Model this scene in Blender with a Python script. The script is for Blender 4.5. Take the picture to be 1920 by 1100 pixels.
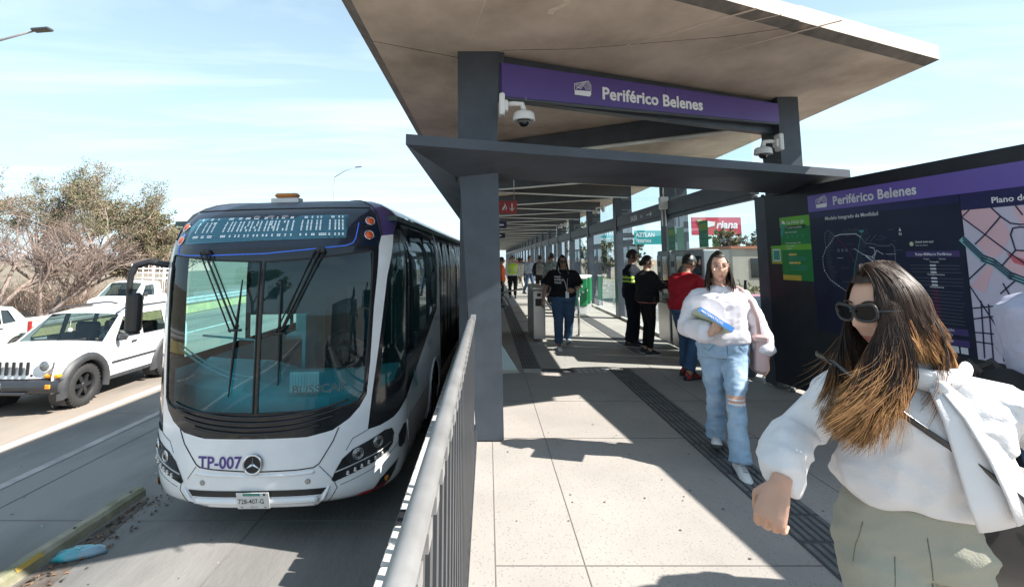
import bpy, math, random
from math import sin, cos, pi, radians, hypot, atan2, sqrt
from mathutils import Vector, Matrix, noise
from mathutils.geometry import delaunay_2d_cdt
random.seed(7)
for o in list(bpy.data.objects): bpy.data.objects.remove(o)
scene = bpy.context.scene
COL = scene.collection
# ---------------------------------------------------------------- camera
cam = bpy.data.objects.new('camera', bpy.data.cameras.new('camera')); COL.objects.link(cam)
cam.location = (0, 0, 1.56); PITCH = math.atan(114/950)
cam.rotation_euler = (pi/2 + PITCH, 0, 0)
cam.data.sensor_width = 36; cam.data.lens = 950/1920*36
cam.data.shift_x = 45/1920; cam.data.shift_y = (371-550)/1920
cam.data.clip_start = .05; cam.data.clip_end = 3000
scene.camera = cam
scene.render.resolution_x = 1024; scene.render.resolution_y = 586
# ---------------------------------------------------------------- sky, sun, exposure
TS = Vector((1.07, -.27, 1.0)).normalized()
w = bpy.data.worlds.new('World'); scene.world = w; w.use_nodes = True
nt = w.node_tree; N = nt.nodes; Lk = nt.links; N.clear()
out = N.new('ShaderNodeOutputWorld'); bg = N.new('ShaderNodeBackground'); bg.inputs['Strength'].default_value = .070
sky = N.new('ShaderNodeTexSky'); sky.sky_type = 'NISHITA'; sky.sun_disc = False
sky.sun_elevation = math.asin(TS.z); sky.sun_rotation = atan2(TS.x, TS.y); sky.air_density = 1.0; sky.dust_density = 1.6; sky.ozone_density = 1.3; sky.altitude = 1500
tc = N.new('ShaderNodeTexCoord'); sep = N.new('ShaderNodeSeparateXYZ'); Lk.new(tc.outputs['Generated'], sep.inputs[0])
mz = N.new('ShaderNodeMath'); mz.operation = 'MAXIMUM'; mz.inputs[1].default_value = .06; Lk.new(sep.outputs['Z'], mz.inputs[0])
dx = N.new('ShaderNodeMath'); dx.operation = 'DIVIDE'; Lk.new(sep.outputs['X'], dx.inputs[0]); Lk.new(mz.outputs[0], dx.inputs[1])
dy = N.new('ShaderNodeMath'); dy.operation = 'DIVIDE'; Lk.new(sep.outputs['Y'], dy.inputs[0]); Lk.new(mz.outputs[0], dy.inputs[1])
cb = N.new('ShaderNodeCombineXYZ'); Lk.new(dx.outputs[0], cb.inputs[0]); Lk.new(dy.outputs[0], cb.inputs[1])
mp = N.new('ShaderNodeMapping'); mp.inputs['Rotation'].default_value = (0, 0, radians(-25)); mp.inputs['Scale'].default_value = (.35, 1.1, 1); Lk.new(cb.outputs[0], mp.inputs[0])
nz = N.new('ShaderNodeTexNoise'); nz.inputs['Scale'].default_value = .9; nz.inputs['Detail'].default_value = 9; nz.inputs['Roughness'].default_value = .58; nz.inputs['Distortion'].default_value = .6; Lk.new(mp.outputs[0], nz.inputs['Vector'])
cr = N.new('ShaderNodeValToRGB'); cr.color_ramp.elements[0].position = .44; cr.color_ramp.elements[1].position = .80; cr.color_ramp.elements[0].color = (0, 0, 0, 1); cr.color_ramp.elements[1].color = (.6, .6, .6, 1); Lk.new(nz.outputs['Fac'], cr.inputs[0])
mx = N.new('ShaderNodeMixRGB'); mx.inputs[2].default_value = (10, 10.6, 11, 1); Lk.new(cr.outputs[0], mx.inputs[0]); Lk.new(sky.outputs[0], mx.inputs[1])
mr = N.new('ShaderNodeMapRange'); mr.inputs['From Min'].default_value = .0; mr.inputs['From Max'].default_value = .55; mr.inputs['To Min'].default_value = .75; mr.inputs['To Max'].default_value = .30; Lk.new(sep.outputs['Z'], mr.inputs['Value'])
hz = N.new('ShaderNodeMixRGB'); hz.inputs[2].default_value = (6.4, 8.8, 10.0, 1); Lk.new(mr.outputs[0], hz.inputs[0]); Lk.new(mx.outputs[0], hz.inputs[1])
Lk.new(hz.outputs[0], bg.inputs['Color']); Lk.new(bg.outputs[0], out.inputs['Surface'])
sun = bpy.data.objects.new('sun', bpy.data.lights.new('sun', 'SUN')); COL.objects.link(sun)
sun.data.energy = 5.0; sun.data.angle = radians(.5); sun.data.color = (1, .95, .88)
sun.rotation_euler = TS.to_track_quat('Z', 'Y').to_euler(); sun.location = (20, -10, 30)
scene.view_settings.view_transform = 'Standard'; scene.view_settings.look = 'None'; scene.view_settings.gamma = 1
scene.view_settings.exposure = 1.26
scene.render.engine = 'CYCLES'
# ---------------------------------------------------------------- materials
MATS = {}
def pm(name, c1, c2=None, scale=6, rough=.6, metal=0, bump=0, bscale=None, spec=.5, detail=6, lo=.35, hi=.65, coat=0, emit=None, es=1, stretch=None, speck=None):
    """procedural principled material: two tones mixed by noise, optional bump and specks"""
    if name in MATS: return MATS[name]
    m = bpy.data.materials.new(name); m.use_nodes = True; nt = m.node_tree; N = nt.nodes; L = nt.links
    b = N['Principled BSDF']; b.inputs['Roughness'].default_value = rough; b.inputs['Metallic'].default_value = metal
    b.inputs['Specular IOR Level'].default_value = spec; b.inputs['Coat Weight'].default_value = coat
    g = N.new('ShaderNodeTexCoord'); vec = g.outputs['Object']
    if stretch:
        q = N.new('ShaderNodeMapping'); q.inputs['Scale'].default_value = stretch; L.new(vec, q.inputs[0]); vec = q.outputs[0]
    n = N.new('ShaderNodeTexNoise'); n.inputs['Scale'].default_value = scale; n.inputs['Detail'].default_value = detail; n.inputs['Roughness'].default_value = .6; L.new(vec, n.inputs['Vector'])
    r = N.new('ShaderNodeValToRGB'); e = r.color_ramp.elements; e[0].position = lo; e[1].position = hi
    c2 = c2 or tuple(x*.82 for x in c1)
    e[0].color = (*c1, 1); e[1].color = (*c2, 1); L.new(n.outputs['Fac'], r.inputs[0]); col = r.outputs[0]
    if speck:
        v = N.new('ShaderNodeTexVoronoi'); v.inputs['Scale'].default_value = speck[0]; L.new(vec, v.inputs['Vector'])
        lt = N.new('ShaderNodeMath'); lt.operation = 'LESS_THAN'; lt.inputs[1].default_value = speck[1]; L.new(v.outputs['Distance'], lt.inputs[0])
        mx = N.new('ShaderNodeMixRGB'); mx.inputs[2].default_value = (*speck[2], 1); L.new(lt.outputs[0], mx.inputs[0]); L.new(col, mx.inputs[1]); col = mx.outputs[0]
    L.new(col, b.inputs['Base Color'])
    if bump:
        n2 = N.new('ShaderNodeTexNoise'); n2.inputs['Scale'].default_value = bscale or scale*4; n2.inputs['Detail'].default_value = 5; L.new(vec, n2.inputs['Vector'])
        bp = N.new('ShaderNodeBump'); bp.inputs['Strength'].default_value = bump; bp.inputs['Distance'].default_value = .01; L.new(n2.outputs['Fac'], bp.inputs['Height']); L.new(bp.outputs[0], b.inputs['Normal'])
    if emit:
        b.inputs['Emission Color'].default_value = (*emit, 1); b.inputs['Emission Strength'].default_value = es
    MATS[name] = m; return m
def glassmat(name, tint, gloss=.08, rough=.0, ior=1.5):
    """thin pane: tinted transparent + fresnel reflection"""
    m = bpy.data.materials.new(name); m.use_nodes = True; nt = m.node_tree; N = nt.nodes; L = nt.links; N.clear()
    o = N.new('ShaderNodeOutputMaterial'); t = N.new('ShaderNodeBsdfTransparent'); t.inputs[0].default_value = (*tint, 1)
    g = N.new('ShaderNodeBsdfGlossy'); g.inputs['Roughness'].default_value = rough; g.inputs['Color'].default_value = (.9, .95, 1, 1)
    lw = N.new('ShaderNodeLayerWeight'); lw.inputs['Blend'].default_value = .5
    f = N.new('ShaderNodeMath'); f.operation = 'POWER'; f.inputs[1].default_value = 4.5; L.new(lw.outputs['Facing'], f.inputs[0])
    f2 = N.new('ShaderNodeMath'); f2.operation = 'MULTIPLY'; f2.inputs[1].default_value = .75; L.new(f.outputs[0], f2.inputs[0])
    a = N.new('ShaderNodeMath'); a.operation = 'ADD'; a.inputs[1].default_value = gloss; a.use_clamp = True; L.new(f2.outputs[0], a.inputs[0])
    x = N.new('ShaderNodeMixShader'); L.new(a.outputs[0], x.inputs[0]); L.new(t.outputs[0], x.inputs[1]); L.new(g.outputs[0], x.inputs[2]); L.new(x.outputs[0], o.inputs['Surface'])
    MATS[name] = m; return m
def leafmat(name, c1, c2, scale=.9):
    m = pm(name, c1, c2, scale=scale, rough=.6, spec=.25, lo=.4, hi=.6); return m
# ---------------------------------------------------------------- mesh builder
class MB:
    def __init__(s): s.v = []; s.f = []; s.m = []; s.sm = []
    def add(s, vs, fs, mi=0, smooth=False):
        k = len(s.v); s.v.extend([tuple(p) for p in vs])
        for f in fs: s.f.append([i+k for i in f]); s.m.append(mi); s.sm.append(smooth)
    def box(s, c, d, mi=0, R=None, bev=0):
        x, y, z = d[0]/2, d[1]/2, d[2]/2; c = Vector(c)
        if bev:
            b = min(bev, x*.9, y*.9, z*.9); vs = []
            for sz in (-1, 1):
                for (ax, ay, az) in ((0, 0, 1), ):
                    pass
            prof = []
            for sx, sy, a0 in ((1, 1, 0), (-1, 1, 90), (-1, -1, 180), (1, -1, 270)):
                for q in (0, 45, 90):
                    a = radians(a0+q); prof.append((sx*(x-b)+b*cos(a), sy*(y-b)+b*sin(a)))
            n = len(prof); lev = [(-z, 1-b*.7/max(x, .001)*.0), (z, 1)]
            ring = []
            for (zz, ins) in ((-z, b), (-z+b, 0), (z-b, 0), (z, b)):
                for (px, py) in prof: ring.append(Vector((px-math.copysign(ins, px)*.7, py-math.copysign(ins, py)*.7, zz)))
            fs = []
            for j in range(3):
                for i in range(n): fs.append((j*n+i, j*n+(i+1) % n, (j+1)*n+(i+1) % n, (j+1)*n+i))
            fs.append(tuple(range(n-1, -1, -1))); fs.append(tuple(range(3*n, 4*n)))
            s.add([c+(R @ p if R else p) for p in ring], fs, mi); return s
        vs = [Vector((a*x, b*y, e*z)) for e in (-1, 1) for b in (-1, 1) for a in (-1, 1)]
        s.add([c+(R @ p if R else p) for p in vs], [(0, 2, 3, 1), (4, 5, 7, 6), (0, 1, 5, 4), (2, 6, 7, 3), (0, 4, 6, 2), (1, 3, 7, 5)], mi); return s
    def bb(s, a, b, mi=0, bev=0):
        s.box([(a[i]+b[i])/2 for i in range(3)], [abs(b[i]-a[i]) for i in range(3)], mi, None, bev); return s
    def tube(s, pts, rad, n=8, mi=0, cap=True, ref=None, smooth=True, flat=1.0, dome=False):
        pts = [Vector(p) for p in pts]; k = len(pts)
        if not isinstance(rad, (list, tuple)): rad = [rad]*k
        rad = [r if isinstance(r, (list, tuple)) else (r, r*flat) for r in rad]
        if dome:
            def ex(p, q, r):
                d = (p-q).normalized(); m = (r[0]+r[1])/2; P = []; R = []
                for t in (30, 60, 84): P.append(p+d*m*sin(radians(t))); R.append((r[0]*cos(radians(t)), r[1]*cos(radians(t))))
                return P, R
            P, R = ex(pts[0], pts[1], rad[0]); pts = P[::-1]+pts; rad = R[::-1]+rad
            P, R = ex(pts[-1], pts[-2], rad[-1]); pts = pts+P; rad = rad+R; k = len(pts)
        vs = []; pu = None
        for i, p in enumerate(pts):
            t = (pts[min(i+1, k-1)]-pts[max(i-1, 0)]); t = t.normalized() if t.length > 1e-9 else Vector((0, 0, 1))
            if pu is None:
                u = Vector(ref) if ref else (Vector((0, 0, 1)) if abs(t.z) < .9 else Vector((1, 0, 0)))
            else: u = pu
            u = (u-t*u.dot(t)); u = u.normalized() if u.length > 1e-6 else t.orthogonal().normalized(); pu = u; w = t.cross(u)
            for j in range(n):
                a = 2*pi*j/n; vs.append(p+u*cos(a)*rad[i][0]+w*sin(a)*rad[i][1])
        fs = [(i*n+j, i*n+(j+1) % n, (i+1)*n+(j+1) % n, (i+1)*n+j) for i in range(k-1) for j in range(n)]
        s.add(vs, fs, mi, smooth)
        if cap: s.add([], [])
        if cap:
            b = len(s.v)-len(vs)
            s.f.append([b+j for j in range(n-1, -1, -1)]); s.m.append(mi); s.sm.append(False)
            s.f.append([b+(k-1)*n+j for j in range(n)]); s.m.append(mi); s.sm.append(False)
        return s
    def loft(s, rings, mi=0, cap=True, smooth=True, closed=True):
        n = len(rings[0]); k = len(rings); b = len(s.v); vs = [p for r in rings for p in r]
        m = n if closed else n-1
        s.add(vs, [(i*n+j, i*n+(j+1) % n, (i+1)*n+(j+1) % n, (i+1)*n+j) for i in range(k-1) for j in range(m)], mi, smooth)
        if cap and closed:
            s.f.append([b+j for j in range(n-1, -1, -1)]); s.m.append(mi); s.sm.append(False)
            s.f.append([b+(k-1)*n+j for j in range(n)]); s.m.append(mi); s.sm.append(False)
        return s
    def ball(s, c, r, mi=0, n=12, m=8, R=None):
        if not isinstance(r, (list, tuple)): r = (r, r, r)
        c = Vector(c); vs = []
        for i in range(m+1):
            t = pi*i/m
            for j in range(n):
                a = 2*pi*j/n; p = Vector((r[0]*sin(t)*cos(a), r[1]*sin(t)*sin(a), r[2]*cos(t))); vs.append(c+(R @ p if R else p))
        s.add(vs, [(i*n+j, (i+1)*n+j, (i+1)*n+(j+1) % n, i*n+(j+1) % n) for i in range(m) for j in range(n)], mi, True); return s
    def prism(s, poly, vec, mi=0):
        """polygon (3d points) extruded by vec"""
        n = len(poly); vec = Vector(vec); P = [Vector(p) for p in poly]
        s.add(P+[p+vec for p in P], [tuple(range(n-1, -1, -1)), tuple(range(n, 2*n))]+[(i, (i+1) % n, n+(i+1) % n, n+i) for i in range(n)], mi); return s
    def disc(s, c, nrm, r, mi=0, n=20, r2=0, thick=.0):
        nrm = Vector(nrm).normalized(); u = nrm.orthogonal().normalized(); w = nrm.cross(u); c = Vector(c)
        o = [c+u*r*cos(2*pi*i/n)+w*r*sin(2*pi*i/n) for i in range(n)]
        if r2:
            q = [c+u*r2*cos(2*pi*i/n)+w*r2*sin(2*pi*i/n) for i in range(n)]
            s.add(o+q, [(i, (i+1) % n, n+(i+1) % n, n+i) for i in range(n)], mi)
        else: s.add(o, [tuple(range(n))], mi)
        return s
    def build(s, name, mats, parent=None, link=True):
        me = bpy.data.meshes.new(name); me.from_pydata(s.v, [], s.f)
        for m in (mats if isinstance(mats, (list, tuple)) else [mats]): me.materials.append(m)
        me.polygons.foreach_set('material_index', s.m); me.polygons.foreach_set('use_smooth', s.sm); me.update()
        o = bpy.data.objects.new(name, me)
        if link: COL.objects.link(o)
        if parent: o.parent = parent
        return o
def tag(o, label=None, cat=None, group=None, kind=None):
    if label: o['label'] = label
    if cat: o['category'] = cat
    if group: o['group'] = group
    if kind: o['kind'] = kind
    return o
def empty(name, loc=(0, 0, 0), rz=0):
    o = bpy.data.objects.new(name, None); COL.objects.link(o); o.location = loc; o.rotation_euler = (0, 0, rz); o.empty_display_size = .2; return o
def copy_tree(o, parent=None):
    c = o.copy(); COL.objects.link(c); c.parent = parent
    for ch in [x for x in bpy.data.objects if x.parent == o]: copy_tree(ch, c)
    return c
def pip(x, y, poly):
    c = False; n = len(poly); j = n-1
    for i in range(n):
        xi, yi = poly[i]; xj, yj = poly[j]
        if (yi > y) != (yj > y) and x < (xj-xi)*(y-yi)/(yj-yi)+xi: c = not c
        j = i
    return c
def dens(poly, step):
    out = []
    for i in range(len(poly)):
        a = poly[i]; b = poly[(i+1) % len(poly)]; k = max(1, int(hypot(b[0]-a[0], b[1]-a[1])/step))
        for j in range(k): out.append((a[0]+(b[0]-a[0])*j/k, a[1]+(b[1]-a[1])*j/k))
    return out
def rnd(poly, it=2):
    """Chaikin corner cutting"""
    for _ in range(it):
        o = []
        for i in range(len(poly)):
            a = poly[i]; b = poly[(i+1) % len(poly)]
            o += [(a[0]*.75+b[0]*.25, a[1]*.75+b[1]*.25), (a[0]*.25+b[0]*.75, a[1]*.25+b[1]*.75)]
        poly = o
    return poly
def patch(mb, outer, mapf, holes=(), step=.08, off=0, mi=0, smooth=True, thick=0):
    """triangulate a 2d region and map it on a surface mapf(a,b)->(x,y,z)"""
    loops = [dens(outer, step)]+[dens(h, step) for h in holes]; V = []; E = []
    for lp in loops:
        k = len(V); V += [Vector(p) for p in lp]; E += [(k+i, k+(i+1) % len(lp)) for i in range(len(lp))]
    xs = [p[0] for p in outer]; ys = [p[1] for p in outer]; y = min(ys)+step*.5
    while y < max(ys):
        x = min(xs)+step*.5
        while x < max(xs):
            if pip(x, y, outer) and not any(pip(x, y, h) for h in holes): V.append(Vector((x, y)))
            x += step
        y += step
    r = delaunay_2d_cdt(V, E, [], 0, 1e-5); vv = r[0]; ff = []
    for f in r[2]:
        cx = sum(vv[i][0] for i in f)/3; cy = sum(vv[i][1] for i in f)/3
        if pip(cx, cy, outer) and not any(pip(cx, cy, h) for h in holes): ff.append(tuple(f))
    P = []
    for q in vv:
        a, b = q[0], q[1]; p = Vector(mapf(a, b))
        if off:
            e = 2e-3; n = (Vector(mapf(a+e, b))-Vector(mapf(a-e, b))).cross(Vector(mapf(a, b+e))-Vector(mapf(a, b-e)))
            p = p+n.normalized()*off
        P.append(p)
    mb.add(P, ff, mi, smooth); return mb
def txt(s, size, bold=.0, align='LEFT', ext=0, sx=1.0, space=1.0, shear=0):
    c = bpy.data.curves.new('t', 'FONT'); c.body = s; c.size = size; c.offset = bold*size; c.align_x = align; c.extrude = ext; c.resolution_u = 3; c.space_character = space; c.shear = shear
    o = bpy.data.objects.new('t', c); COL.objects.link(o); bpy.context.view_layer.update()
    me = o.evaluated_get(bpy.context.evaluated_depsgraph_get()).to_mesh()
    vs = [(v.co.x*sx, v.co.y, v.co.z) for v in me.vertices]; fs = [tuple(p.vertices) for p in me.polygons]
    bpy.data.objects.remove(o); bpy.data.curves.remove(c); return vs, fs
def put_text(mb, s, size, O, X, Y, off=.003, mi=0, **k):
    vs, fs = txt(s, size, **k); O = Vector(O); X = Vector(X).normalized(); Y = Vector(Y).normalized(); n = X.cross(Y)
    mb.add([O+X*a+Y*b+n*(off+c) for a, b, c in vs], fs, mi)
def remesh(mb, voxel, smooth=3, it_fac=.5, disp=None):
    o = mb.build('tmp', []); m = o.modifiers.new('r', 'REMESH'); m.mode = 'VOXEL'; m.voxel_size = voxel
    if smooth: q = o.modifiers.new('s', 'SMOOTH'); q.iterations = smooth; q.factor = it_fac
    bpy.context.view_layer.update()
    me = o.evaluated_get(bpy.context.evaluated_depsgraph_get()).to_mesh()
    vs = [v.co.copy() for v in me.vertices]; ns = [v.normal.copy() for v in me.vertices]; fs = [tuple(p.vertices) for p in me.polygons]
    me0 = o.data; bpy.data.objects.remove(o); bpy.data.meshes.remove(me0)
    if disp: vs = [v+n*disp(v) for v, n in zip(vs, ns)]
    return vs, fs
# ================================================================ materials used widely
M_conc = pm('terrazzo_paving', (.385, .352, .32), (.285, .265, .245), scale=1.1, rough=.75, bump=.2, bscale=60, lo=.3, hi=.75, detail=12, speck=(42, .22, (.24, .23, .22)))
M_joint = pm('joint_dark', (.19, .175, .16), rough=.9)
M_road = pm('concrete_road', (.25, .24, .225), (.115, .112, .108), scale=.7, rough=.85, bump=.5, bscale=35, lo=.36, hi=.68, detail=12, stretch=(1, .35, 1))
M_road2 = pm('worn_asphalt', (.33, .275, .225), (.20, .175, .15), scale=.8, rough=.85, bump=.4, bscale=40, detail=12, stretch=(1, .25, 1))
M_soffit = pm('soffit_concrete', (.66, .55, .45), (.36, .29, .23), scale=1.1, rough=.85, bump=.2, bscale=10, lo=.34, hi=.66, detail=10, stretch=(1, .8, 1))
M_fascia = pm('fascia_concrete', (.62, .56, .49), (.42, .37, .32), scale=5, rough=.85, bump=.3, bscale=30, detail=10)
M_steel = pm('dark_blue_grey_steel', (.056, .068, .086), (.030, .038, .050), scale=3.2, rough=.42, bump=.08, bscale=30, detail=13, lo=.3, hi=.7)
M_blade = pm('weathered_blade_steel', (.058, .068, .086), (.034, .040, .050), scale=2.5, rough=.5, bump=.06, bscale=20, stretch=(.4, 1, 1))
M_black = pm('black_panel', (.018, .021, .027), (.012, .014, .018), rough=.45)
M_purple = pm('purple_panel', (.085, .05, .23), (.07, .042, .20), scale=1.5, rough=.45)
M_white = pm('white_vinyl', (.80, .80, .82), rough=.5)
M_galv = pm('galvanised', (.36, .355, .35), (.27, .265, .26), scale=9, rough=.42, metal=.35, bump=.05, bscale=80, speck=(23, .05, (.25, .10, .08)))
M_bal = pm('baluster_steel', (.075, .08, .088), (.055, .058, .064), scale=7, rough=.4, metal=.3)
M_inox = pm('brushed_steel', (.55, .54, .52), (.45, .44, .43), scale=30, rough=.28, metal=.9, stretch=(1, 1, 12))
M_chrome = pm('chrome', (.8, .8, .8), rough=.08, metal=1)
M_tact = pm('tactile_tile', (.085, .088, .092), (.06, .062, .066), scale=9, rough=.7, speck=(50, .14, (.12, .12, .12)))
M_tact2 = pm('tactile_rib', (.17, .17, .17), (.12, .12, .12), scale=12, rough=.6)
M_glass = glassmat('wall_glass', (.88, .95, .95), .03)
M_wp = pm('white_plastic', (.72, .71, .69), (.62, .61, .60), scale=5, rough=.35)
M_rub = pm('rubber', (.03, .03, .03), (.022, .022, .022), scale=20, rough=.75, bump=.2, bscale=90)
M_blk = pm('black_plastic', (.02, .02, .022), rough=.4)
M_kerb = pm('edge_block', (.56, .54, .50), (.42, .40, .37), scale=5, rough=.8, bump=.3, bscale=40)
RZ = -1.1
# ================================================================ ground, road, platform
mb = MB(); mb.add([(-900, -300, RZ-.02), (900, -300, RZ-.02), (900, 1500, RZ-.02), (-900, 1500, RZ-.02)], [(0, 1, 2, 3)])
tag(mb.build('ground', pm('dry_ground', (.24, .19, .14), (.16, .14, .09), scale=.15, rough=.95, detail=12, bump=.5, bscale=2)), kind='structure')
mb = MB(); mb.add([(-6.62, -30, RZ), (-.70, -30, RZ), (-.70, 400, RZ), (-6.62, 400, RZ)], [(0, 1, 2, 3)])
for y in (2.2, 5.55, 9.2, 13, 17, 21, 26, 31): mb.box((-3.65, y, RZ+.002), (5.9, .018, .002), 1)
for x in (-2.35, -5.25): mb.box((x, 60, RZ+.003), (.018, 180, .002), 1)
tag(mb.build('road', [M_road, M_joint]), kind='structure')
mb = MB(); mb.add([(-14.6, -30, RZ), (-6.62, -30, RZ), (-6.62, 400, RZ), (-14.6, 400, RZ)], [(0, 1, 2, 3)])
tag(mb.build('carriageway', M_road2), kind='structure')
mb = MB(); mb.add([(-24, -30, RZ-.006), (-15.6, -30, RZ-.006), (-15.6, 400, RZ-.006), (-24, 400, RZ-.006)], [(0, 1, 2, 3)])
tag(mb.build('service_road', M_road2), kind='structure')
mb = MB(); mb.add([(4.9, -30, RZ), (15, -30, RZ), (15, 400, RZ), (4.9, 400, RZ)], [(0, 1, 2, 3)]); 
tag(mb.build('far_road', M_road), kind='structure')
M_wline = pm('road_paint', (.72, .70, .66), (.45, .43, .40), scale=4, rough=.7, lo=.45, hi=.7, detail=12)
mb = MB(); mb.box((-6.86, 60, RZ+.006), (.16, 200, .004)); tag(mb.build('road_line', M_wline), kind='structure')
mb = MB(); mb.box((-5.72, 60, RZ+.006), (.13, 200, .004)); tag(mb.build('faint_road_line', pm('faint_paint', (.42, .40, .385), (.30, .285, .27), scale=3, rough=.8, lo=.35, hi=.6, detail=12)), kind='structure')
mb = MB()
for i in range(14): mb.box((-10.9, 2+i*9, RZ+.005), (.12, 4, .004))
tag(mb.build('lane_dashes', M_wline), kind='structure')
# platform
mb = MB(); X0, X1 = -.30, 4.3
mb.bb((X0, -6, -.3), (X1, 110, 0))
mb.bb((-.46, -6, RZ), (X1-.03, 110, -.301), 2)
for y in (.94, 2.80, 4.66, 5.82, 7.38, 9.2, 11.1, 13, 14.9, 16.8, 18.7, 20.6, 24, 28, 32): mb.box(((.04+X1)/2, y, .0015), (X1-.04, .006, .003), 1)
for x in (.04, .50, 2.36): mb.box((x, 50, .0012), (.005, 112, .0024), 1)
tag(mb.build('platform_paving', [M_conc, M_joint, pm('platform_side', (.30, .29, .28), (.2, .2, .19), scale=2, rough=.9)]), kind='structure')
mb = MB(); y = -2
k = 0
while y < 60:
    d = .2; mb.box((-.43, y+d/2, -.045 if k % 37 else -.05), (.25, d-.018, .10), 1 if k == 26 else 0, bev=.012); y += d; k += 1
tag(mb.build('platform_edge', [M_kerb, M_blk]), kind='structure')
mb = MB(); rng = random.Random(88)
for i in range(150):
    x, y = rng.uniform(.1, 3.3), rng.uniform(2.4, 9); s_ = rng.uniform(.004, .013); 
    mb.add([(x+s_*cos(q)*rng.uniform(.6, 1), y+s_*sin(q)*rng.uniform(.6, 1), .0035) for q in range(6)], [tuple(range(6))])
tag(mb.build('paving_spots', pm('gum_spot', (.10, .095, .09), rough=.8)), kind='stuff')
# tactile strips (paving pattern)
def tactile(x0, x1, y0, y1):
    mb = MB(); mb.bb((x0, y0, .0025), (x1, y1, .006)); y = y0; n = 6; i = 0
    while y < y1-.05:
        L = min(.3, y1-y)
        for j in range(n):
            x = x0+(j+.5)*(x1-x0)/n
            if (i % 3) or j % 2 == 0 or 1: mb.box((x, y+L/2, .009), ((x1-x0)/n*.55, L-.035, .007), 1)
        y += .3; i += 1
    tag(mb.build('tactile_strip', [M_tact, M_tact2]), kind='structure')
tactile(1.72, 2.02, -3, 7.45); tactile(.50, .76, 7.5, 22); tactile(2.46, 2.76, 8.7, 26)
mb = MB(); mb.bb((.50, 7.22, .0025), (.74, 7.46, .006)); mb.bb((.76, 7.22, .0025), (1.2, 7.46, .006), 1)
for i in range(5): mb.bb((1.24+i*.09, 7.22, .003), (1.30+i*.09, 7.46, .009))
tag(mb.build('tactile_crossing', [M_kerb, M_tact]), kind='structure')
# ================================================================ handrail along the edge
r = empty('platform_railing', (-.10, 2, 0)); tag(r, 'grey pipe handrail on close flat steel balusters beside the bus lane', 'railing')
mb = MB(); mb.tube([(0, -5, 1.19), (0, .97, 1.20)], .0185, 20); mb.build('handrail', M_galv, r)
mb = MB(); mb.bb((-.012, -5, .09), (.012, 2.5, .12)); mb.build('bottom_rail', M_bal, r)
for i in range(66):
    y = -4.9+i*.112
    if i > 58: break
    mb = MB(); mb.bb((-.006, y-.02, .0), (.006, y+.02, 1.15)); mb.bb((-.018, y-.024, 1.145), (.016, y+.024, 1.172), 1)
    mb.build('baluster', [M_bal, M_galv], r)
# ================================================================ station building
st = empty('station_building', (0, 0, 0)); tag(st, 'long open station hall with concrete roof slab, dark steel frames and glass side wall', 'station')
ZC = 3.50
def fr(x): return 4.89-(4.54-x)*.437           # front eave line
def slab(name, poly, z0, outer, mi_t=.13, inset=.10):
    """roof slab: soffit with chamfered fascia on the free edges only (outer = indices of edges i -> i+1)"""
    mb = MB(); n = len(poly); P = [Vector(p) for p in poly]; Q = []
    for i in range(n):
        e0 = (P[i]-P[i-1]).normalized(); e1 = (P[(i+1) % n]-P[i]).normalized(); n0 = Vector((-e0.y, e0.x)); n1 = Vector((-e1.y, e1.x))
        a = (i-1) % n in outer; b = i in outer; q = P[i].copy()
        if a and b: v = (n0+n1); q += v/max(v.dot(n0), .3)*inset
        elif a: q += e1*inset/max(abs(e1.dot(n0)), .3)
        elif b: q -= e0*inset/max(abs(e0.dot(n1)), .3)
        Q.append(q)
    a = [(p.x, p.y, z0+.045) for p in P]; b = [(p.x, p.y, z0) for p in Q]; t = [(p.x, p.y, z0+.045+mi_t) for p in P]
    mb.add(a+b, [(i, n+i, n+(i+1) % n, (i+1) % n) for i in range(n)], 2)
    mb.add(b, [tuple(range(n-1, -1, -1))], 0)
    mb.add(a+t, [(i, (i+1) % n, n+(i+1) % n, n+i) for i in range(n)]+[tuple(range(n, 2*n))], 1)
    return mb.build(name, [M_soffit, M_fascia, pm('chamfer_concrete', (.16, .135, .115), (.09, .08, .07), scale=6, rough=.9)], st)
g = .006
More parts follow.
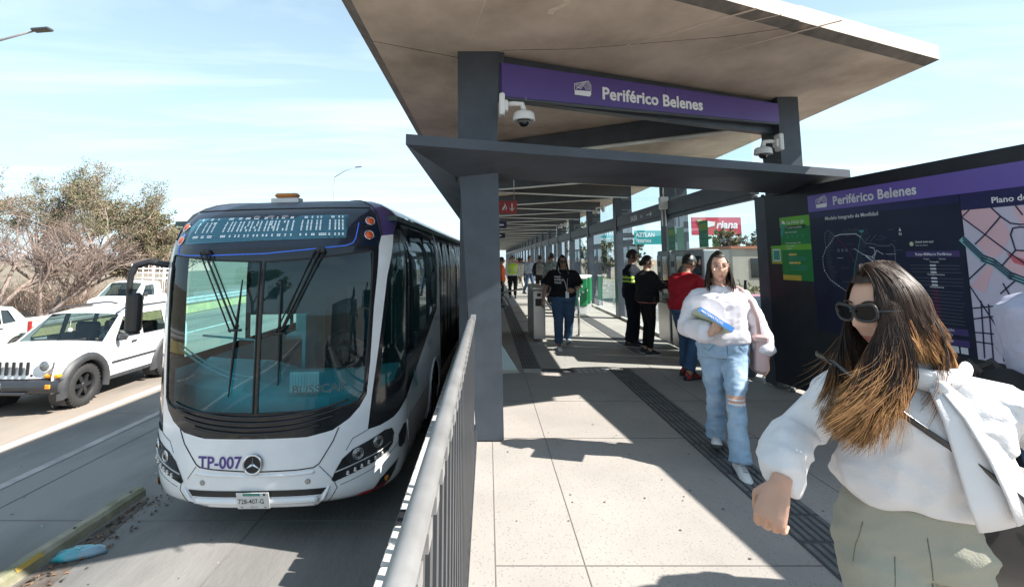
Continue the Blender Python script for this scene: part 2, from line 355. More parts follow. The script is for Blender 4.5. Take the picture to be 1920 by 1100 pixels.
# joint line from the left pillar to the right part of the eave
J0 = (-1.135, 4.30); J1 = (-.28, 4.73); J2 = (.17, 4.55); J3 = (2.62, fr(2.62))
slab('roof_slab', [J0, (-1.135, fr(-1.135)), J3, (2.05, 4.27), (.82, 4.52), J2, J1], ZC, (0, 1))
slab('roof_slab', [(-1.135, 4.30+2*g), (-.28-g, 4.73+2*g), (.17, 4.55+2*g), (.82, 4.52+2*g), (2.05, 4.27+2*g), (2.62+g, fr(2.62)+2*g), (4.54, 4.89), (4.54, 8.37), (-1.135, 6.9)], ZC, (5, 6, 8), mi_t=.145)
y = 6.9
for i in range(12):
    L = 3.8 if i < 8 else 20
    slab('roof_slab', [(-1.135, y+g), (4.54, y+1.47+g), (4.54, y+1.47+L), (-1.135, y+L)], ZC, (1, 3), mi_t=.13); y += L
mb = MB(); rng = random.Random(4)
for (a, b, w_) in (((.80, 3.1), (.50, 3.85), .16), ((2.1, 3.75), (1.35, 4.4), .045), ((2.9, 3.95), (2.05, 4.75), .035), ((2.35, 3.85), (1.6, 4.32), .015), ((.1, 3.0), (-.15, 4.3), .012), ((1.25, 4.46), (1.34, 4.36), .02), ((1.31, 4.47), (1.40, 4.37), .015)):
    A = Vector((*a, 0)); B = Vector((*b, 0)); d = (B-A).normalized(); p = Vector((-d.y, d.x, 0)); vs = []
    for i in range(13):
        q = A.lerp(B, i/12)+p*rng.gauss(0, w_*.12); k = w_*rng.uniform(.6, 1.1)*(.35+.65*sin(pi*min(1, i/12+.25)))
        vs += [(q-p*k/2)+Vector((0, 0, ZC-.003)), (q+p*k/2)+Vector((0, 0, ZC-.003))]
    mb.add(vs, [(2*i, 2*i+1, 2*i+3, 2*i+2) for i in range(12)])
mb.build('plaster_smears', pm('plaster_smear', (.72, .60, .50), (.58, .46, .37), scale=9, rough=.9), st)
def yL(k): return 4.57+3.8*k
def yR(k): return 5.93+3.8*k
# front left pillar (tapered fin)
mb = MB()
def fin(lo, hi, yb, yt, zb, zt, d, mi=0):
    mb.add([(lo[0], yb, zb), (lo[1], yb, zb), (lo[1], yb+d, zb), (lo[0], yb+d, zb), (hi[0], yt, zt), (hi[1], yt, zt), (hi[1], yt+d, zt), (hi[0], yt+d, zt)], [(3, 2, 1, 0), (4, 5, 6, 7), (0, 1, 5, 4), (1, 2, 6, 5), (2, 3, 7, 6), (3, 0, 4, 7)], mi)
fin((-.101, .137), (-.268, .092), 4.57, 4.57, .012, 2.42, .40); fin((-.275, .085), (-.286, .10), 4.58, 4.58, 2.42, 3.50, .40)
mb.bb((.09, 4.60, 3.10), (.15, 4.9, 3.5))
mb.bb((-.09, 4.60, 0), (.12, 4.9, .012)); mb.build('column', M_steel, st)
# right pillar
mb = MB(); mb.bb((3.49, 5.93, 2.35), (3.74, 6.33, 3.5)); mb.bb((3.49, 6.325, .03), (3.93, 6.60, 2.35)); mb.build('column', M_steel, st)
for k in range(1, 25):
    mb = MB(); y = yR(k)
    mb.bb((3.42, y, 0), (3.56, y+.30, 3.2)); mb.bb((3.565, y+.02, 0), (3.86, y+.25, 3.5)); mb.build('column', M_steel, st)
    if k < 22:
        mb = MB(); y = yL(k); mb.bb((-.28, y, 0), (-.02, y+.35, 3.5)); mb.build('column', M_steel, st)
# beams, zigzag in plan
M_beam = pm('beam_steel', (.052, .054, .058), (.038, .04, .043), scale=2, rough=.6)
M_trim = pm('trim_alu', (.55, .55, .53), rough=.35, metal=.6)
def beam(a, b, z0, z1, t=.14, trim=True, mi=M_beam):
    mb = MB(); A = Vector((*a, 0)); B = Vector((*b, 0)); d = (B-A).normalized(); n = Vector((-d.y, d.x, 0))*t/2
    P = [A-n, B-n, B+n, A+n]
    mb.prism([(p.x, p.y, z0) for p in P], (0, 0, z1-z0))
    if trim: 
        n2 = n*1.25; P = [A-n2, B-n2, B+n2, A+n2]; mb.prism([(p.x, p.y, z0-.018) for p in P], (0, 0, .016), 1)
    mb.build('beam', [mi, M_trim], st)
for k in range(0, 24):
    if k: beam((0, yL(k)+.15), (3.80, yR(k)+.12), 3.20, 3.495)
    beam((3.42, yR(k)+.32), (0, yL(k+1)+.05), 3.21, 3.49, t=.12, trim=True, mi=M_steel)
beam((.12, 4.72), (3.5, 6.10), 3.07, 3.49, t=.10, trim=False, mi=M_steel)
# glass wall, transoms
for k in range(0, 24):
    y0 = yR(k)+(.30 if k else .67); y1 = yR(k+1)
    mb = MB(); mb.bb((3.44, y0, 2.40), (3.56, y1, 2.66)); mb.bb((3.46, y0, 2.33), (3.54, y1, 2.385)); mb.build('transom', M_steel, st)
    mb = MB(); n = 4
    for i in range(n):
        a = y0+(y1-y0)*i/n+.004; b = y0+(y1-y0)*(i+1)/n-.004
        mb.add([(3.5, a, .06), (3.5, b, .06), (3.5, b, 2.33), (3.5, a, 2.33)], [(0, 1, 2, 3)])
        mb.add([(3.5, a, 2.66), (3.5, b, 2.66), (3.5, b, 3.49), (3.5, a, 3.49)], [(0, 1, 2, 3)])
    mb.build('glass_pane', M_glass, st)
    mb = MB(); mb.bb((3.46, y0, 0), (3.54, y1, .06)); mb.build('glass_sill', M_kerb, st)
    if k:  # fin side panels of darker glass beside the posts
        pass
# lower blade canopy
bl = empty('blade_canopy', (0, 4, 2.4)); tag(bl, 'dark steel blade canopy crossing the station entrance below the purple sign', 'canopy')
mb = MB()
o = Vector((0, 4, 2.4))
BL = (-.65, 3.92); BR = (4.02, 5.55); zt, zb, zi = 2.54, 2.455, 2.30
outer = [BL, BR, (4.12, 6.3), (3.5, 6.6), (.1, 5.2), (-.1, 30), (-.65, 30)]
vs = []
def Wp(x, y, z): return (x, y-4, z-2.4)
A0 = Wp(*BL, zt); A1 = Wp(*BR, zt); B0 = Wp(*BL, zb); B1 = Wp(*BR, zb)
I0 = Wp(-.30, 4.565, zi); I1 = Wp(3.45, 5.92, zi+.02); C1 = Wp(4.10, 6.45, zb); C1t = Wp(4.10, 6.45, zt)
D0 = Wp(-.65, 40, zb); D0t = Wp(-.65, 40, zt); E0 = Wp(-.30, 40, zi); F1 = Wp(3.5, 6.32, zi+.02)
K = Wp(.14, 4.565+.16, zi); 
mb.add([A0, A1, B1, B0], [(3, 2, 1, 0)]); mb.add([B0, B1, I1, I0], [(3, 2, 1, 0)]); mb.add([B1, C1, F1, I1], [(0, 3, 2, 1)]); mb.add([A1, C1t, C1, B1], [(3, 2, 1, 0)])
mb.add([A0, B0, D0, D0t], [(3, 2, 1, 0)]); mb.add([B0, I0, E0, D0], [(3, 2, 1, 0)])
T0 = Wp(-.30, 4.565, zt); T1 = Wp(3.45, 5.92, zt); Tc = Wp(3.5, 6.32, zt); E0t = Wp(-.30, 40, zt)
mb.add([A0, A1, T1, T0], [(0, 1, 2, 3)]); mb.add([A1, C1t, Tc, T1], [(0, 1, 2, 3)]); mb.add([A0, T0, E0t, D0t], [(0, 1, 2, 3)])
mb.add([I0, I1, T1, T0], [(3, 2, 1, 0)]); mb.add([I0, E0, E0t, T0], [(0, 1, 2, 3)])
mb.build('blade', M_blade, bl)
mb = MB(); mb.tube([Wp(3.2, 5.86, 2.30), Wp(3.2, 5.86, 2.27)], .02, 8); mb.build('drain_spout', M_blk, bl)
# left side door line (platform screen doors under the side blade)
sd = empty('platform_doors', (-.25, 9, 0)); tag(sd, 'row of dark framed glass platform doors along the bus side of the station', 'doors')
for i in range(22):
    y = -3.6+i*1.9
    mb = MB(); mb.bb((-.05, y, 0), (.03, y+.08, 2.3)); mb.bb((-.03, y+.08, 0), (.01, y+1.9, .12)); mb.bb((-.05, y+.08, 2.18), (.03, y+1.9, 2.3)); mb.build('door_frame', M_steel, sd)
    mb = MB(); mb.add([(-.01, y+.08, .12), (-.01, y+1.9, .12), (-.01, y+1.9, 2.18), (-.01, y+.08, 2.18)], [(0, 1, 2, 3)]); mb.build('door_glass', M_glass, sd)
# ================================================================ entrance sign
sg = empty('station_sign', (.13, 4.55, 3.05)); tag(sg, 'long purple fascia sign lettered Periférico Belenes above the entrance', 'sign')
A = Vector((.13, 4.555, 3.055)); B = Vector((3.485, 5.905, 3.17)); UP = Vector((0, 0, 1)); o = Vector(sg.location)
Xd = (B-A).normalized(); nrm = Xd.cross(UP).normalized()
mb = MB(); P = [A-o, B-o, B+UP*.235-o, A+UP*.325-o]; mb.prism([p+nrm*.0 for p in P], nrm*-.05)
mb.prism([A-o+UP*-.02, B-o+UP*-.02, B-o+UP*-.004, A-o+UP*-.004], nrm*-.05, 1)
mb.box(A-o+Xd*1.92+UP*.18+nrm*.001, (.004, .004, .30), 2)
mb.build('sign_panel', [M_purple, M_steel, M_blk], sg)
Xs = (B+UP*.12-(A+UP*.16)).normalized(); 
mb = MB(); put_text(mb, 'Periférico Belenes', .175, A-o+Xs*1.10+UP*.085, Xs, UP, off=.004, bold=.028, space=1.03, ext=.002); mb.build('sign_lettering', M_white, sg)
def icon(mb, O, X, s, n):
    """wedge shaped station pictogram with line work"""
    X = Vector(X).normalized(); O = Vector(O); Y = UP
    def q(a, b): return O+X*a*s+Y*b*s+n
    mb.add([q(0, 0), q(.9, -.02), q(1, .08), q(1, .28), q(0, .24)], [(0, 1, 2, 3, 4)])
    def ln(a, b, w=.03):
        a = Vector(a); b = Vector(b); d = (b-a).normalized(); p = Vector((-d.y, d.x))*w/2
        mb.add([q(*(a-p)), q(*(b-p)), q(*(b+p)), q(*(a+p))], [(0, 1, 2, 3)])
    for a, b in (((0, .24), (0, .58)), ((0, .58), (.86, .82)), ((.86, .82), (1, .6)), ((1, .6), (1, .28)), ((.1, .3), (.5, .72)), ((.25, .35), (.6, .75)), ((.35, .33), (.7, .78)), ((.5, .6), (.75, .32)), ((.6, .68), (.85, .32)), ((.7, .75), (.95, .35)), ((.1, .45), (.4, .35)), ((.8, .78), (.95, .5)), ((.05, .5), (.3, .6))): ln(a, b)
mb = MB(); icon(mb, A-o+Xs*.78+UP*.095, Xs, .19, nrm*.006); mb.build('sign_icon', M_white, sg)
# ================================================================ bus
BXC = -2.18; BYE = 5.80
BPROF = [(-.1, -.80, 5.30, 1.05), (0, -.76, 5.14, 1.20), (.08, -.70, 5.07, 1.25), (.3, -.48, 5.03, 1.29), (.6, -.18, 5.02, 1.30), (.8, .02, 5.02, 1.30), (1.2, .42, 5.03, 1.30), (1.8, 1.02, 5.05, 1.305), (2.3, 1.52, 5.09, 1.30), (2.6, 1.82, 5.19, 1.255), (2.85, 2.05, 5.37, 1.16), (3.0, 2.15, 5.6, 1.03), (3.2, 2.215, 5.85, .83), (3.5, 2.25, 6.3, .48), (3.9, 2.26, 7.0, .03)]
BT = [(0, 0, 0)]
for i in range(1, 401):
    th = pi/2*(i/400)**1.3; s_ = sin(th)**(2/3); c_ = 1-cos(th); p_ = BT[-1]
    BT.append((s_, c_, p_[2]+hypot((s_-p_[0])*1.28, (c_-p_[1])*.75)))
BLEN = BT[-1][2]
def barc(a):
    lo, hi = 0, 400
    while hi-lo > 1:
        m = (lo+hi)//2
        if BT[m][2] < a: lo = m
        else: hi = m
    A, B = BT[lo], BT[hi]; f = (a-A[2])/max(B[2]-A[2], 1e-9)
    return A[0]+(B[0]-A[0])*f, A[1]+(B[1]-A[1])*f
def bprof(b):
    b = max(-.1, min(3.9, b)); P = BPROF
    for i in range(len(P)-1):
        if b <= P[i+1][0]: break
    p1, p2 = P[i], P[i+1]; p0 = P[max(i-1, 0)]; p3 = P[min(i+2, len(P)-1)]; h = p2[0]-p1[0]; t = (b-p1[0])/h; out = []
    for k in (1, 2, 3):
        m1 = (p2[k]-p0[k])/max(p2[0]-p0[0], 1e-6)*h; m2 = (p3[k]-p1[k])/max(p3[0]-p1[0], 1e-6)*h
        out.append((2*t**3-3*t*t+1)*p1[k]+(t**3-2*t*t+t)*m1+(-2*t**3+3*t*t)*p2[k]+(t**3-t*t)*m2)
    return out
BO = Vector((BXC, 5.2, RZ))
def BS(a, b):
    z, n, hw = bprof(b); ye = max(BYE, n+.12); s = abs(a)
    if s < BLEN:
        x, c = barc(s); y = n+(ye-n)*c
    else: x = 1; y = ye+s-BLEN
    return (math.copysign(hw*x, a), y-BO.y, z-BO.z)
def bnorm(a, b):
    e = 2e-3; n = (Vector(BS(a+e, b))-Vector(BS(a-e, b))).cross(Vector(BS(a, b+e))-Vector(BS(a, b-e))); return n.normalized()
def BP(a, b, off=0): return Vector(BS(a, b))+bnorm(a, b)*off
bus = empty('city_bus', BO); bus.rotation_euler = (0, radians(-1.3), radians(-1.4)); tag(bus, 'white articulated-line city bus with black windscreen surround and purple roof shoulders at the platform', 'bus')
bus['label'] = 'large white and black city bus numbered TP-007 stopped beside the platform'
M_bw = pm('bus_white_paint', (.86, .86, .87), (.74, .74, .76), scale=2.5, rough=.22, coat=.6, detail=14, lo=.4, hi=.8)
M_bb = pm('bus_black_gloss', (.012, .014, .018), rough=.16, coat=.3)
M_cap = pm('dusty_navy_roof', (.020, .032, .058), (.075, .10, .145), scale=5, rough=.45, detail=14, lo=.42, hi=.85, stretch=(3, 1, 1))
M_bp = pm('bus_purple_paint', (.095, .065, .20), (.075, .05, .16), scale=2, rough=.3, coat=.4)
M_bg = glassmat('bus_glass', (.34, .67, .72), .045)
M_bgs = glassmat('bus_side_glass', (.10, .17, .18), .04)
def sym(r): return r+[(-a, b) for a, b in reversed(r)]
def mir(r): return [(-a, b) for a, b in r]
maskR = [(.0, .65), (.484, .656), (.714, .70), (.867, .79), (.96, .88), (1.032, .99), (1.064, 1.29), (1.093, 1.82), (1.155, 2.45)]
maskO = [(0, .65)]+maskR[1:]+[(-a, b) for a, b in reversed(maskR[1:])]
glR = rnd([(.022, 2.30), (.5, 2.33), (1.08, 2.40), (1.05, 1.8), (1.02, 1.3), (.995, 1.0), (.90, .93), (.58, .895), (.022, .88)], 0)
glR = [(.022, .88), (.58, .895), (.86, .915), (.945, .945), (.995, 1.0), (1.01, 1.1), (1.02, 1.3), (1.05, 1.8), (1.08, 2.38), (1.06, 2.40), (.5, 2.335), (.022, 2.31)]
glL = [(-a, b) for a, b in reversed(glR)]
# front white face + pillars
E1 = [(-1.0, -.1), (1.0, -.1), (1.7, -.02), (1.7, .80), (1.60, .80), (1.45, .735), (1.36, .70), (1.18, .665), (1.045, .655), (1.09, 1.0), (1.15, 1.4), (1.25, 2.14), (1.39, 2.575), (1.20, 2.56), (1.155, 2.45)]
E1r = E1[:]
wf = MB()
right = [(0, -.1)]+E1[1:]+list(reversed(maskR))[1:]
patch(wf, right, BS, step=.07); left = mir(right); left.reverse(); patch(wf, left, BS, step=.07)
fp = wf.build('front_panel', M_bw, bus)
mb = MB(); patch(mb, maskO, BS, holes=[glR, glL], step=.07); mb.build('windscreen_surround', M_bb, bus)
mb = MB(); patch(mb, glR, BS, step=.09); mb.build('windscreen_pane', M_bg, bus)
mb = MB(); patch(mb, glL, BS, step=.09); mb.build('windscreen_pane', M_bg, bus)
# rubber seals
mb = MB()
for g_ in (glR, glL): 
    q = dens(g_, .06); mb.tube([BP(a, b, .004) for a, b in q+q[:1]], .009, 6)
mb.build('window_seal', M_rub, bus)
# header and roof
head = [(-1.155, 2.45), (1.155, 2.45), (1.19, 2.56), (1.16, 2.90), (-1.16, 2.90), (-1.19, 2.56)]
mb = MB(); patch(mb, head, BS, step=.07); mb.build('destination_header', pm('header_navy', (.010, .018, .040), rough=.2, coat=.4), bus)
mb = MB(); patch(mb, [(-1.16, 2.90), (1.16, 2.90), (1.22, 3.08), (1.24, 3.5), (1.24, 3.9), (-1.24, 3.9), (-1.24, 3.5), (-1.22, 3.08)], BS, step=.09)
mb.tube([BP(a*.05, 2.905, .003) for a in range(-23, 24)], .007, 6, mi=1)
mb.build('roof_cap', [M_cap, M_rub], bus)
SE = 13.0
for s in (1, -1):
    mb = MB(); q = [(1.19, 2.56), (1.39, 2.575), (1.46, 2.65), (1.7, 2.80), (2.6, 2.86), (SE, 2.80), (SE, 3.9), (1.24, 3.9), (1.24, 3.5), (1.22, 3.08), (1.16, 2.90)]
    if s < 0: q = mir(q); q.reverse()
    patch(mb, q, BS, step=.13); mb.tube([BP(s*1.205, 2.56+t*.1, -.002) for t in range(10)], .012, 6, mi=1); mb.build('roof_shoulder', [M_bp, M_rub], bus)
# shoulder hump over the side windows
# side: right
wheel_c = 4.05; wb = .17
arch = [(wheel_c+.57*cos(t*pi/16), max(-.06, wb+.57*sin(t*pi/16))) for t in range(-3, 20)]
stripR = [(1.7, -.02), (SE, -.1), (SE, .45), (5.9, .45), (4.86, .46), (4.80, 1.33), (4.72, 2.0), (4.68, 2.72), (4.52, 2.72), (4.45, 2.0), (4.35, 1.50), (3.0, 1.12), (1.60, .80), (1.7, .80)]
stripR = [(1.7, -.02), (SE, -.1), (SE, .42), (4.86, .42), (4.80, 1.33), (4.72, 2.0), (4.68, 2.72), (4.52, 2.72), (4.45, 2.0), (4.35, 1.50), (3.0, 1.15), (1.7, .82)]
mb = MB(); patch(mb, stripR, BS, holes=[arch], step=.14)
ring = [(wheel_c+.6*cos(t*pi/16), wb+.6*sin(t*pi/16)) for t in range(-1, 18)]
mb.tube([BP(a, b, .004) for a, b in ring], .016, 6); mb.build('side_panel', M_bw, bus)
blkR = [(1.39, 2.575), (1.25, 2.14), (1.15, 1.4), (1.09, 1.0), (1.045, .655), (1.18, .665), (1.36, .70), (1.45, .735), (1.60, .80), (1.7, .82), (3.0, 1.15), (4.35, 1.50), (4.45, 2.0), (4.52, 2.72), (2.6, 2.86), (1.7, 2.80), (1.46, 2.65)]
qg = [(1.17, 1.02), (1.60, 1.12), (1.55, 1.6), (1.52, 2.3), (1.42, 2.35), (1.30, 2.1), (1.21, 1.5)]
wg = [(1.66, 1.15), (4.25, 1.62), (4.40, 2.62), (2.2, 2.70), (1.62, 2.45)]
mb = MB(); patch(mb, blkR, BS, holes=[qg, wg], step=.12); mb.build('side_window_surround', M_bb, bus)
mb = MB(); patch(mb, qg, BS, step=.1); mb.build('quarter_glass', glassmat('quarter_glass', (.35, .60, .60), .03), bus)
mb = MB(); patch(mb, wg, BS, step=.2)
mb.tube([BP(3.1, 2.05, .006), BP(3.95, 2.1, .006), BP(3.95, 2.6, .006), BP(3.1, 2.6, .006), BP(3.1, 2.05, .006)], .012, 6, mi=1); mb.build('side_window', [M_bgs, M_blk], bus)
# doors and rear side, right
a = 4.86
mb = MB(); patch(mb, [(4.68, 2.72), (4.72, 2.0), (4.80, 1.33), (4.86, .42), (SE, .42), (SE, 2.80), (5.5, 2.78)], BS, step=.25, off=-.03); mb.build('rear_side_glazing', M_bb, bus)
for i in range(6):
    a0 = 4.95+i*1.25+(.9 if i > 1 else 0)
    mb = MB(); 
    if i < 2: mb.tube([BP(a0+.575, .50, .0), BP(a0+.575, 2.62, .0)], .02, 6)
    patch(mb, [(a0+.03, .52), (a0+.53, .52), (a0+.53, 2.6), (a0+.03, 2.6)], BS, step=.5, off=-.015, mi=1); patch(mb, [(a0+.63, .52), (a0+1.12, .52), (a0+1.12, 2.6), (a0+.63, 2.6)], BS, step=.5, off=-.015, mi=1)
    mb.build('door', [M_blk, M_bb], bus)
# left side with large see-through windows
mb = MB(); holes = []
for i in range(7): holes.append([(-1.85-i*1.55-1.4, 1.25), (-1.85-i*1.55, 1.25), (-1.85-i*1.55, 2.55), (-1.85-i*1.55-1.4, 2.55)])
archL = [(-wheel_c-.57*cos(t*pi/16), max(-.06, wb+.57*sin(t*pi/16))) for t in range(-3, 20)]
patch(mb, [(-SE, -.1), (-1.7, -.02), (-1.7, 1.15), (-SE, 1.15)], BS, holes=[archL], step=.2)
mb.build('side_panel', M_bw, bus)
mb = MB(); patch(mb, [(-SE, 1.15), (-1.7, 1.15), (-1.7, .80), (-1.60, .80), (-1.36, .70), (-1.045, .655), (-1.09, 1.0), (-1.15, 1.4), (-1.25, 2.14), (-1.39, 2.575), (-1.46, 2.65), (-1.7, 2.80), (-2.6, 2.86), (-SE, 2.80)], BS, holes=holes, step=.2); mb.build('side_window_surround', M_bb, bus)
for h in holes:
    mb = MB(); patch(mb, h, BS, step=.7); mb.build('side_window', glassmat('left_glass', (.80, .93, .92), .02) if 'left_glass' not in MATS else MATS['left_glass'], bus)
# rear, floor, underside
ye = BYE+SE-BLEN-BO.y
mb = MB(); mb.add([(-1.3, ye, .3), (1.3, ye, .3), (1.3, ye, 2.9), (.9, ye, 3.3), (-.9, ye, 3.3), (-1.3, ye, 2.9)], [(0, 1, 2, 3, 4, 5)])
mb.build('rear_wall', M_bw, bus)
mb = MB(); mb.bb((-1.2, .7, .42), (1.2, ye, .5)); mb.bb((-1.1, .5, .35), (1.1, ye, .40)); mb.build('chassis', M_blk, bus)
# roof back part
mb = MB(); mb.tube([(0, 1.6, 3.352), (0, ye, 3.352)], (.05, .02), 8); mb.build('roof_spine', M_bp, bus)
# ---- interior
M_in = pm('cab_teal', (.24, .58, .58), (.16, .44, .45), scale=2, rough=.5)
M_in2 = pm('cab_pale', (.55, .78, .78), (.45, .66, .66), scale=2, rough=.5)
M_in3 = pm('cab_dark', (.03, .06, .065), rough=.6)
def IY(y): return y-BO.y
mb = MB(); mb.bb((-1.22, IY(5.8), .98), (1.22, ye-.05, 1.03), 2); mb.bb((-.95, IY(5.45), .45), (.95, IY(5.8), 1.03), 2)
# dashboard
prof_ = [(IY(5.33), 1.33), (IY(5.5), 1.42), (IY(5.9), 1.52), (IY(6.15), 1.48), (IY(6.2), 1.0)]
rings = []
for x in (-1.15, -.9, -.3, 0, .6, 1.0, 1.15):
    k = 1.0 if x < 0 else .8
    f_ = .42*max(0, abs(x)-.6)**1.0/.55; rings.append([(x, min(y+f_, IY(6.25)), 1.0+(z-1.0)*k) for y, z in prof_]+[(x, IY(5.33)+f_, 1.0)])
mb.loft(rings, 0, smooth=False)
mb.bb((-1.24, IY(5.6), 3.05), (1.24, ye, 3.10), 2); mb.build('cabin_floor_and_dash', [M_in, M_in2, M_in3], bus)
mb = MB(); c = Vector((.52, IY(6.05), 1.62))
t = [c+Vector((.22*cos(i*pi/12), .10*sin(i*pi/12), .19*sin(i*pi/12))) for i in range(25)]
mb.tube(t, .016, 6, cap=False); mb.tube([c, c+Vector((0, .15, -.25))], .03, 8); mb.tube([c-Vector((.2, 0, 0)), c+Vector((.2, 0, 0))], .014, 6); mb.build('steering_wheel', M_blk, bus)
# driver bulkhead and doors
mb = MB(); mb.bb((-.02, IY(7.0), 1.0), (1.15, IY(7.05), 3.0), 2); mb.bb((-.06, IY(6.3), 1.0), (-.02, IY(7.0), 2.0), 0)
mb.bb((-1.2, IY(7.3), 1.9), (-.1, IY(7.33), 3.0), 2); mb.build('cab_partition', [M_in, M_in2, M_in3], bus)
mb = MB()
for i in range(9):
    for s in (-.85, .85): 
        y = IY(8.2+i*1.0); mb.bb((s-.22, y, 1.4), (s+.22, y+.42, 1.5), bev=.03); mb.bb((s-.22, y+.38, 1.45), (s+.22, y+.46, 2.1), bev=.03)
mb.build('passenger_seats', M_in, bus)
mb = MB(); mb.bb((.3, IY(6.4), 1.5), (.8, IY(6.9), 1.6), bev=.04); mb.bb((.32, IY(6.8), 1.55), (.78, IY(6.95), 2.35), bev=.05); mb.build('driver_seat', M_in3, bus)
mb = MB()
for i in range(6):
    for s in (-.45, .5): mb.tube([(s, IY(7.8+i*1.6), 1.0), (s, IY(7.8+i*1.6), 3.0)], .017, 8)
for s in (-.45, .5): mb.tube([(s, IY(7.4), 2.85), (s, ye-.2, 2.85)], .017, 8)
mb.build('grab_poles', M_trim, bus)
mb = MB(); pl = []
for i in range(22):
    t = i/21; pl.append((-.2-.95*t, IY(5.5+.15*t), 1.38+.34*t**2))
mb.tube(pl, .012, 6); mb.tube([(p[0], p[1], p[2]+.05) for p in pl], .009, 6); mb.tube([(-.3, IY(5.6), 1.30), (-.3, IY(5.6), 1.8), (-.9, IY(5.65), 1.85)], .012, 6); mb.build('cab_guard_rail', M_in2, bus)
mb = MB(); mb.box((.36, IY(5.30), 1.42), (.30, .004, .2)); 
for i in range(9):
    mb.box((.36-.12+.03*i, IY(5.296), 1.43), (.005, .004, .13), 1)
mb.build('paper_notice', [pm('notice_paper', (.62, .72, .70), rough=.7), M_in], bus)
# ---- overlays on the front
def decal(name, poly, mat, off=.004, step=.06, par=bus, fl=False):
    mb = MB(); patch(mb, poly, BS, step=step, off=off); return mb.build(name, mat, par)
mb = MB()
for b0, w_ in ((.700, .86), (.745, 1.04), (.795, 1.16), (.845, 1.22)):
    A = [i/20*w_*.70 for i in range(-20, 21)]
    mb.tube([BP(a, b0+.13*(a/.9)**2*1.05, .010) for a in A], [(.012, .016*max(.15, 1-(a/(w_*.71))**4)) for a in A], 6)
mb.build('grille_slats', pm('grille_black', (.022, .022, .025), rough=.3), bus)
screen = [(-.94, 2.505), (.80, 2.535), (.84, 2.80), (.30, 2.795), (.245, 2.765), (-.29, 2.760), (-.36, 2.79), (-.94, 2.79), (-.985, 2.70)]
sc = decal('destination_screen', screen, pm('screen_glass', (.05, .17, .24), (.07, .21, .28), scale=1.5, rough=.25), .003)
FONT = {'0': '0110 1001 1001 1001 1001 1001 0110', 'T': '111 010 010 010 010 010 010', '1': '010 110 010 010 010 010 111', '-': '000 000 000 111 000 000 000', 'B': '1110 1001 1001 1110 1001 1001 1110', 'A': '0110 1001 1001 1111 1001 1001 1001', 'R': '1110 1001 1001 1110 1010 1001 1001', 'N': '1001 1101 1101 1011 1011 1001 1001', 'C': '0110 1001 1000 1000 1000 1001 0110', 'U': '1001 1001 1001 1001 1001 1001 0110', 'E': '1111 1000 1000 1110 1000 1000 1111', 'L': '1000 1000 1000 1000 1000 1000 1111', 'S': '0111 1000 1000 0110 0001 0001 1110', 'O': '0110 1001 1001 1001 1001 1001 0110', 'I': '1 1 1 1 1 1 1', ' ': '00 00 00 00 00 00 00', 'D': '1110 1001 1001 1001 1001 1001 1110', 'M': '10001 11011 10101 10001 10001 10001 10001', 'H': '1001 1001 1001 1111 1001 1001 1001'}
# amber-white LED matrix: the photographed word is half drawn by the refresh, same dot pattern repeated here
rowsU = ["..................................................................................................",]
word = "T01-BARRANCA MUEL"
DOT = pm('led_on', (.85, .9, .92), rough=.4, emit=(.85, .95, 1), es=.35); DOTOFF = pm('led_off', (.03, .12, .18), rough=.5)
mb = MB(); px_ = .0128; cx = 0; dots = []
word = "L01-BARRANCA AULAII"
for ch in word:
    rows = FONT.get(ch, FONT['I']).split()
    for c_ in range(len(rows[0])):
        for r_ in range(7):
            on = rows[r_][c_] == '1'
            if on and r_ != 3:
                for e in (0, 1):
                    dots.append((cx+c_*1.25, (9-r_*1.0+(.0 if r_ < 4 else -2.2))*1.0+e*.5 if False else 0)) if False else None
                dots.append((cx+c_, r_))
    cx += len(rows[0])+1
W_ = cx
for (c_, r_) in dots:
    a = -.86+c_/W_*1.66; 
    for e in (0, 1):
        rr = {0: 0.0, 1: 2.6, 2: 4.2, 4: 5.8, 5: 7.4, 6: 10.6}[r_]+e*.75
        for e2 in (0, 1):
            aa = a+e2*.0085; b = 2.775-rr*.0185+(.014 if a > .3 else 0)*0; mb.add([BP(aa+dx_, b+dy_, .0055) for dx_, dy_ in ((0, 0), (.0055, 0), (.0055, .007), (0, .007))], [(0, 1, 2, 3)])
    
mb.build('screen_lettering', DOT, sc)
mb = MB()
for i in range(118):
    a = -.92+i*.0147
    for j in range(15):
        b = 2.525+j*.0168
        if pip(a, b, screen): mb.add([BP(a+dx_, b+dy_, .0042) for dx_, dy_ in ((0, 0), (.007, 0), (.007, .008), (0, .008))], [(0, 1, 2, 3)])
mb.build('screen_dots', DOTOFF, sc)
mb = MB()
for a in (-.16, 0, .16): mb.ball(BP(a-.03, 2.785, .004), (.04, .012, .016), n=12, m=6)
mb.build('sensor_cover', pm('sensor_grey', (.30, .29, .33), rough=.4), bus)
mb = MB(); bl_ = [(-1.04, 2.62), (-1.035, 2.44), (-1.0, 2.405), (-.9, 2.39), (-.5, 2.385), (0, 2.39), (.4, 2.42), (.8, 2.455), (.87, 2.48), (.90, 2.53), (.945, 2.70)]
q = []
for i in range(len(bl_)-1):
    for t in range(4): q.append((bl_[i][0]+(bl_[i+1][0]-bl_[i][0])*t/4, bl_[i][1]+(bl_[i+1][1]-bl_[i][1])*t/4))
q.append(bl_[-1]); mb.tube([BP(a, b, .001) for a, b in q], .0065, 6); mb.build('blue_light_strip', pm('blue_strip', (.05, .15, .62), rough=.3, emit=(.04, .16, .8), es=.12), bus)
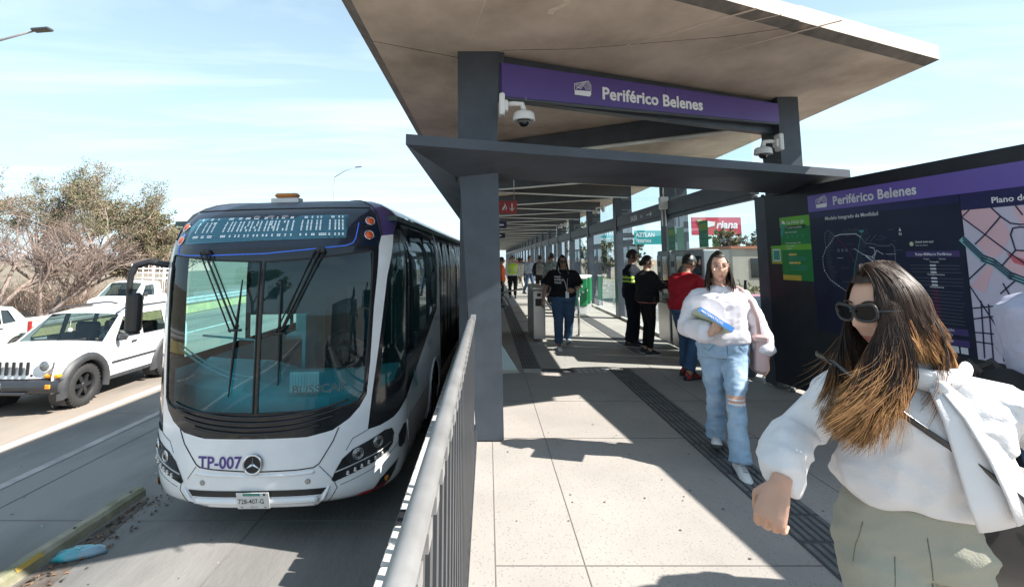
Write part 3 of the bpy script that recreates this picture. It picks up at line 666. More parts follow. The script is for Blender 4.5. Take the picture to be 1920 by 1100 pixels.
for a, b in ((1.085, 2.723), (1.05, 2.565), (-1.085, 2.70), (-1.05, 2.55)):
    c = BP(a, b, 0); n = bnorm(a, b); R = n.to_track_quat('Z', 'Y').to_matrix()
    mb = MB(); mb.ball(c, (.042, .042, .022), n=20, m=8, R=R); o = mb.build('marker_lamp', pm('orange_lens', (.85, .12, .02), (.6, .06, .01), scale=60, rough=.25, coat=.4), bus)
    mb = MB(); mb.tube([c+R @ Vector((.047*cos(i*pi/12), .047*sin(i*pi/12), .004)) for i in range(25)], .007, 8, cap=False); mb.build('lamp_ring', M_chrome, o)
# panel seams
M_seam = pm('panel_gap', (.02, .02, .022), rough=.8)
mb = MB()
def seam(pts, r=.0035):
    q = []
    for i in range(len(pts)-1):
        for t in range(5): q.append((pts[i][0]+(pts[i+1][0]-pts[i][0])*t/5, pts[i][1]+(pts[i+1][1]-pts[i][1])*t/5))
    q.append(pts[-1]); mb.tube([BP(a, b, 0) for a, b in q], r, 5)
hood = [(-.76, .73), (-.70, .60), (-.56, .42), (-.52, .395), (-.4, .38), (0, .355), (.4, .365), (.55, .378), (.60, .41), (.72, .60), (.77, .72)]
seam(hood, .006); seam([(.60, .39), (.72, .26)]); seam([(-.56, .40), (-.66, .28)])
for s in (1, -1):
    seam([(s*.74, .235), (s*.77, .17), (s*.66, -.06)]); seam([(s*.80, .19), (s*1.1, .27), (s*1.35, .38), (s*1.5, .46)], .0025); seam([(s*.84, .50), (s*.90, .60), (s*1.05, .655)], .003)
seam([(1.9, .62), (1.9, .1)], .0025); seam([(1.7, .55), (2.6, .55), (3.3, .55)], .0025)
mb.build('panel_seams', M_seam, bus)
# lower hood lip (bulge under the hood seam)
mb = MB(); A = [i/20*.56 for i in range(-20, 21)]
mb.tube([BP(a, .318+.02*(a/.56)**2, -.004) for a in A], [(.018, .016) for a in A], 8); mb.build('hood_lip', M_bw, bus)
# bumper intake
intake = [(-.64, .205), (-.56, -.03), (-.50, -.045), (.50, -.045), (.62, -.02), (.76, .195), (.70, .205)]
intake = [(-.70, .205), (-.60, -.035), (.60, -.035), (.70, .205)]
slot1 = [(-.665, .185), (-.63, .125), (.63, .125), (.675, .185)]; slot2 = [(-.61, .045), (-.585, .005), (.585, .005), (.61, .045)]
for sl in (slot1, slot2): decal('bumper_slot', sl, M_blk, .003)
mb = MB()
for b0, w_ in ((.085, .60), (-.035, .585)):
    A = [i/16*w_ for i in range(-16, 17)]; mb.tube([BP(a, b0, .008) for a in A], [(.030 if b0 > 0 else .026, .02) for a in A], 10, flat=1)
for s in (1, -1): mb.tube([BP(s*.70, .20, .006), BP(s*.655, .10, .014), BP(s*.60, -.03, .008), BP(s*.585, -.075, .004)], [.008, .018, .02, .010], 8)
mb.build('bumper_bars', M_bw, bus)
for a in (-.50, .50):
    mb = MB(); c = BP(a, .255, .004); n = bnorm(a, .255); mb.disc(c, n, .022); mb.tube([c+n*0, c+n*.006], [.026, .02], 16); mb.build('bumper_lamp', pm('small_lens', (.5, .5, .47), (.25, .25, .24), scale=80, rough=.15, metal=.4), bus)
# headlights
hl = [(.718, .25), (.748, .326), (.807, .426), (.904, .50), (1.066, .552), (1.23, .604), (1.327, .598), (1.355, .547), (1.335, .449), (1.269, .397), (1.141, .347), (.981, .305), (.826, .26), (.739, .233)]
M_hl = pm('headlamp_black', (.010, .011, .013), (.03, .034, .038), scale=8, rough=.10, coat=.8)
M_len = pm('lens_grey', (.34, .36, .38), (.10, .11, .12), scale=40, rough=.06, metal=.5)
for s in (1, -1):
    q = [(s*a, b) for a, b in hl]
    if s < 0: q.reverse()
    mb = MB(); patch(mb, q, BS, step=.05, off=.006); h = mb.build('headlight', M_hl, bus)
    mb = MB(); qq = dens(q, .05); mb.tube([BP(a, b, .005) for a, b in qq+qq[:1]], .004, 5); mb.build('headlight_trim', M_seam, h)
    for a, b in ((.951, .455), (1.15, .52)):
        c = BP(s*a, b, .006); n = bnorm(s*a, b); R = n.to_track_quat('Z', 'Y').to_matrix()
        mb = MB(); mb.ball(c, (.044, .044, .018), n=20, m=8, R=R); o = mb.build('projector_lens', M_len, h)
        mb = MB(); mb.ball(c+n*.012, (.022, .022, .012), n=16, m=8, R=R)
        for rr in (.050, .036): mb.tube([c+R @ Vector((rr*cos(i*pi/12), rr*sin(i*pi/12), .008)) for i in range(25)], .0045, 6, cap=False, mi=1)
        mb.build('lens_ring', [M_blk, M_chrome], o)
    mb = MB(); A = [(.745, .318), (.85, .345), (1.013, .388), (1.18, .425), (1.31, .47)]
    mb.tube([BP(s*a, b, .009) for a, b in A], .0065, 6); mb.build('silver_strip', M_trim, h)
    for a, b in ((.862, .300), (.928, .320), (.992, .338), (1.058, .357), (1.128, .378), (1.20, .400)):
        mb = MB(); c = BP(s*a, b, .008); n = bnorm(s*a, b); mb.ball(c, .013, n=12, m=8); mb.box(c-Vector((0, 0, .018)), (.03, .01, .012)); mb.build('led_lamp', pm('led_lens', (.8, .8, .8), (.5, .5, .5), scale=60, rough=.1, metal=.3), h)
    tp = [(1.13, .035), (1.21, .15), (1.32, .215), (1.46, .27), (1.41, .17), (1.35, .09), (1.25, .05)]
    q = [(s*a, b) for a, b in tp]
    if s < 0: q.reverse()
    o = decal('indicator_recess', q, M_blk, .004)
    mb = MB(); c = BP(s*1.285, .135, .01); n = bnorm(s*1.285, .135); R = n.to_track_quat('Z', 'Y').to_matrix(); mb.ball(c, (.032, .032, .016), n=18, m=8, R=R); mb.build('amber_indicator', pm('amber_lens', (.75, .26, .02), (.5, .12, .01), scale=70, rough=.2, coat=.4), o)
    mb = MB(); mb.tube([c+R @ Vector((.036*cos(i*pi/12), .036*sin(i*pi/12), .003)) for i in range(25)], .005, 6, cap=False); mb.build('indicator_ring', M_blk, o)
    vt = [(1.44, .385), (1.44, .50), (1.55, .575), (1.64, .56), (1.66, .45), (1.60, .37), (1.50, .355)]
    q = [(s*a, b) for a, b in vt]
    if s < 0: q.reverse()
    decal('side_vent', q, M_blk, .004)
mb = MB(); patch(mb, [(.985, .0), (1.29, .045), (1.30, .09), (.985, .045)], BS, step=.05, off=.005); mb.build('red_reflector', pm('reflector_red', (.45, .012, .015), (.35, .01, .012), scale=50, rough=.3), bus)
mb = MB(); mb.tube([BP(1.66, .58, .01), BP(1.72, .42, .015), BP(1.70, .36, .02)], [(.004, .018), (.004, .024), (.004, .012)], 8); mb.build('torn_trim', M_bw, bus)
# star emblem
c = BP(.0, .432, .004); n = bnorm(0, .432); R = n.to_track_quat('Z', 'Y').to_matrix()
mb = MB(); mb.tube([c, c+n*.02], .088, 32); em = mb.build('emblem', pm('emblem_black', (.012, .014, .02), rough=.12), bus)
mb = MB(); mb.tube([c+R @ Vector((.085*cos(i*pi/18), .085*sin(i*pi/18), .02)) for i in range(37)], .0095, 8, cap=False)
Uv = Vector((0, 0, 1)); Uv = (Uv-n*Uv.dot(n)).normalized(); Rv = Uv.cross(n).normalized()
for t in (90, 210, 330):
    d = Rv*cos(radians(t))+Uv*sin(radians(t)); p = n.cross(d); k = c+n*.022
    mb.add([k+p*.013, k-p*.013, k+d*.084, k+n*.012], [(0, 2, 3), (2, 1, 3), (0, 3, 1)])
mb.build('emblem_star', M_chrome, em)
def btext(s, size, a0, b0, name, mat, off=.005, **k):
    vs, fs = txt(s, size, **k); mb = MB(); mb.add([BP(a0+x, b0+y, off) for x, y, z in vs], fs); return mb.build(name, mat, bus)
M_pt = pm('purple_vinyl', (.10, .055, .27), rough=.4)
btext('TP-007', .152, -.535, .392, 'fleet_number', M_pt, bold=.022, space=1.02, sx=.93)
lb = btext('BUSSCAR', .105, .335, 1.055, 'maker_lettering', pm('lettering_dark', (.06, .10, .11), rough=.3, metal=.3), bold=.012, sx=1.15, off=.004)
btext('BUSSCAR', .105, .335, 1.055, 'maker_lettering_outline', pm('lettering_edge', (.45, .52, .53), rough=.3), bold=.022, sx=1.15, off=.0025)
for (s, size, a0, b0, m) in (('AL', .34, 2.05, .78, 'teal'), ('TP-007', .13, 3.35, 1.05, 'purple'), ('BUSSCAR', .09, 4.15, 1.33, 'purple')):
    btext(s, size, a0, b0, 'side_lettering', pm('teal_vinyl', (.04, .20, .22), rough=.4) if m == 'teal' else M_pt, bold=.02, off=.004)
# plate
n = bnorm(0, .11); c = BP(0.005, .115, .035); Uv = Vector((0, 0, 1)); Uv = (Uv-n*Uv.dot(n)).normalized(); Rv = Uv.cross(n).normalized()
Rm = Matrix((Rv, Uv, n)).transposed()
mb = MB(); mb.box(c, (.305, .165, .006), 0, Rm, bev=.0); mb.box(c+Uv*.065+n*.0035-Rv*.01, (.16, .026, .002), 1, Rm); mb.box(c+Uv*.065+n*.0035+Rv*.11, (.02, .024, .002), 2, Rm)
put_text(mb, '728-407-G', .070, c-Rv*.142-Uv*.028, Rv, Uv, off=.0045, mi=2, bold=.006, sx=.80); put_text(mb, 'MEXICO', .018, c-Rv*.03-Uv*.068, Rv, Uv, off=.0045, mi=2)
for s in (-1, 1): mb.box(c+Rv*s*.11-Uv*.066+n*.004, (.02, .006, .002), 2, Rm)
mb.build('number_plate', [pm('plate_white', (.70, .70, .70), rough=.4), pm('plate_blue', (.02, .20, .32), (.10, .30, .10), scale=30, rough=.4), M_blk], bus)
# roof beacon
mb = MB(); q = BP(-.08, 3.0, 0); x, y, z = q.x-.06, IY(5.85), 3.32
mb.bb((x-.16, y, z-.02), (x+.16, y+.14, z+.045)); o = mb.build('beacon_base', M_wp, bus)
mb = MB(); mb.bb((x-.13, y+.01, z+.055), (x+.135, y+.13, z+.105), bev=.02); mb.build('beacon_light', pm('beacon_orange', (.55, .20, .04), (.42, .15, .03), scale=20, rough=.4), o)
# mirror
mb = MB()
pts = [BP(-1.42, 2.30, -.02), BP(-1.42, 2.33, .10)+Vector((-.06, -.02, .0)), Vector((-1.60, IY(5.36), 2.62)), Vector((-1.66, IY(5.32), 2.5)), Vector((-1.66, IY(5.32), 2.28))]
pts = [Vector((-1.22, IY(5.5), 2.62)), Vector((-1.38, IY(5.42), 2.66)), Vector((-1.50, IY(5.38), 2.62)), Vector((-1.53, IY(5.36), 2.52)), Vector((-1.54, IY(5.36), 2.36)), Vector((-1.53, IY(5.36), 2.28))]
pp = []
for i in range(len(pts)-1):
    for t in range(3): pp.append(pts[i].lerp(pts[i+1], t/3))
pp.append(pts[-1]); rr = [(.034, .045)]*3+[(.034, .042)]*6+[(.03, .038)]*4+[(.024, .028)]*(len(pp)-13)
mb.tube(pp, rr, 10); mi_ = mb.build('mirror_arm', M_blk, bus)
mb = MB(); mb.box((-1.485, IY(5.37), 2.13), (.15, .10, .42), bev=.035); mb.build('mirror_housing', M_blk, mi_)
mb = MB(); mb.box((-1.485, IY(5.422), 2.13), (.12, .004, .36)); mb.build('mirror_glass', M_chrome, mi_)
# wipers
for (ax, tip, blade) in ((-.60, (-.20, 1.66), ((-.175, 2.14), (-.25, 1.04))), (.56, (.22, 1.62), ((.20, 2.12), (.215, 1.14)))):
    mb = MB(); p0 = BP(ax, 2.41, .04); p1 = BP(tip[0], tip[1], .05)
    mb.box(p0-bnorm(ax, 2.41)*.02, (.09, .05, .06), bev=.015)
    mb.tube([p0, p1], .011, 6); mb.tube([p0+Vector((.05, 0, 0)), p1+Vector((.03, 0, .03))], .008, 6); mb.tube([p0+Vector((-.05, 0, 0)), p1+Vector((-.05, 0, -.02))], .008, 6); mb.tube([p1-Vector((.07, 0, 0)), p1+Vector((.06, 0, 0))], .012, 6)
    o = mb.build('wiper_arm', M_blk, bus)
    mb = MB(); A, B = blade; q = [(A[0]+(B[0]-A[0])*t/8, A[1]+(B[1]-A[1])*t/8) for t in range(9)]
    mb.tube([BP(a, b, .022) for a, b in q], [(.006, .009), (.008, .014), (.01, .02), (.012, .024), (.013, .026), (.012, .024), (.01, .02), (.008, .014), (.006, .009)], 6); mb.build('wiper_blade', M_blk, o)
# wheels
def wheel(parent, x, y, z, r, wd, mt=None, side=1, spokes=6, rimmat=None, hub=None, letter=False):
    mt = mt or M_rub; mb = MB(); C = Vector((x, y, z)); n = 32; sx = side
    prof = [(-wd/2, r*.62), (-wd/2, r*.93), (-wd*.38, r), (wd*.38, r), (wd/2, r*.93), (wd/2, r*.66), (wd*.42, r*.60), (-wd*.3, r*.60)]
    rings = [[C+Vector((sx*a, rr*cos(2*pi*i/n), rr*sin(2*pi*i/n))) for i in range(n)] for a, rr in prof]
    mb.loft(rings, 0, cap=False)
    for i in range(n):
        t = 2*pi*i/n; R = Matrix.Rotation(t, 3, 'X'); mb.box(C+R @ Vector((0, r*.995, 0)), (wd*.9, .022, r*.09), 0, R)
    w_ = mb.build('wheel', mt, parent)
    mb = MB(); rm = rimmat or M_trim
    mb.loft([[C+Vector((sx*a, rr*cos(2*pi*i/n), rr*sin(2*pi*i/n))) for i in range(n)] for a, rr in ((wd*.46, r*.67), (wd*.47, r*.62), (wd*.2, r*.58), (-wd*.2, r*.56))], 0, cap=False)
    mb.disc(C+Vector((sx*wd*.05, 0, 0)), (sx, 0, 0), r*.56, 1)
    for i in range(spokes):
        t = 2*pi*i/spokes; R = Matrix.Rotation(t, 3, 'X')
        mb.prism([C+R @ Vector((sx*wd*.38, r*.10, -r*.10)), C+R @ Vector((sx*wd*.30, r*.58, -r*.075)), C+R @ Vector((sx*wd*.30, r*.58, r*.075)), C+R @ Vector((sx*wd*.38, r*.10, r*.10))], (-sx*.03, 0, 0))
    mb.tube([C+Vector((sx*wd*.30, 0, 0)), C+Vector((sx*wd*.44, 0, 0))], [r*.19, r*.15], 14); mb.build('rim', [rm, M_blk], w_)
    return w_
for s in (1, -1):
    for y in (BYE+wheel_c-BLEN, BYE+wheel_c-BLEN+6.0): wheel(bus, s*1.12, y-BO.y, .50, .50, .28, side=s, spokes=8)
mb = MB()
for s in (1, -1):
    c = BS(s*wheel_c, .3); mb.bb((s*.8, c[1]-.62, .3), (s*.84, c[1]+.65, 1.0)); mb.bb((s*.8, c[1]-.62, 1.0), (s*1.27, c[1]+.65, .99))
mb.build('wheel_well', M_blk, bus)
# ================================================================ cars
M_carw = pm('car_white', (.78, .78, .78), (.74, .74, .75), scale=1, rough=.25, coat=.5)
M_carg = pm('car_pale_green', (.52, .62, .58), (.48, .58, .54), scale=1, rough=.3, coat=.5)
M_cgl = glassmat('car_glass', (.45, .55, .55), .06)
M_cgd = pm('car_dark_glass', (.02, .028, .03), rough=.08, coat=.3)
M_clad = pm('dark_cladding', (.050, .052, .056), (.035, .037, .04), scale=8, rough=.5)
M_tail = pm('tail_lens', (.35, .02, .02), rough=.2)
def make_car(name, label, loc, rz, W, sil, hw, belt, tum, arches, wins, paint, group=None, wheel_r=.35, seethrough=False, wheels=None, lo=.3, ends=None, front_cut=None, cat='car'):
    """sil: list of (y,z,kind) from front bottom over the roof to rear bottom; kind p=paint g=glass d=dark for the strip starting there"""
    root = empty(name, loc, rz); tag(root, label, cat, group)
    y0 = min(p[0] for p in sil); y1 = max(p[0] for p in sil)
    def wid(y, z):
        w_ = hw; w_ -= max(0, z-belt)*tum; w_ -= max(0, .55-z)*.10
        e = min(y-y0, y1-y); w_ -= .10*max(0, 1-e/.55)**2; return w_
    # across strips
    top = MB(); idx = {'p': 0, 'g': 1, 'd': 2}
    def row(y, z, inn=.0):
        w_ = wid(y, z)-inn; r = []
        for t in (-1, -.94, -.8, -.4, 0, .4, .8, .94, 1): r.append((w_*t, y+ (0.10 if y > (y0+y1)/2 else -.10)*0+(abs(t)**3)*(.10 if y < y0+.5 else (-.08 if y > y1-.4 else 0)), z+(.03*(1-t*t) if z > .9 else 0)))
        return r
    strips = []
    for i in range(len(sil)-1):
        a, b = sil[i], sil[i+1]; n = 3 if b[2] != a[2] or True else 1; rows = [row(a[0]+(b[0]-a[0])*t/n, a[1]+(b[1]-a[1])*t/n) for t in range(n+1)]; strips.append((rows, a[2]))
    body = MB(); glass = {}
    for rows, k in strips:
        if k == 'g':
            g_ = MB(); g_.loft([r[1:-1] for r in rows], 0, cap=False, closed=False)
            body.loft([r[:2] for r in rows], 0, cap=False, closed=False); body.loft([r[-2:] for r in rows], 0, cap=False, closed=False)
            g_.build('windscreen' if rows[0][0][1] < (y0+y1)/2 else 'rear_window', M_cgl if seethrough else M_cgd, root)
        else: body.loft(rows, idx[k], cap=False, closed=False)
    outline = [(p[0], p[1]) for p in sil]
    for s in (1, -1):
        hol = [[(c+r_*cos(t*pi/12), max(lo-.001, z_+r_*sin(t*pi/12))) for t in range(0, 13)]+[] for (c, z_, r_) in arches]
        ol = outline[:]
        # arches cut from the bottom edge
        bot = [(ol[-1][0], lo)]
        for (c, z_, r_) in sorted(arches, key=lambda q: -q[0]):
            th = math.asin(max(-1, min(1, (lo-z_)/r_))); bot += [(c+r_*cos(th+(pi-2*th)*t/12), z_+r_*sin(th+(pi-2*th)*t/12)) for t in range(13)]
        bot.append((ol[0][0], lo))
        poly = ol+bot
        if s < 0: poly = poly
        patch(body, poly, lambda y, z, s=s: (s*wid(y, z), y, z), holes=wins, step=.16, mi=0)
        for wv in wins:
            g_ = MB(); patch(g_, wv, lambda y, z, s=s: (s*(wid(y, z)-.012), y, z), step=.3); g_.build('side_window', M_cgl if seethrough else M_cgd, root)
            q = dens(wv, .15); body.tube([(s*wid(y, z), y, z) for y, z in q+q[:1]], .010, 5, mi=2)
    body.add([(-hw+.12, y0+.2, lo-.02), (hw-.12, y0+.2, lo-.02), (hw-.12, y1-.2, lo-.02), (-hw+.12, y1-.2, lo-.02)], [(0, 3, 2, 1)], 2)
    for (c, z_, r_) in arches:
        for s in (1, -1): body.loft([[(s*(hw-x), c+r_*cos(t*pi/10), z_+r_*sin(t*pi/10)) for t in range(-2, 13)] for x in (.02, .30)], 2, cap=False, closed=False); body.add([(s*(hw-.30), c+r_*cos(t*pi/10), z_+r_*sin(t*pi/10)) for t in range(20)], [tuple(range(20))], 2)
    body.build('body', [paint, M_cgd, M_clad], root)
    for (c, z_, r_) in arches:
        for s in (1, -1): wheel(root, s*(hw-.12), c, wheel_r, wheel_r, .24, side=s, spokes=6, rimmat=(wheels or M_trim))
    return root, wid
# jeep-like off-roader
wn1 = [(.72, 1.10), (1.42, 1.08), (1.40, 1.50), (1.02, 1.48)]; wn2 = [(1.52, 1.08), (2.26, 1.08), (2.24, 1.50), (1.52, 1.50)]; wn3 = [(2.36, 1.08), (3.0, 1.08), (2.88, 1.48), (2.36, 1.50)]
jsil = [(-.62, .40, 'd'), (-.65, .62, 'p'), (-.60, .95, 'p'), (-.52, 1.0, 'p'), (.42, 1.07, 'g'), (.98, 1.53, 'p'), (1.6, 1.60, 'p'), (2.6, 1.60, 'p'), (3.02, 1.56, 'g'), (3.22, 1.05, 'p'), (3.28, .60, 'd'), (3.25, .40, 'p')]
jeep, jw = make_car('parked_jeep', '', (-8.25, 9.62, RZ), 0, 0, jsil, .88, 1.0, .28, [(0, .37, .45), (2.42, .37, .45)], [wn1, wn2, wn3], M_carw, wheel_r=.37, seethrough=True, wheels=M_blk, lo=.36)
jeep.name = 'off_roader'; tag(jeep, 'white boxy off-roader with seven slot grille and dark wheel arches in the near traffic lane', 'car')
for s in (1, -1):
    for c in (0, 2.42):
        mb = MB(); R_ = [((s*(.87+t_), c+r_*cos(a*pi/14)*1.04, .37+r_*sin(a*pi/14))) for a in range(0)]
        rings = []
        for a in range(-1, 16):
            th = a*pi/14; cy, sz = cos(th), sin(th)
            rings.append([(s*(.86), c+.44*cy*1.0, .37+.44*sz), (s*.935, c+.45*cy, .37+.45*sz), (s*.925, c+.53*cy*1.03, .37+.55*sz), (s*.85, c+.60*cy, .37+.60*sz)])
        mb.loft(rings, 0, closed=False); mb.build('wheel_arch_flare', M_clad, jeep)
    mb = MB(); mb.bb((s*.875-.012, .62, .62), (s*.875+.02, 1.98, .67), bev=.01); mb.build('side_moulding', M_clad, jeep)
    mb = MB(); mb.bb((s*.84-.02, .50, .33), (s*.84+.03, 1.95, .40)); mb.build('sill', M_clad, jeep)
    mb = MB(); mb.box((s*.90, 1.20, .98), (.03, .15, .04), bev=.012); mb.build('door_handle', M_clad, jeep)
    mb = MB(); mb.box((s*1.0, .72, 1.13), (.17, .10, .13), bev=.04); mb.box((s*.90, .76, 1.07), (.12, .06, .05)); mb.build('wing_mirror', M_clad, jeep)
    mb = MB(); mb.tube([(s*.68, .9, 1.56), (s*.68, 1.15, 1.65), (s*.68, 2.5, 1.66), (s*.68, 2.8, 1.60)], .018, 6); mb.build('roof_rail', M_blk, jeep)
    c = Vector((s*.63, -.62, .83)); mb = MB(); mb.tube([c+Vector((0, .05, 0)), c+Vector((0, -.015, 0))], .105, 22, 1); mb.ball(c+Vector((0, -.01, 0)), (.085, .03, .085), n=18, m=8); mb.build('headlight', [M_len, M_carw], jeep)
    mb = MB(); mb.box((s*.74, -.57, .655), (.26, .10, .065), bev=.02); mb.build('indicator', pm('amber_wide', (.85, .38, .04), (.7, .25, .02), scale=40, rough=.25), jeep)
    mb = MB(); mb.box((s*.76, -.69, .50), (.09, .03, .075), bev=.012); mb.build('fog_indicator', pm('amber_wide', (.85, .38, .04)), jeep)
    mb = MB(); mb.box((s*.46, -.675, .68), (.04, .02, .04), bev=.01); mb.build('bumper_plug', M_blk, jeep)
for s in (1, -1):
    mb = MB()
    for q in ([(.55, 1.06), (.50, .75), (.52, .42)], [(1.46, 1.55), (1.46, 1.06), (1.46, .42)], [(2.30, 1.53), (2.30, 1.06), (2.26, .85), (2.12, .70)], [(.52, .42), (1.46, .42)], [(-.50, .96), (.0, 1.0), (.5, 1.045)]): mb.tube([(s*(jw(y, z)+.001), y, z) for y, z in q], .005, 5)
    mb.build('door_gap', M_seam, jeep)
mb = MB(); mb.tube([(-.62, -.50, 1.0), (-.66, .42, 1.07)], .004, 5); mb.tube([(.62, -.50, 1.0), (.66, .42, 1.07)], .004, 5); mb.build('bonnet_gap', M_seam, jeep)
mb = MB()
for i in range(7): mb.box(((i-3)*.122, -.655, .79), (.052, .03, .22), bev=.015)
mb.build('grille_slots', M_blk, jeep)
mb = MB(); mb.loft([[(x, -.73+abs(x)**3*.16+dy, z) for dy, z in ((.10, .36), (-.02, .40), (-.04, .50), (-.02, .58), (.10, .60))] for x in (-.90, -.7, -.4, 0, .4, .7, .90)], 0, closed=False); mb.box((0, -.75, .40), (.9, .05, .05), 0, bev=.02); mb.build('front_bumper', pm('bumper_dark', (.03, .033, .04), rough=.25, coat=.3), jeep)
def plate_on(par, c, X_, text, w_=.30, h_=.15):
    mb = MB(); c = Vector(c); X_ = Vector(X_); n = X_.cross(Vector((0, 0, 1))); mb.box(c, (w_, .008, h_), 0); put_text(mb, text, .055, c-X_*w_*.44-Vector((0, 0, .02)), X_, (0, 0, 1), off=.006, mi=1, sx=.8); return mb.build('number_plate', [pm('plate_white', (.7, .7, .7)), M_blk], par)
plate_on(jeep, (-.12, -.775, .50), (1, 0, 0), 'JKF-28-14')
mb = MB(); 
for a, b in (((-.55, .40, 1.10), (-.10, .47, 1.12)), ((-.05, .40, 1.10), (.45, .47, 1.12))): mb.tube([a, b], .012, 5)
mb.build('wiper', M_blk, jeep)
mb = MB(); mb.bb((-.8, .45, .9), (.8, .75, 1.06), bev=.03); mb.bb((-.8, .5, .38), (.8, 2.9, .45)); mb.bb((-.62, 1.5, .5), (-.12, 1.62, 1.32), bev=.05); mb.bb((.12, 1.5, .5), (.62, 1.62, 1.32), bev=.05); mb.bb((-.6, 2.3, .5), (.6, 2.42, 1.25), bev=.05)
c = Vector((.38, .85, 1.08)); mb.tube([c+Vector((.17*cos(i*pi/10), .05*sin(i*pi/10), .17*sin(i*pi/10))) for i in range(21)], .012, 6, cap=False); mb.build('interior', M_blk, jeep)
mb = MB(); mb.tube([(0, .62, 1.45), (0, .62, 1.30)], .003, 4); mb.ball((0, .62, 1.26), (.05, .03, .05)); mb.build('hanging_ornament', M_wp, jeep)
# pale green hatchback
hs = [(-.75, .30, 'p'), (-.78, .58, 'p'), (-.65, .82, 'p'), (.15, .98, 'g'), (.85, 1.38, 'p'), (1.6, 1.44, 'p'), (2.35, 1.38, 'g'), (2.78, .98, 'p'), (2.86, .55, 'p'), (2.80, .30, 'p')]
hb, hwf = make_car('hatchback', 'pale green small hatchback cut by the left picture edge beside the guard rail', (-13.42, 11.5, RZ), 0, 0, hs, .80, .92, .30, [(0, .28, .34), (2.45, .28, .34)], [[(.45, .98), (1.25, .98), (1.25, 1.32), (.95, 1.32)], [(1.32, .98), (1.95, .98), (1.95, 1.33), (1.32, 1.33)], [(2.0, .98), (2.36, 1.0), (2.2, 1.30), (2.0, 1.32)]], M_carg, wheel_r=.29, lo=.28)
for y in (1.18, 1.92):
    mb = MB(); mb.box((.81, y, .86), (.03, .13, .035), bev=.01); mb.build('door_handle', M_clad, hb)
mb = MB(); mb.bb((.70, 2.80, .62), (.79, 2.87, .95), bev=.02); mb.build('tail_light', M_tail, hb)
mb = MB(); put_text(mb, 'SERVICIO', .10, (.815, 1.5, .70), (0, 1, 0), (0, 0, 1), bold=.02); put_text(mb, 'TEL 33', .08, (.815, 1.5, .60), (0, 1, 0), (0, 0, 1), bold=.02); mb.build('door_lettering', pm('orange_vinyl', (.55, .20, .12)), hb)
# white pickup with rack on the service road
vs_ = [(-.9, .35, 'p'), (-.95, .65, 'p'), (-.8, .92, 'p'), (-.25, 1.05, 'g'), (.35, 1.60, 'p'), (.9, 1.68, 'p'), (1.5, 1.62, 'g'), (1.6, 1.0, 'p'), (3.4, .95, 'p'), (3.4, .35, 'p')]
pk, pw_ = make_car('pickup_truck', 'white pickup with ladder rack behind the guard rail under the bare trees', (-16.15, 22.6, RZ-.02), 0, 0, vs_, .84, 1.0, .20, [(0, .32, .38), (2.6, .32, .38)], [[(.20, 1.06), (1.05, 1.06), (1.05, 1.52), (.50, 1.50)]], M_carw, wheel_r=.32, seethrough=True, lo=.33, cat='pickup')
mb = MB(); mb.bb((-.8, .05, .8), (.8, .3, 1.0)); mb.bb((-.75, .9, .5), (.75, 1.0, 1.3)); mb.build('interior', M_blk, pk)
mb = MB()
for x in (-.8, -.27, .27, .8):
    for y in (1.75, 3.3): mb.tube([(x, y, .95), (x, y, 2.45)], .028, 6)
for z in (1.75, 2.0, 2.2, 2.45):
    for y in (1.75, 3.3): mb.tube([(-.8, y, z), (.8, y, z)], .022, 6)
    for x in (-.8, .8): mb.tube([(x, 1.75, z), (x, 3.3, z)], .022, 6)
for i in range(7): mb.tube([(-.8+i*.265, 1.75, 1.75), (-.8+i*.265, 1.75, 2.45)], .012, 5)
mb.build('ladder_rack', M_carw, pk)
for s in (1, -1):
    mb = MB(); mb.box((s*.95, .28, 1.12), (.14, .06, .2), bev=.03); mb.build('wing_mirror', M_clad, pk)
    mb = MB(); mb.box((s*.6, -.93, .72), (.3, .05, .14), bev=.03); mb.build('headlight', M_len, pk)
# simple cars behind the glass wall, on the far road
def small_car(label, loc, rz, paint, k=1.0, name='parked_car'):
    ss = [(-.8, .32, 'p'), (-.82, .6, 'p'), (-.6, .85, 'p'), (.25, .98, 'g'), (.9, 1.38, 'p'), (1.7, 1.42, 'p'), (2.2, 1.38, 'g'), (2.9, 1.0, 'p'), (3.4, .95, 'p'), (3.45, .5, 'p'), (3.4, .32, 'p')]
    r_, _ = make_car(name, label, loc, rz, 0, ss, .84, .95, .3, [(0, .3, .35), (2.6, .3, .35)], [[(.55, .98), (1.45, .98), (1.45, 1.33), (1.0, 1.33)], [(1.53, .98), (2.5, .98), (2.15, 1.33), (1.53, 1.33)]], paint, wheel_r=.3, lo=.3, group='cars on the road beyond the glass wall')
    for s in (1, -1):
        mb = MB(); mb.box((s*.6, -.80, .66), (.28, .08, .12), bev=.03); mb.build('headlight', M_len, r_)
        mb = MB(); mb.box((s*.65, 3.44, .8), (.25, .05, .14), bev=.02); mb.build('tail_light', M_tail, r_)
    return r_
small_car('white car on the far road, seen through the glass just left of the map board', (12.6, 22, RZ), pi, M_carw)
small_car('red car on the far road, seen through the glass above the black console', (9.2, 19.5, RZ), pi, pm('car_red', (.45, .03, .03), rough=.25, coat=.4))
small_car('silver grey car on the far road behind the ticket machines', (9.5, 34, RZ), pi, pm('car_silver', (.45, .47, .48), rough=.3, metal=.4))
small_car('dark blue car on the far road behind the black shirt woman', (7.2, 44, RZ), pi, pm('car_blue', (.03, .05, .12), rough=.25, coat=.4))
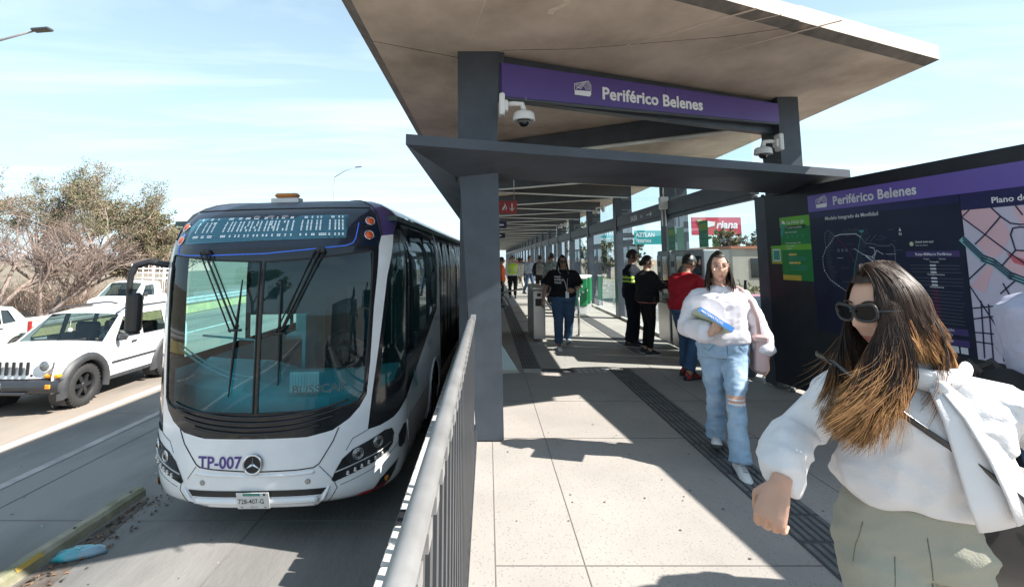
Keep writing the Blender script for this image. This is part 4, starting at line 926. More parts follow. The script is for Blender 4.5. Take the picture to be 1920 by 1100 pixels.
# ================================================================ guard rail
gr = empty('guard_rail', (-15, 20, RZ)); tag(gr, 'galvanised steel crash barrier on yellow concrete base along the far carriageway', 'guard rail')
mb = MB(); prof_ = [(0, .42), (.05, .46), (.05, .53), (0, .58), (.05, .63), (.05, .70), (0, .75)]
mb.loft([[(x, y, z) for x, z in prof_] for y in (-30, 60)], 0, closed=False, smooth=False); mb.build('rail_beam', pm('rail_zinc', (.55, .54, .52), (.42, .41, .40), scale=3, rough=.5, metal=.2), gr)
for i in range(22):
    mb = MB(); mb.bb((-.14, -28+i*4, 0), (-.02, -27.9+i*4, .72)); mb.build('rail_post', M_galv, gr)
mb = MB(); mb.prism([(-.3, -30, 0), (.25, -30, 0), (.12, -30, .36), (-.18, -30, .36)], (0, 90, 0)); mb.build('barrier_base', pm('yellow_barrier', (.52, .42, .18), (.36, .30, .18), scale=2, rough=.8, detail=10), gr)
# ================================================================ street lamps
def lamp(loc, h, arm, head, label, dy=0):
    r_ = empty('street_lamp', loc); tag(r_, label, 'street lamp', 'street lamps beyond the guard rail')
    mb = MB(); mb.tube([(0, 0, 0), (0, 0, h)], [.11, .06], 10); mb.build('pole', M_galv, r_)
    mb = MB(); mb.tube([(0, 0, h-.1), (arm*.5, dy*.5, h+.62), (arm, dy, h+1.0)], [.05, .045, .035], 8); mb.build('arm', M_galv, r_)
    mb = MB(); mb.box((arm+head*.5, dy, h+1.05), (head, .28, .09), 0, Matrix.Rotation(-.08, 3, 'Y'), bev=.03); mb.build('lamp_head', pm('lamp_dark', (.07, .075, .08), rough=.4), r_)
lamp((-18.6, 17.0, RZ), 9.6, 2.6, .62, 'nearer street lamp reaching in from the left edge against the sky')
lamp((-17.3, 56.5, RZ), 11.9, 2.3, .7, 'distant thin street lamp above the bus roof')
# ================================================================ vegetation
M_bark = pm('grey_brown_bark', (.24, .18, .15), (.36, .29, .25), scale=6, rough=.9, detail=10)
M_twig = pm('dry_twig', (.33, .25, .215), (.20, .145, .12), scale=1.2, rough=.9)
LEAF = [leafmat('leaf_grey_green', (.13, .145, .075), (.22, .215, .13)), leafmat('leaf_dark', (.055, .075, .03), (.10, .12, .05)), leafmat('leaf_tan', (.29, .22, .15), (.20, .15, .105))]
def leafquad(mb, p, s, mi, rng):
    u = Vector((rng.gauss(0, 1), rng.gauss(0, 1), rng.gauss(0, 1))).normalized(); v = u.orthogonal().normalized(); v = (Matrix.Rotation(rng.random()*6.28, 3, u) @ v); w_ = u.cross(v)
    mb.add([p-v*s, p+w_*s*.42, p+v*s, p-w_*s*.42], [(0, 1, 2, 3)], mi)
def tree(name, label, loc, h, spread, seed, leaves=9000, lsz=.085, mixw=(5, 3, 2), dry=.5, group=None, levels=4, mats=None, low=.25, lean=(0, 0)):
    rng = random.Random(seed); r_ = empty(name, loc); tag(r_, label, 'tree', group)
    wood = MB(); tw = MB(); tips = []
    def grow(p, d, L, rad, lv):
        n = 4; pts = [p]; rr = [rad]
        for i in range(n):
            d = (d+Vector((rng.gauss(0, .13), rng.gauss(0, .13), rng.gauss(.03, .09)))).normalized(); p = p+d*L/n; pts.append(p); rr.append(rad*(1-.55*(i+1)/n))
        (wood if lv < 3 else tw).tube(pts, rr, 6 if lv < 2 else (4 if lv < 3 else 3), 0, cap=False)
        if lv >= levels: tips.append((p, d)); return
        k = rng.choice((3, 4, 4)) if lv else 6
        for j in range(k):
            t = rng.uniform(.35, 1) if lv else rng.uniform(low, 1); i = min(n-1, int(t*n)); q = pts[i].lerp(pts[i+1], t*n-i)
            a = rng.uniform(0, 6.28); sp = rng.uniform(.5, 1.0)*spread; nd = (d+Vector((cos(a)*sp, sin(a)*sp, rng.uniform(-.15, .35)))).normalized()
            grow(q, nd, L*rng.uniform(.52, .72), rr[i]*.62, lv+1)
            if lv >= 2: tips.append((q, nd))
    grow(Vector((0, 0, -.1)), Vector((lean[0], lean[1], 1)).normalized(), h*.52, h*.022, 0)
    wood.build('trunk', M_bark, r_)
    if tw.v: tw.build('twigs', M_twig, r_)
    cr_ = MB(); zmax = max(t[0].z for t in tips)
    cl = []
    for (p, d) in tips:
        bare = (p.z/zmax < dry) and rng.random() < .75
        if not bare: cl.append((p, rng.uniform(.22, .5)*h*.09, rng.choices((0, 1, 2), mixw)[0]))
    if cl:
        per = max(4, leaves//len(cl))
        for (p, rad, mi) in cl:
            for _ in range(per):
                q = p+Vector((rng.gauss(0, 1), rng.gauss(0, 1), rng.gauss(0, .75)))*rad*.62; leafquad(cr_, q, lsz*rng.uniform(.6, 1.3), mi if rng.random() < .8 else rng.choice((0, 1, 2)), rng)
        cr_.build('crown', mats or LEAF, r_)
    return r_
GT = 'trees beyond the guard rail'
tree('tree', 'tallest grey-green tree rising behind the white off-roader, nearest to the bus', (-21.8, 27.5, RZ), 8.4, 1.0, 3, 19000, .052, (5, 1, 6), group=GT, dry=.5)
tree('tree', 'slim olive green tree standing between the two taller trees at left', (-24.6, 28.5, RZ), 8.2, .8, 11, 16000, .055, (5, 2, 4), group=GT, dry=.5)
tree('tree', 'broad brown-leaved tree at the left edge of the picture', (-28.4, 28, RZ), 8.7, 1.1, 5, 22000, .06, (2, 2, 6), group=GT, dry=.4)
tree('tree', 'low tan bushy tree sloping down towards the pink building', (-19.8, 31, RZ), 6.6, 1.3, 21, 18000, .055, (3, 1, 7), group=GT, dry=.25, low=.1)
tree('tree', 'olive and dark leafy tree set far back behind the bare branches', (-26, 33, RZ), 7.6, 1.3, 23, 20000, .065, (3, 2, 6), group=GT, dry=.1, low=.1)
tree('tree', 'tan-leaved bushy tree filling the gap low behind the pickup truck', (-22.5, 32.5, RZ), 7.0, 1.4, 29, 22000, .1, (3, 2, 6), group=GT, dry=.05, low=.05)
def bare(loc, h, seed, label, spread=1.0, lean=(0, 0)):
    rng = random.Random(seed); r_ = empty('bare_tree', loc); tag(r_, label, 'bare tree', 'leafless trees behind the guard rail'); wood = MB(); tw = MB(); ct = [0]
    def grow(p, d, L, rad, lv):
        n = 4; pts = [p]; rr = [rad]
        for i in range(n):
            d = (d+Vector((rng.gauss(0, .16), rng.gauss(0, .16), rng.gauss(.02, .12)))).normalized(); p = p+d*L/n; pts.append(p); rr.append(rad*(1-.5*(i+1)/n))
        (wood if lv < 2 else tw).tube(pts, rr, 5 if lv < 2 else 3, 0, cap=False); ct[0] += 1
        if lv >= 4: return
        for j in range(5 if lv == 0 else rng.choice((4, 5))):
            t = rng.uniform(.15, 1); i = min(n-1, int(t*n)); q = pts[i].lerp(pts[i+1], t*n-i); a = rng.uniform(0, 6.28); sp = rng.uniform(.4, 1)*spread
            grow(q, (d+Vector((cos(a)*sp, sin(a)*sp, rng.uniform(-.25, .3)))).normalized(), L*rng.uniform(.5, .75), rr[i]*.6, lv+1)
    for q in range(4):
        a = rng.uniform(0, 6.28); grow(Vector((0, 0, -.1)), Vector((cos(a)*.6+lean[0], sin(a)*.6+lean[1], 1)).normalized(), h*.5, h*.018, 0)
    wood.build('trunk', M_bark, r_); tw.build('twigs', M_twig, r_)
bare((-20.6, 23.8, RZ), 6.4, 31, 'leafless thorny tree with pale limb leaning right behind the off-roader', 1.0, (.5, 0))
bare((-23.4, 24.3, RZ), 6.8, 37, 'leafless tree of tangled pink-grey branches between the hatchback and the off-roader', 1.1)
bare((-26.2, 24.5, RZ), 7.0, 41, 'leafless tree of spreading branches above the hatchback at the left edge', 1.1, (-.2, 0))
tree('tree', 'dark tree standing behind the photographer across the road, mirrored in the windscreen', (-13, -16, RZ), 9, 1, 71, 6000, .2, (4, 5, 1), dry=0, levels=3)
# undergrowth
mb = MB(); rng = random.Random(77)
for i in range(2600):
    x = rng.uniform(-31, -16.8); y = rng.uniform(24.2, 30); p = Vector((x, y, RZ)); L = rng.uniform(.5, 1.9); d = Vector((rng.gauss(0, .5), rng.gauss(0, .5), 1)).normalized()
    mb.tube([p, p+d*L*.5+Vector((rng.gauss(0, .1), 0, 0)), p+d*L+Vector((rng.gauss(0, .25), 0, 0))], [.012, .009, .003], 3, rng.choice((0, 0, 1)), cap=False)
tag(mb.build('undergrowth', [M_twig, LEAF[2]]), kind='stuff')
# distant things left
def building(name, label, loc, w_, d_, h_, mat, rows, cols, cat='building'):
    r_ = empty(name, loc); tag(r_, label, cat); mb = MB(); mb.bb((-w_/2, 0, 0), (w_/2, d_, h_)); mb.build('wall', mat, r_)
    mb = MB(); mb.bb((-w_/2-.2, -.2, h_), (w_/2+.2, d_+.2, h_+.25)); mb.build('roof', pm('roof_tile_red', (.40, .16, .10), rough=.8), r_)
    for i in range(cols):
        for j in range(rows):
            x = -w_/2+(i+.5)*w_/cols; z = h_*(j+.5)/rows
            mb = MB(); mb.bb((x-w_/cols*.22, -.06, z-h_/rows*.25), (x+w_/cols*.22, .02, z+h_/rows*.25)); mb.build('window', M_cgd, r_)
building('house', 'distant pink rendered block with red roof to the left of the bus', (-72, 112, RZ-.5), 12, 10, 7.0, pm('pink_render', (.62, .38, .30), (.55, .33, .26), scale=.4, rough=.9), 3, 5)
tree('tree', 'distant dark conical tree above the pink building', (-64, 104, RZ), 9.5, .5, 51, 5000, .22, (1, 6, 0), group='distant trees', dry=0, levels=3)
tree('tree', 'distant round green tree beside the pink building', (-60.5, 98, RZ), 6.6, 1.0, 52, 5000, .2, (5, 3, 0), group='distant trees', dry=0, levels=3)
# ================================================================ behind the glass: right side
building('warehouse', 'plain beige walled warehouse beyond the road right of the billboard', (32, 48, RZ), 18, 12, 3.6, pm('beige_wall', (.38, .35, .30), (.32, .29, .25), scale=.4, rough=.9), 1, 3)
bbd = empty('billboard', (31.6, 70, RZ)); tag(bbd, 'red billboard on a tall pole seen through the glass wall', 'billboard')
mb = MB(); mb.tube([(0, .5, 0), (0, .5, 5.6)], .45, 12); mb.build('pole', pm('faded_red_post', (.45, .2, .2), rough=.7), bbd)
mb = MB(); mb.bb((-3.4, 0, 5.9), (3.4, .3, 8.35)); mb.build('billboard_panel', pm('billboard_red', (.52, .05, .09), (.46, .045, .08), scale=.8, rough=.5), bbd)
mb = MB(); mb.bb((-2.6, -.9, 5.45), (3.4, 0, 5.52)); 
for x in (-2, -.6, .8, 2.2, 3.3): mb.tube([(x, -.8, 5.5), (x, -.9, 5.9)], .05, 6)
mb.build('catwalk', M_galv, bbd)
mb = MB(); put_text(mb, 'riana', 1.5, (-.1, -.02, 6.85), (1, 0, 0), (0, 0, 1), bold=.03, shear=.25); put_text(mb, 'el sabor', .5, (1.2, -.02, 6.2), (1, 0, 0), (0, 0, 1), mi=1)
mb.prism([(-1.7, -.02, 7.9), (-.2, -.02, 7.7), (-.3, -.02, 7.2), (-1.4, -.02, 6.9)], (0, -.03, 0)); mb.prism([(-2.7, -.02, 8.0), (-2.1, -.02, 8.1), (-1.6, -.02, 6.6), (-2.1, -.02, 6.4)], (0, -.04, 0), 1); mb.build('billboard_lettering', [M_white, pm('billboard_green', (.35, .42, .06))], bbd)
def hwsign(loc, w_, h_, z, l1, l2, label):
    r_ = empty('highway_sign', loc); tag(r_, label, 'road sign', 'teal highway signs'); mb = MB(); mb.bb((-w_/2, 0, z), (w_/2, .08, z+h_)); mb.build('sign_board', pm('highway_teal', (.015, .30, .30), (.012, .26, .27), scale=2, rough=.4), r_)
    mb = MB(); mb.tube([(w_*.3, .2, 0), (w_*.3, .2, z+h_)], .12, 8); mb.build('post', M_galv, r_)
    mb = MB(); put_text(mb, l1, h_*.42, (-w_*.46, 0, z+h_*.55), (1, 0, 0), (0, 0, 1), bold=.02, off=.01, sx=.85); put_text(mb, l2, h_*.30, (-w_*.46, 0, z+h_*.14), (1, 0, 0), (0, 0, 1), bold=.02, off=.01, sx=.85)
    a = w_*.38; mb.add([(a, -.02, z+h_*.2), (a+.12*h_, -.02, z+h_*.2), (a+.12*h_, -.02, z+h_*.55), (a, -.02, z+h_*.55)], [(0, 1, 2, 3)]); mb.add([(a-.15*h_, -.02, z+h_*.5), (a+.3*h_, -.02, z+h_*.5), (a+.06*h_, -.02, z+h_*.85)], [(0, 1, 2)]); mb.build('sign_lettering', M_white, r_)
hwsign((15.0, 46, RZ), 3.5, 1.25, 3.95, 'AZTLAN', 'TESISTAN', 'teal highway sign seen through the second glass bay')
hwsign((17.5, 72, RZ), 4.5, 1.9, 4.9, 'CENTRO', 'ZAPOPAN', 'teal highway sign farther off through the third glass bay')
GR = 'trees seen through the glass wall'
i = 0
for (x, y, h_, sp, lab) in ((27.5, 60, 6.4, .8, 'round tree below the red billboard'), (30.5, 56, 5.8, .8, 'tree left of the map board in the last bright glass gap'), (11, 58, 7, 1, 'tree by the road through the third bay'), (8.4, 66, 7.5, 1, 'tree farthest along the station beyond the columns'), (14, 90, 9, 1, 'tall thin crowned tree behind the teal signs'), (21, 72, 6, 1, 'bushy tree left of the billboard pole'), (38, 62, 5, 1, 'tree at the end of the warehouse'), (10.2, 46, 3.4, 1.2, 'low bushy tree at the kerb behind the ticket machines')):
    tree('tree', lab, (x, y, RZ), h_, sp, 60+i, 4500, .16, (4, 5, 1), group=GR, dry=0, levels=3); i += 1
mb = MB(); rng = random.Random(5)
for i in range(5000): leafquad(mb, Vector((rng.uniform(15.2, 60), rng.uniform(30, 44), RZ+abs(rng.gauss(0, .35)))), .18, rng.choice((0, 1, 2)), rng)
tag(mb.build('verge_scrub', LEAF), kind='stuff')
# skyline hills
mb = MB(); n = 90; vs = []
for i in range(n+1):
    a = radians(-62+124*i/n); R_ = 1350; z = 18+26*noise.noise(Vector((i*.09, 1, 2)))+8*noise.noise(Vector((i*.4, 5, 2)))
    vs += [(R_*sin(a), R_*cos(a), RZ-2), ((R_+60)*sin(a), (R_+60)*cos(a), max(6, z))]
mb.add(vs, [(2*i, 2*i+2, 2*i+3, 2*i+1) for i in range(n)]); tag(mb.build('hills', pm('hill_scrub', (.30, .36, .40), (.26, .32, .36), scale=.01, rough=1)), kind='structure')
# ================================================================ information totem
BX = Vector((.117, -.9931, 0)); BN = Vector((-.9931, -.117, 0))
tot = empty('information_board', (3.47, 6.32, 0)); tag(tot, 'long black information board with purple header and network map, lettered Periférico Belenes', 'information board')
M_navy = pm('board_navy', (.012, .016, .040), (.010, .013, .034), rough=.35)
M_navy2 = pm('board_header_navy', (.022, .022, .085), rough=.35)
M_bpur = pm('board_purple', (.135, .10, .36), (.12, .088, .33), scale=1.2, rough=.35)
def bp(s, z, off=0): return BX*s+Vector((0, 0, z))+BN*off
def brect(mb, s0, s1, z0, z1, off, mi=0, th=None): mb.add([bp(s0, z0, off), bp(s1, z0, off), bp(s1, z1, off), bp(s0, z1, off)], [(0, 1, 2, 3)], mi)
mb = MB(); mb.prism([bp(0, .10), bp(4.35, .10), bp(4.35, 2.345), bp(0, 2.345)], BN*-.26); mb.prism([bp(.02, 2.346, -.01), bp(4.33, 2.346, -.01), bp(4.33, 2.37, -.01), bp(.02, 2.37, -.01)], BN*-.24); mb.build('cabinet', M_black, tot)
for s_ in (.12, 1.5, 2.9, 4.2):
    mb = MB(); mb.tube([bp(s_, 0, -.12), bp(s_, .10, -.12)], .03, 10); mb.build('foot', M_inox, tot)
mb = MB(); brect(mb, .73, 4.25, 2.07, 2.25, .003, 0); brect(mb, .73, 2.34, .80, 2.069, .003, 1); brect(mb, 2.345, 4.25, 1.94, 2.069, .003, 2); brect(mb, .73, 2.34, 2.0, 2.069, .0045, 2)
pan = mb.build('printed_panel', [M_bpur, M_navy, M_navy2], tot)
def btxt(mb, s, size, s0, z, mi=0, **k): put_text(mb, s, size, bp(s0, z), BX, (0, 0, 1), off=.0065, mi=mi, **k)
mb = MB(); btxt(mb, 'Periférico Belenes', .125, 1.08, 2.115, bold=.026, space=1.03, sx=.97); btxt(mb, 'Modelo Integrado de Movilidad', .052, .96, 1.965, bold=.012, sx=.98); btxt(mb, 'Plano de Ubicación', .062, 2.57, 1.972, bold=.02, sx=1.1)
btxt(mb, 'Usted está aquí', .026, 1.94, 1.695, bold=.01); btxt(mb, 'You are here', .020, 1.94, 1.668); btxt(mb, 'Rutas MiMacro Periférico', .032, 1.93, 1.588, bold=.014, sx=.93)
btxt(mb, 'Origen', .018, 2.0, 1.553); btxt(mb, 'Destino', .018, 2.13, 1.553); btxt(mb, 'Troncales', .020, 2.05, 1.528, bold=.01); btxt(mb, 'Complementarios', .020, 2.02, 1.425, bold=.01); btxt(mb, 'Alimentadores', .020, 2.03, 1.322, bold=.01)
btxt(mb, 'Horario de operación', .030, 1.93, .985, bold=.012); btxt(mb, '05:00 AM a 11:00 PM', .024, 1.97, .945); btxt(mb, 'Formato de Uso', .030, 1.98, .90, bold=.012)
btxt(mb, 'N', .035, 1.795, 1.768, bold=.03); mb.add([bp(1.797, 1.805, .0065), bp(1.821, 1.805, .0065), bp(1.809, 1.838, .0065)], [(0, 1, 2)])
mb.build('board_lettering', pm('print_white', (.66, .68, .72), rough=.5), pan)
mb = MB(); icon(mb, tot.location*0+bp(.85, 2.105), BX, .15, BN*.006); mb.build('board_icon', M_white, pan)
MC = [pm('map_white', (.55, .60, .66), rough=.5), pm('map_grey', (.10, .13, .16), rough=.5), pm('map_teal', (.05, .25, .28), rough=.5), pm('map_magenta', (.14, .03, .07), rough=.5), pm('print_pink', (.60, .40, .46), (.55, .37, .43), scale=2, rough=.5), pm('print_lilac', (.48, .46, .58), (.45, .43, .55), scale=2, rough=.5), pm('print_ink', (.02, .02, .06), rough=.5), pm('print_aqua', (.16, .42, .46), rough=.5), pm('print_purple_dk', (.05, .035, .14), rough=.5), pm('print_red', (.55, .12, .15), rough=.5), pm('print_yellowgreen', (.45, .5, .2), rough=.5)]
def pline(mb, pts, w_, mi, off=.006, dots=None):
    for i in range(len(pts)-1):
        a = Vector(pts[i]); b = Vector(pts[i+1]); d = b-a
        if d.length < 1e-5: continue
        L = d.length; d = d/L; p = Vector((-d.y, d.x))*w_/2; a2 = a-d*w_*.3; b2 = b+d*w_*.3
        mb.add([bp(*(a2-p), off), bp(*(b2-p), off), bp(*(b2+p), off), bp(*(a2+p), off)], [(0, 1, 2, 3)], mi)
        if dots:
            t = 0
            while t < L:
                c = a+d*t; mb.add([bp(c.x+.006*cos(q*pi/4), c.y+.006*sin(q*pi/4), off+.001) for q in range(8)], [tuple(range(8))], dots-1); t += .028
mb = MB()
loop = [(1.069, 1.79), (1.146, 1.806), (1.337, 1.803), (1.385, 1.77), (1.435, 1.708), (1.531, 1.699), (1.582, 1.68), (1.686, 1.677), (1.712, 1.694), (1.74, 1.664), (1.736, 1.507), (1.70, 1.38), (1.60, 1.24)]
pline(mb, loop[:4], .006, 0, dots=1); pline(mb, loop[3:], .010, 1); pline(mb, [(1.069, 1.79), (.999, 1.714), (.944, 1.669), (.891, 1.577), (.887, 1.497), (.902, 1.431), (.969, 1.342), (1.077, 1.282), (1.2, 1.22), (1.42, 1.17), (1.6, 1.24)], .004, 1, dots=1)
pline(mb, [(.944, 1.669), (.935, 1.749), (.943, 1.829), (.988, 1.86), (1.069, 1.79)], .008, 1); pline(mb, [(1.412, 1.83), (1.385, 1.77), (1.342, 1.637), (1.289, 1.477), (1.25, 1.3)], .007, 2); brect(mb, 1.375, 1.43, 1.815, 1.835, .0065, 2)
pline(mb, [(1.095, 1.77), (1.21, 1.664), (1.263, 1.588), (1.3, 1.526), (1.5, 1.4)], .006, 3); pline(mb, [(1.473, 1.671), (1.526, 1.658), (1.535, 1.61), (1.491, 1.575), (1.565, 1.517), (1.641, 1.494), (1.733, 1.473)], .006, 0)
pline(mb, [(1.43, 1.587), (1.513, 1.528)], .012, 0); pline(mb, [(1.492, 1.724), (1.564, 1.784)], .006, 1); pline(mb, [(1.445, 1.731), (1.498, 1.777)], .006, 1); pline(mb, [(1.30, 1.66), (1.40, 1.60), (1.52, 1.57), (1.55, 1.64), (1.62, 1.60)], .005, 0)
rng = random.Random(3)
for i in range(34):
    z = 1.84-i*.017; s_ = .91+abs(z-1.56)*.25; pline(mb, [(s_+.02, z), (s_+.02+rng.uniform(.04, .10), z)], .003, 1)
    pline(mb, [(1.40-(1.84-z)*.27, z), (1.40-(1.84-z)*.27+rng.uniform(.05, .1), z)], .003, 1)
    a = rng.uniform(1.05, 1.75); pline(mb, [(a, z), (a+rng.uniform(.03, .1), z)], .0035, rng.choice((0, 1, 1)))
for i in range(7): pline(mb, [(1.17+i*.028, 1.81), (1.20+i*.028, 1.86)], .004, 1)
for i in range(3): brect(mb, 1.09+.05*i, 1.12+.05*i, 1.63, 1.66, .006, 1)
c = (1.905, 1.688)
mb.add([bp(c[0]+.02*cos(q*pi/8), c[1]+.02*sin(q*pi/8), .006) for q in range(16)], [tuple(range(16))], 10); mb.add([bp(c[0]+.011*cos(q*pi/8), c[1]+.011*sin(q*pi/8), .0065) for q in range(16)], [tuple(range(16))], 0)
brect(mb, 1.84, 2.30, 1.575, 1.625, .0045, 8)
for z0, n_, mi in ((1.505, 3, 0), (1.40, 3, 0), (1.295, 10, 3)):
    for j in range(n_):
        z = z0-j*.028; pline(mb, [(1.87+rng.uniform(0, .05), z), (2.24+rng.uniform(0, .07), z)], .004, 1 if mi else 1); brect(mb, 2.05, 2.10, z-.007, z+.007, .0065, mi)
for z0 in (.975, .89): brect(mb, 1.86, 2.30, z0-.015, z0+.035, .0045, 8)
for j in range(6): brect(mb, 1.88+j*.07, 1.935+j*.07, .82, .87, .006, 0)
mb.build('network_map', MC, pan)
mb = MB(); brect(mb, 2.35, 4.24, .80, 1.938, .003, 5)
for poly in ([(2.35, 1.938), (2.56, 1.938), (2.62, 1.87), (2.50, 1.74), (2.35, 1.88)], [(2.50, 1.74), (2.63, 1.86), (2.67, 1.73), (2.60, 1.60), (2.52, 1.56), (2.43, 1.68)], [(2.70, 1.93), (2.95, 1.93), (2.95, 1.80), (2.74, 1.80)], [(2.60, 1.50), (2.69, 1.62), (2.95, 1.62), (2.95, 1.42), (2.72, 1.43)], [(2.36, 1.35), (2.48, 1.50), (2.55, 1.53), (2.45, 1.30)], [(3.0, 1.9), (3.6, 1.9), (3.5, 1.4), (3.05, 1.5)]): mb.add([bp(a, b, .0045) for a, b in poly], [tuple(range(len(poly)))], 4)
mb.add([bp(a, b, .005) for a, b in [(2.63, 1.60), (2.69, 1.575), (2.76, 1.545), (2.76, 1.50), (2.67, 1.53)]], [(0, 1, 2, 3, 4)], 9)
pline(mb, [(2.338, 1.71), (2.47, 1.558), (2.54, 1.53), (2.64, 1.437), (2.75, 1.39), (3.1, 1.32), (4.2, 1.2)], .055, 7, .0055)
for k_ in (0, .022, -.022): pline(mb, [(2.338, 1.715+k_), (2.47, 1.565+k_), (2.54, 1.535+k_), (2.64, 1.44+k_), (2.75, 1.395+k_), (3.1, 1.33+k_), (4.2, 1.21+k_)], .011, 6, .0065)
for pts in ([(2.351, 1.882), (2.656, 1.598), (2.8, 1.47)], [(2.351, 1.887), (2.408, 1.936)], [(2.425, 1.673), (2.502, 1.741), (2.621, 1.869), (2.566, 1.938)], [(2.621, 1.869), (2.679, 1.815), (2.738, 1.802), (3.0, 1.80)], [(2.671, 1.733), (2.69, 1.62), (2.59, 1.508)], [(2.671, 1.733), (2.691, 1.778), (2.736, 1.784), (3, 1.75)], [(2.69, 1.62), (3.0, 1.60)], [(2.34, 1.393), (2.483, 1.525)], [(2.346, 1.359), (2.5, 1.08), (2.62, .82)], [(2.56, 1.306), (2.66, 1.40)], [(2.724, 1.938), (2.76, 1.87)], [(2.585, 1.38), (2.66, 1.2), (2.8, 1.0)], [(2.35, 1.18), (2.5, 1.21)], [(2.35, 1.10), (2.55, 1.15)], [(2.35, 1.0), (2.9, 1.03)], [(2.35, .93), (2.9, .94)], [(2.42, 1.24), (2.40, .82)], [(2.47, 1.22), (2.46, .82)], [(2.54, 1.15), (2.53, .82)], [(3.1, 1.9), (3.3, .9)], [(3.4, 1.9), (3.7, .9)], [(2.8, 1.5), (4.1, 1.7)], [(2.9, 1.1), (4.1, 1.0)]): pline(mb, pts, .010, 6, .0075)
mb.build('street_plan', MC, pan)
# posters
def poster(name, label, s0, s1, z0, z1, build, off=.004):
    r_ = empty(name, tot.location+BX*s0+Vector((0, 0, z0))+BN*off, 0); r_.rotation_euler = (0, 0, 0); tag(r_, label, 'poster'); L0 = tot.location+BX*s0+Vector((0, 0, z0))+BN*off
    build(r_, s1-s0, z1-z0); return r_
G1 = [pm('poster_lime', (.14, .42, .03), (.12, .36, .03), scale=3, rough=.4), pm('poster_green', (.015, .20, .05), (.012, .17, .045), scale=3, rough=.4), M_white, pm('poster_yellow', (.55, .42, .06), rough=.4), pm('poster_dkgreen', (.01, .07, .02), rough=.4), pm('poster_teal', (.05, .30, .25), rough=.4)]
def R2(mb, a, b, c, d, off, mi): mb.add([BX*a+Vector((0, 0, c))+BN*off, BX*b+Vector((0, 0, c))+BN*off, BX*b+Vector((0, 0, d))+BN*off, BX*a+Vector((0, 0, d))+BN*off], [(0, 1, 2, 3)], mi)
def build_p1(r_, w_, h_):
    mb = MB(); mb.prism([BX*0, BX*w_, BX*w_+Vector((0, 0, h_)), Vector((0, 0, h_))], BN*-.003, 1); R2(mb, 0, w_, h_*.84, h_, .001, 0); R2(mb, 0, w_, h_*.475, h_*.56, .001, 0); R2(mb, 0, w_*.62, 0, h_*.08, .001, 3)
    R2(mb, .10, w_*.88, h_*.80, h_*.86, .002, 4); R2(mb, .12, .25, h_*.385, h_*.42, .002, 3); R2(mb, .12, .30, h_*.255, h_*.29, .002, 3)
    mb.add([(BX*a+Vector((0, 0, c))+BN*.002) for a, c in ((.03, h_*.66), (.10, h_*.9), (.05, h_*.96), (-.0+.005, h_*.75))], [(0, 1, 2, 3)], 5); mb.add([(BX*a+Vector((0, 0, c))+BN*.003) for a, c in ((.04, h_*.90), (.10, h_*.885), (.085, h_*.93), (.045, h_*.955))], [(0, 1, 2, 3)], 2)
    for i in range(4):
        c = BX*(.12+i*.08)+Vector((0, 0, h_*.69)); mb.disc(c+BN*.002, BN, .018, 5, 14); mb.disc(c+BN*.003, BN, .011, 1, 12)
    for i, (a, b) in enumerate(((.12, .36), (.12, .40), (.12, .38), (.14, .42), (.16, .40), (.14, .36))):
        z = h_*(.355-.02*i) if i < 3 else h_*(.22-.03*(i-3)); R2(mb, a, b, z, z+.006, .002, 5)
    mb.build('sheet', G1, r_); mb = MB()
    for s_, size, a, z in (('Usa PAGO QR', .050, .12, h_*.885), ('Tu celular es tu boleto', .030, .11, h_*.815), ('¿Cómo funciona el pago?', .022, .08, h_*.745), ('¿Dónde funciona el pago con QR?', .020, .08, h_*.575), ('Recarga aquí', .018, .125, h_*.39), ('Consulta tu saldo', .018, .125, h_*.262), ('Sólo para teléfonos', .02, .09, h_*.525), ('compatibles', .02, .09, h_*.49)): put_text(mb, s_, size, BX*a+Vector((0, 0, z)), BX, (0, 0, 1), off=.004, bold=.01, sx=.9)
    mb.build('poster_lettering', M_white, r_)
poster('fare_poster', 'tall green fare payment poster taped to the left end of the black board', .256, .735, 1.315, 2.045, build_p1)
def build_p2(r_, w_, h_):
    mb = MB(); mb.prism([BX*0, BX*w_, BX*w_+Vector((0, 0, h_)), Vector((0, 0, h_))], BN*-.003, 0); R2(mb, .03, w_-.03, .03, h_-.04, .001, 2); R2(mb, .04, w_-.04, .045, h_-.055, .002, 5); R2(mb, .01, w_-.01, .005, .022, .001, 3); mb.build('sheet', G1, r_)
poster('small_poster', 'small lime green card beside the tall green poster near the edge of the board', .07, .262, 1.50, 1.715, build_p2)
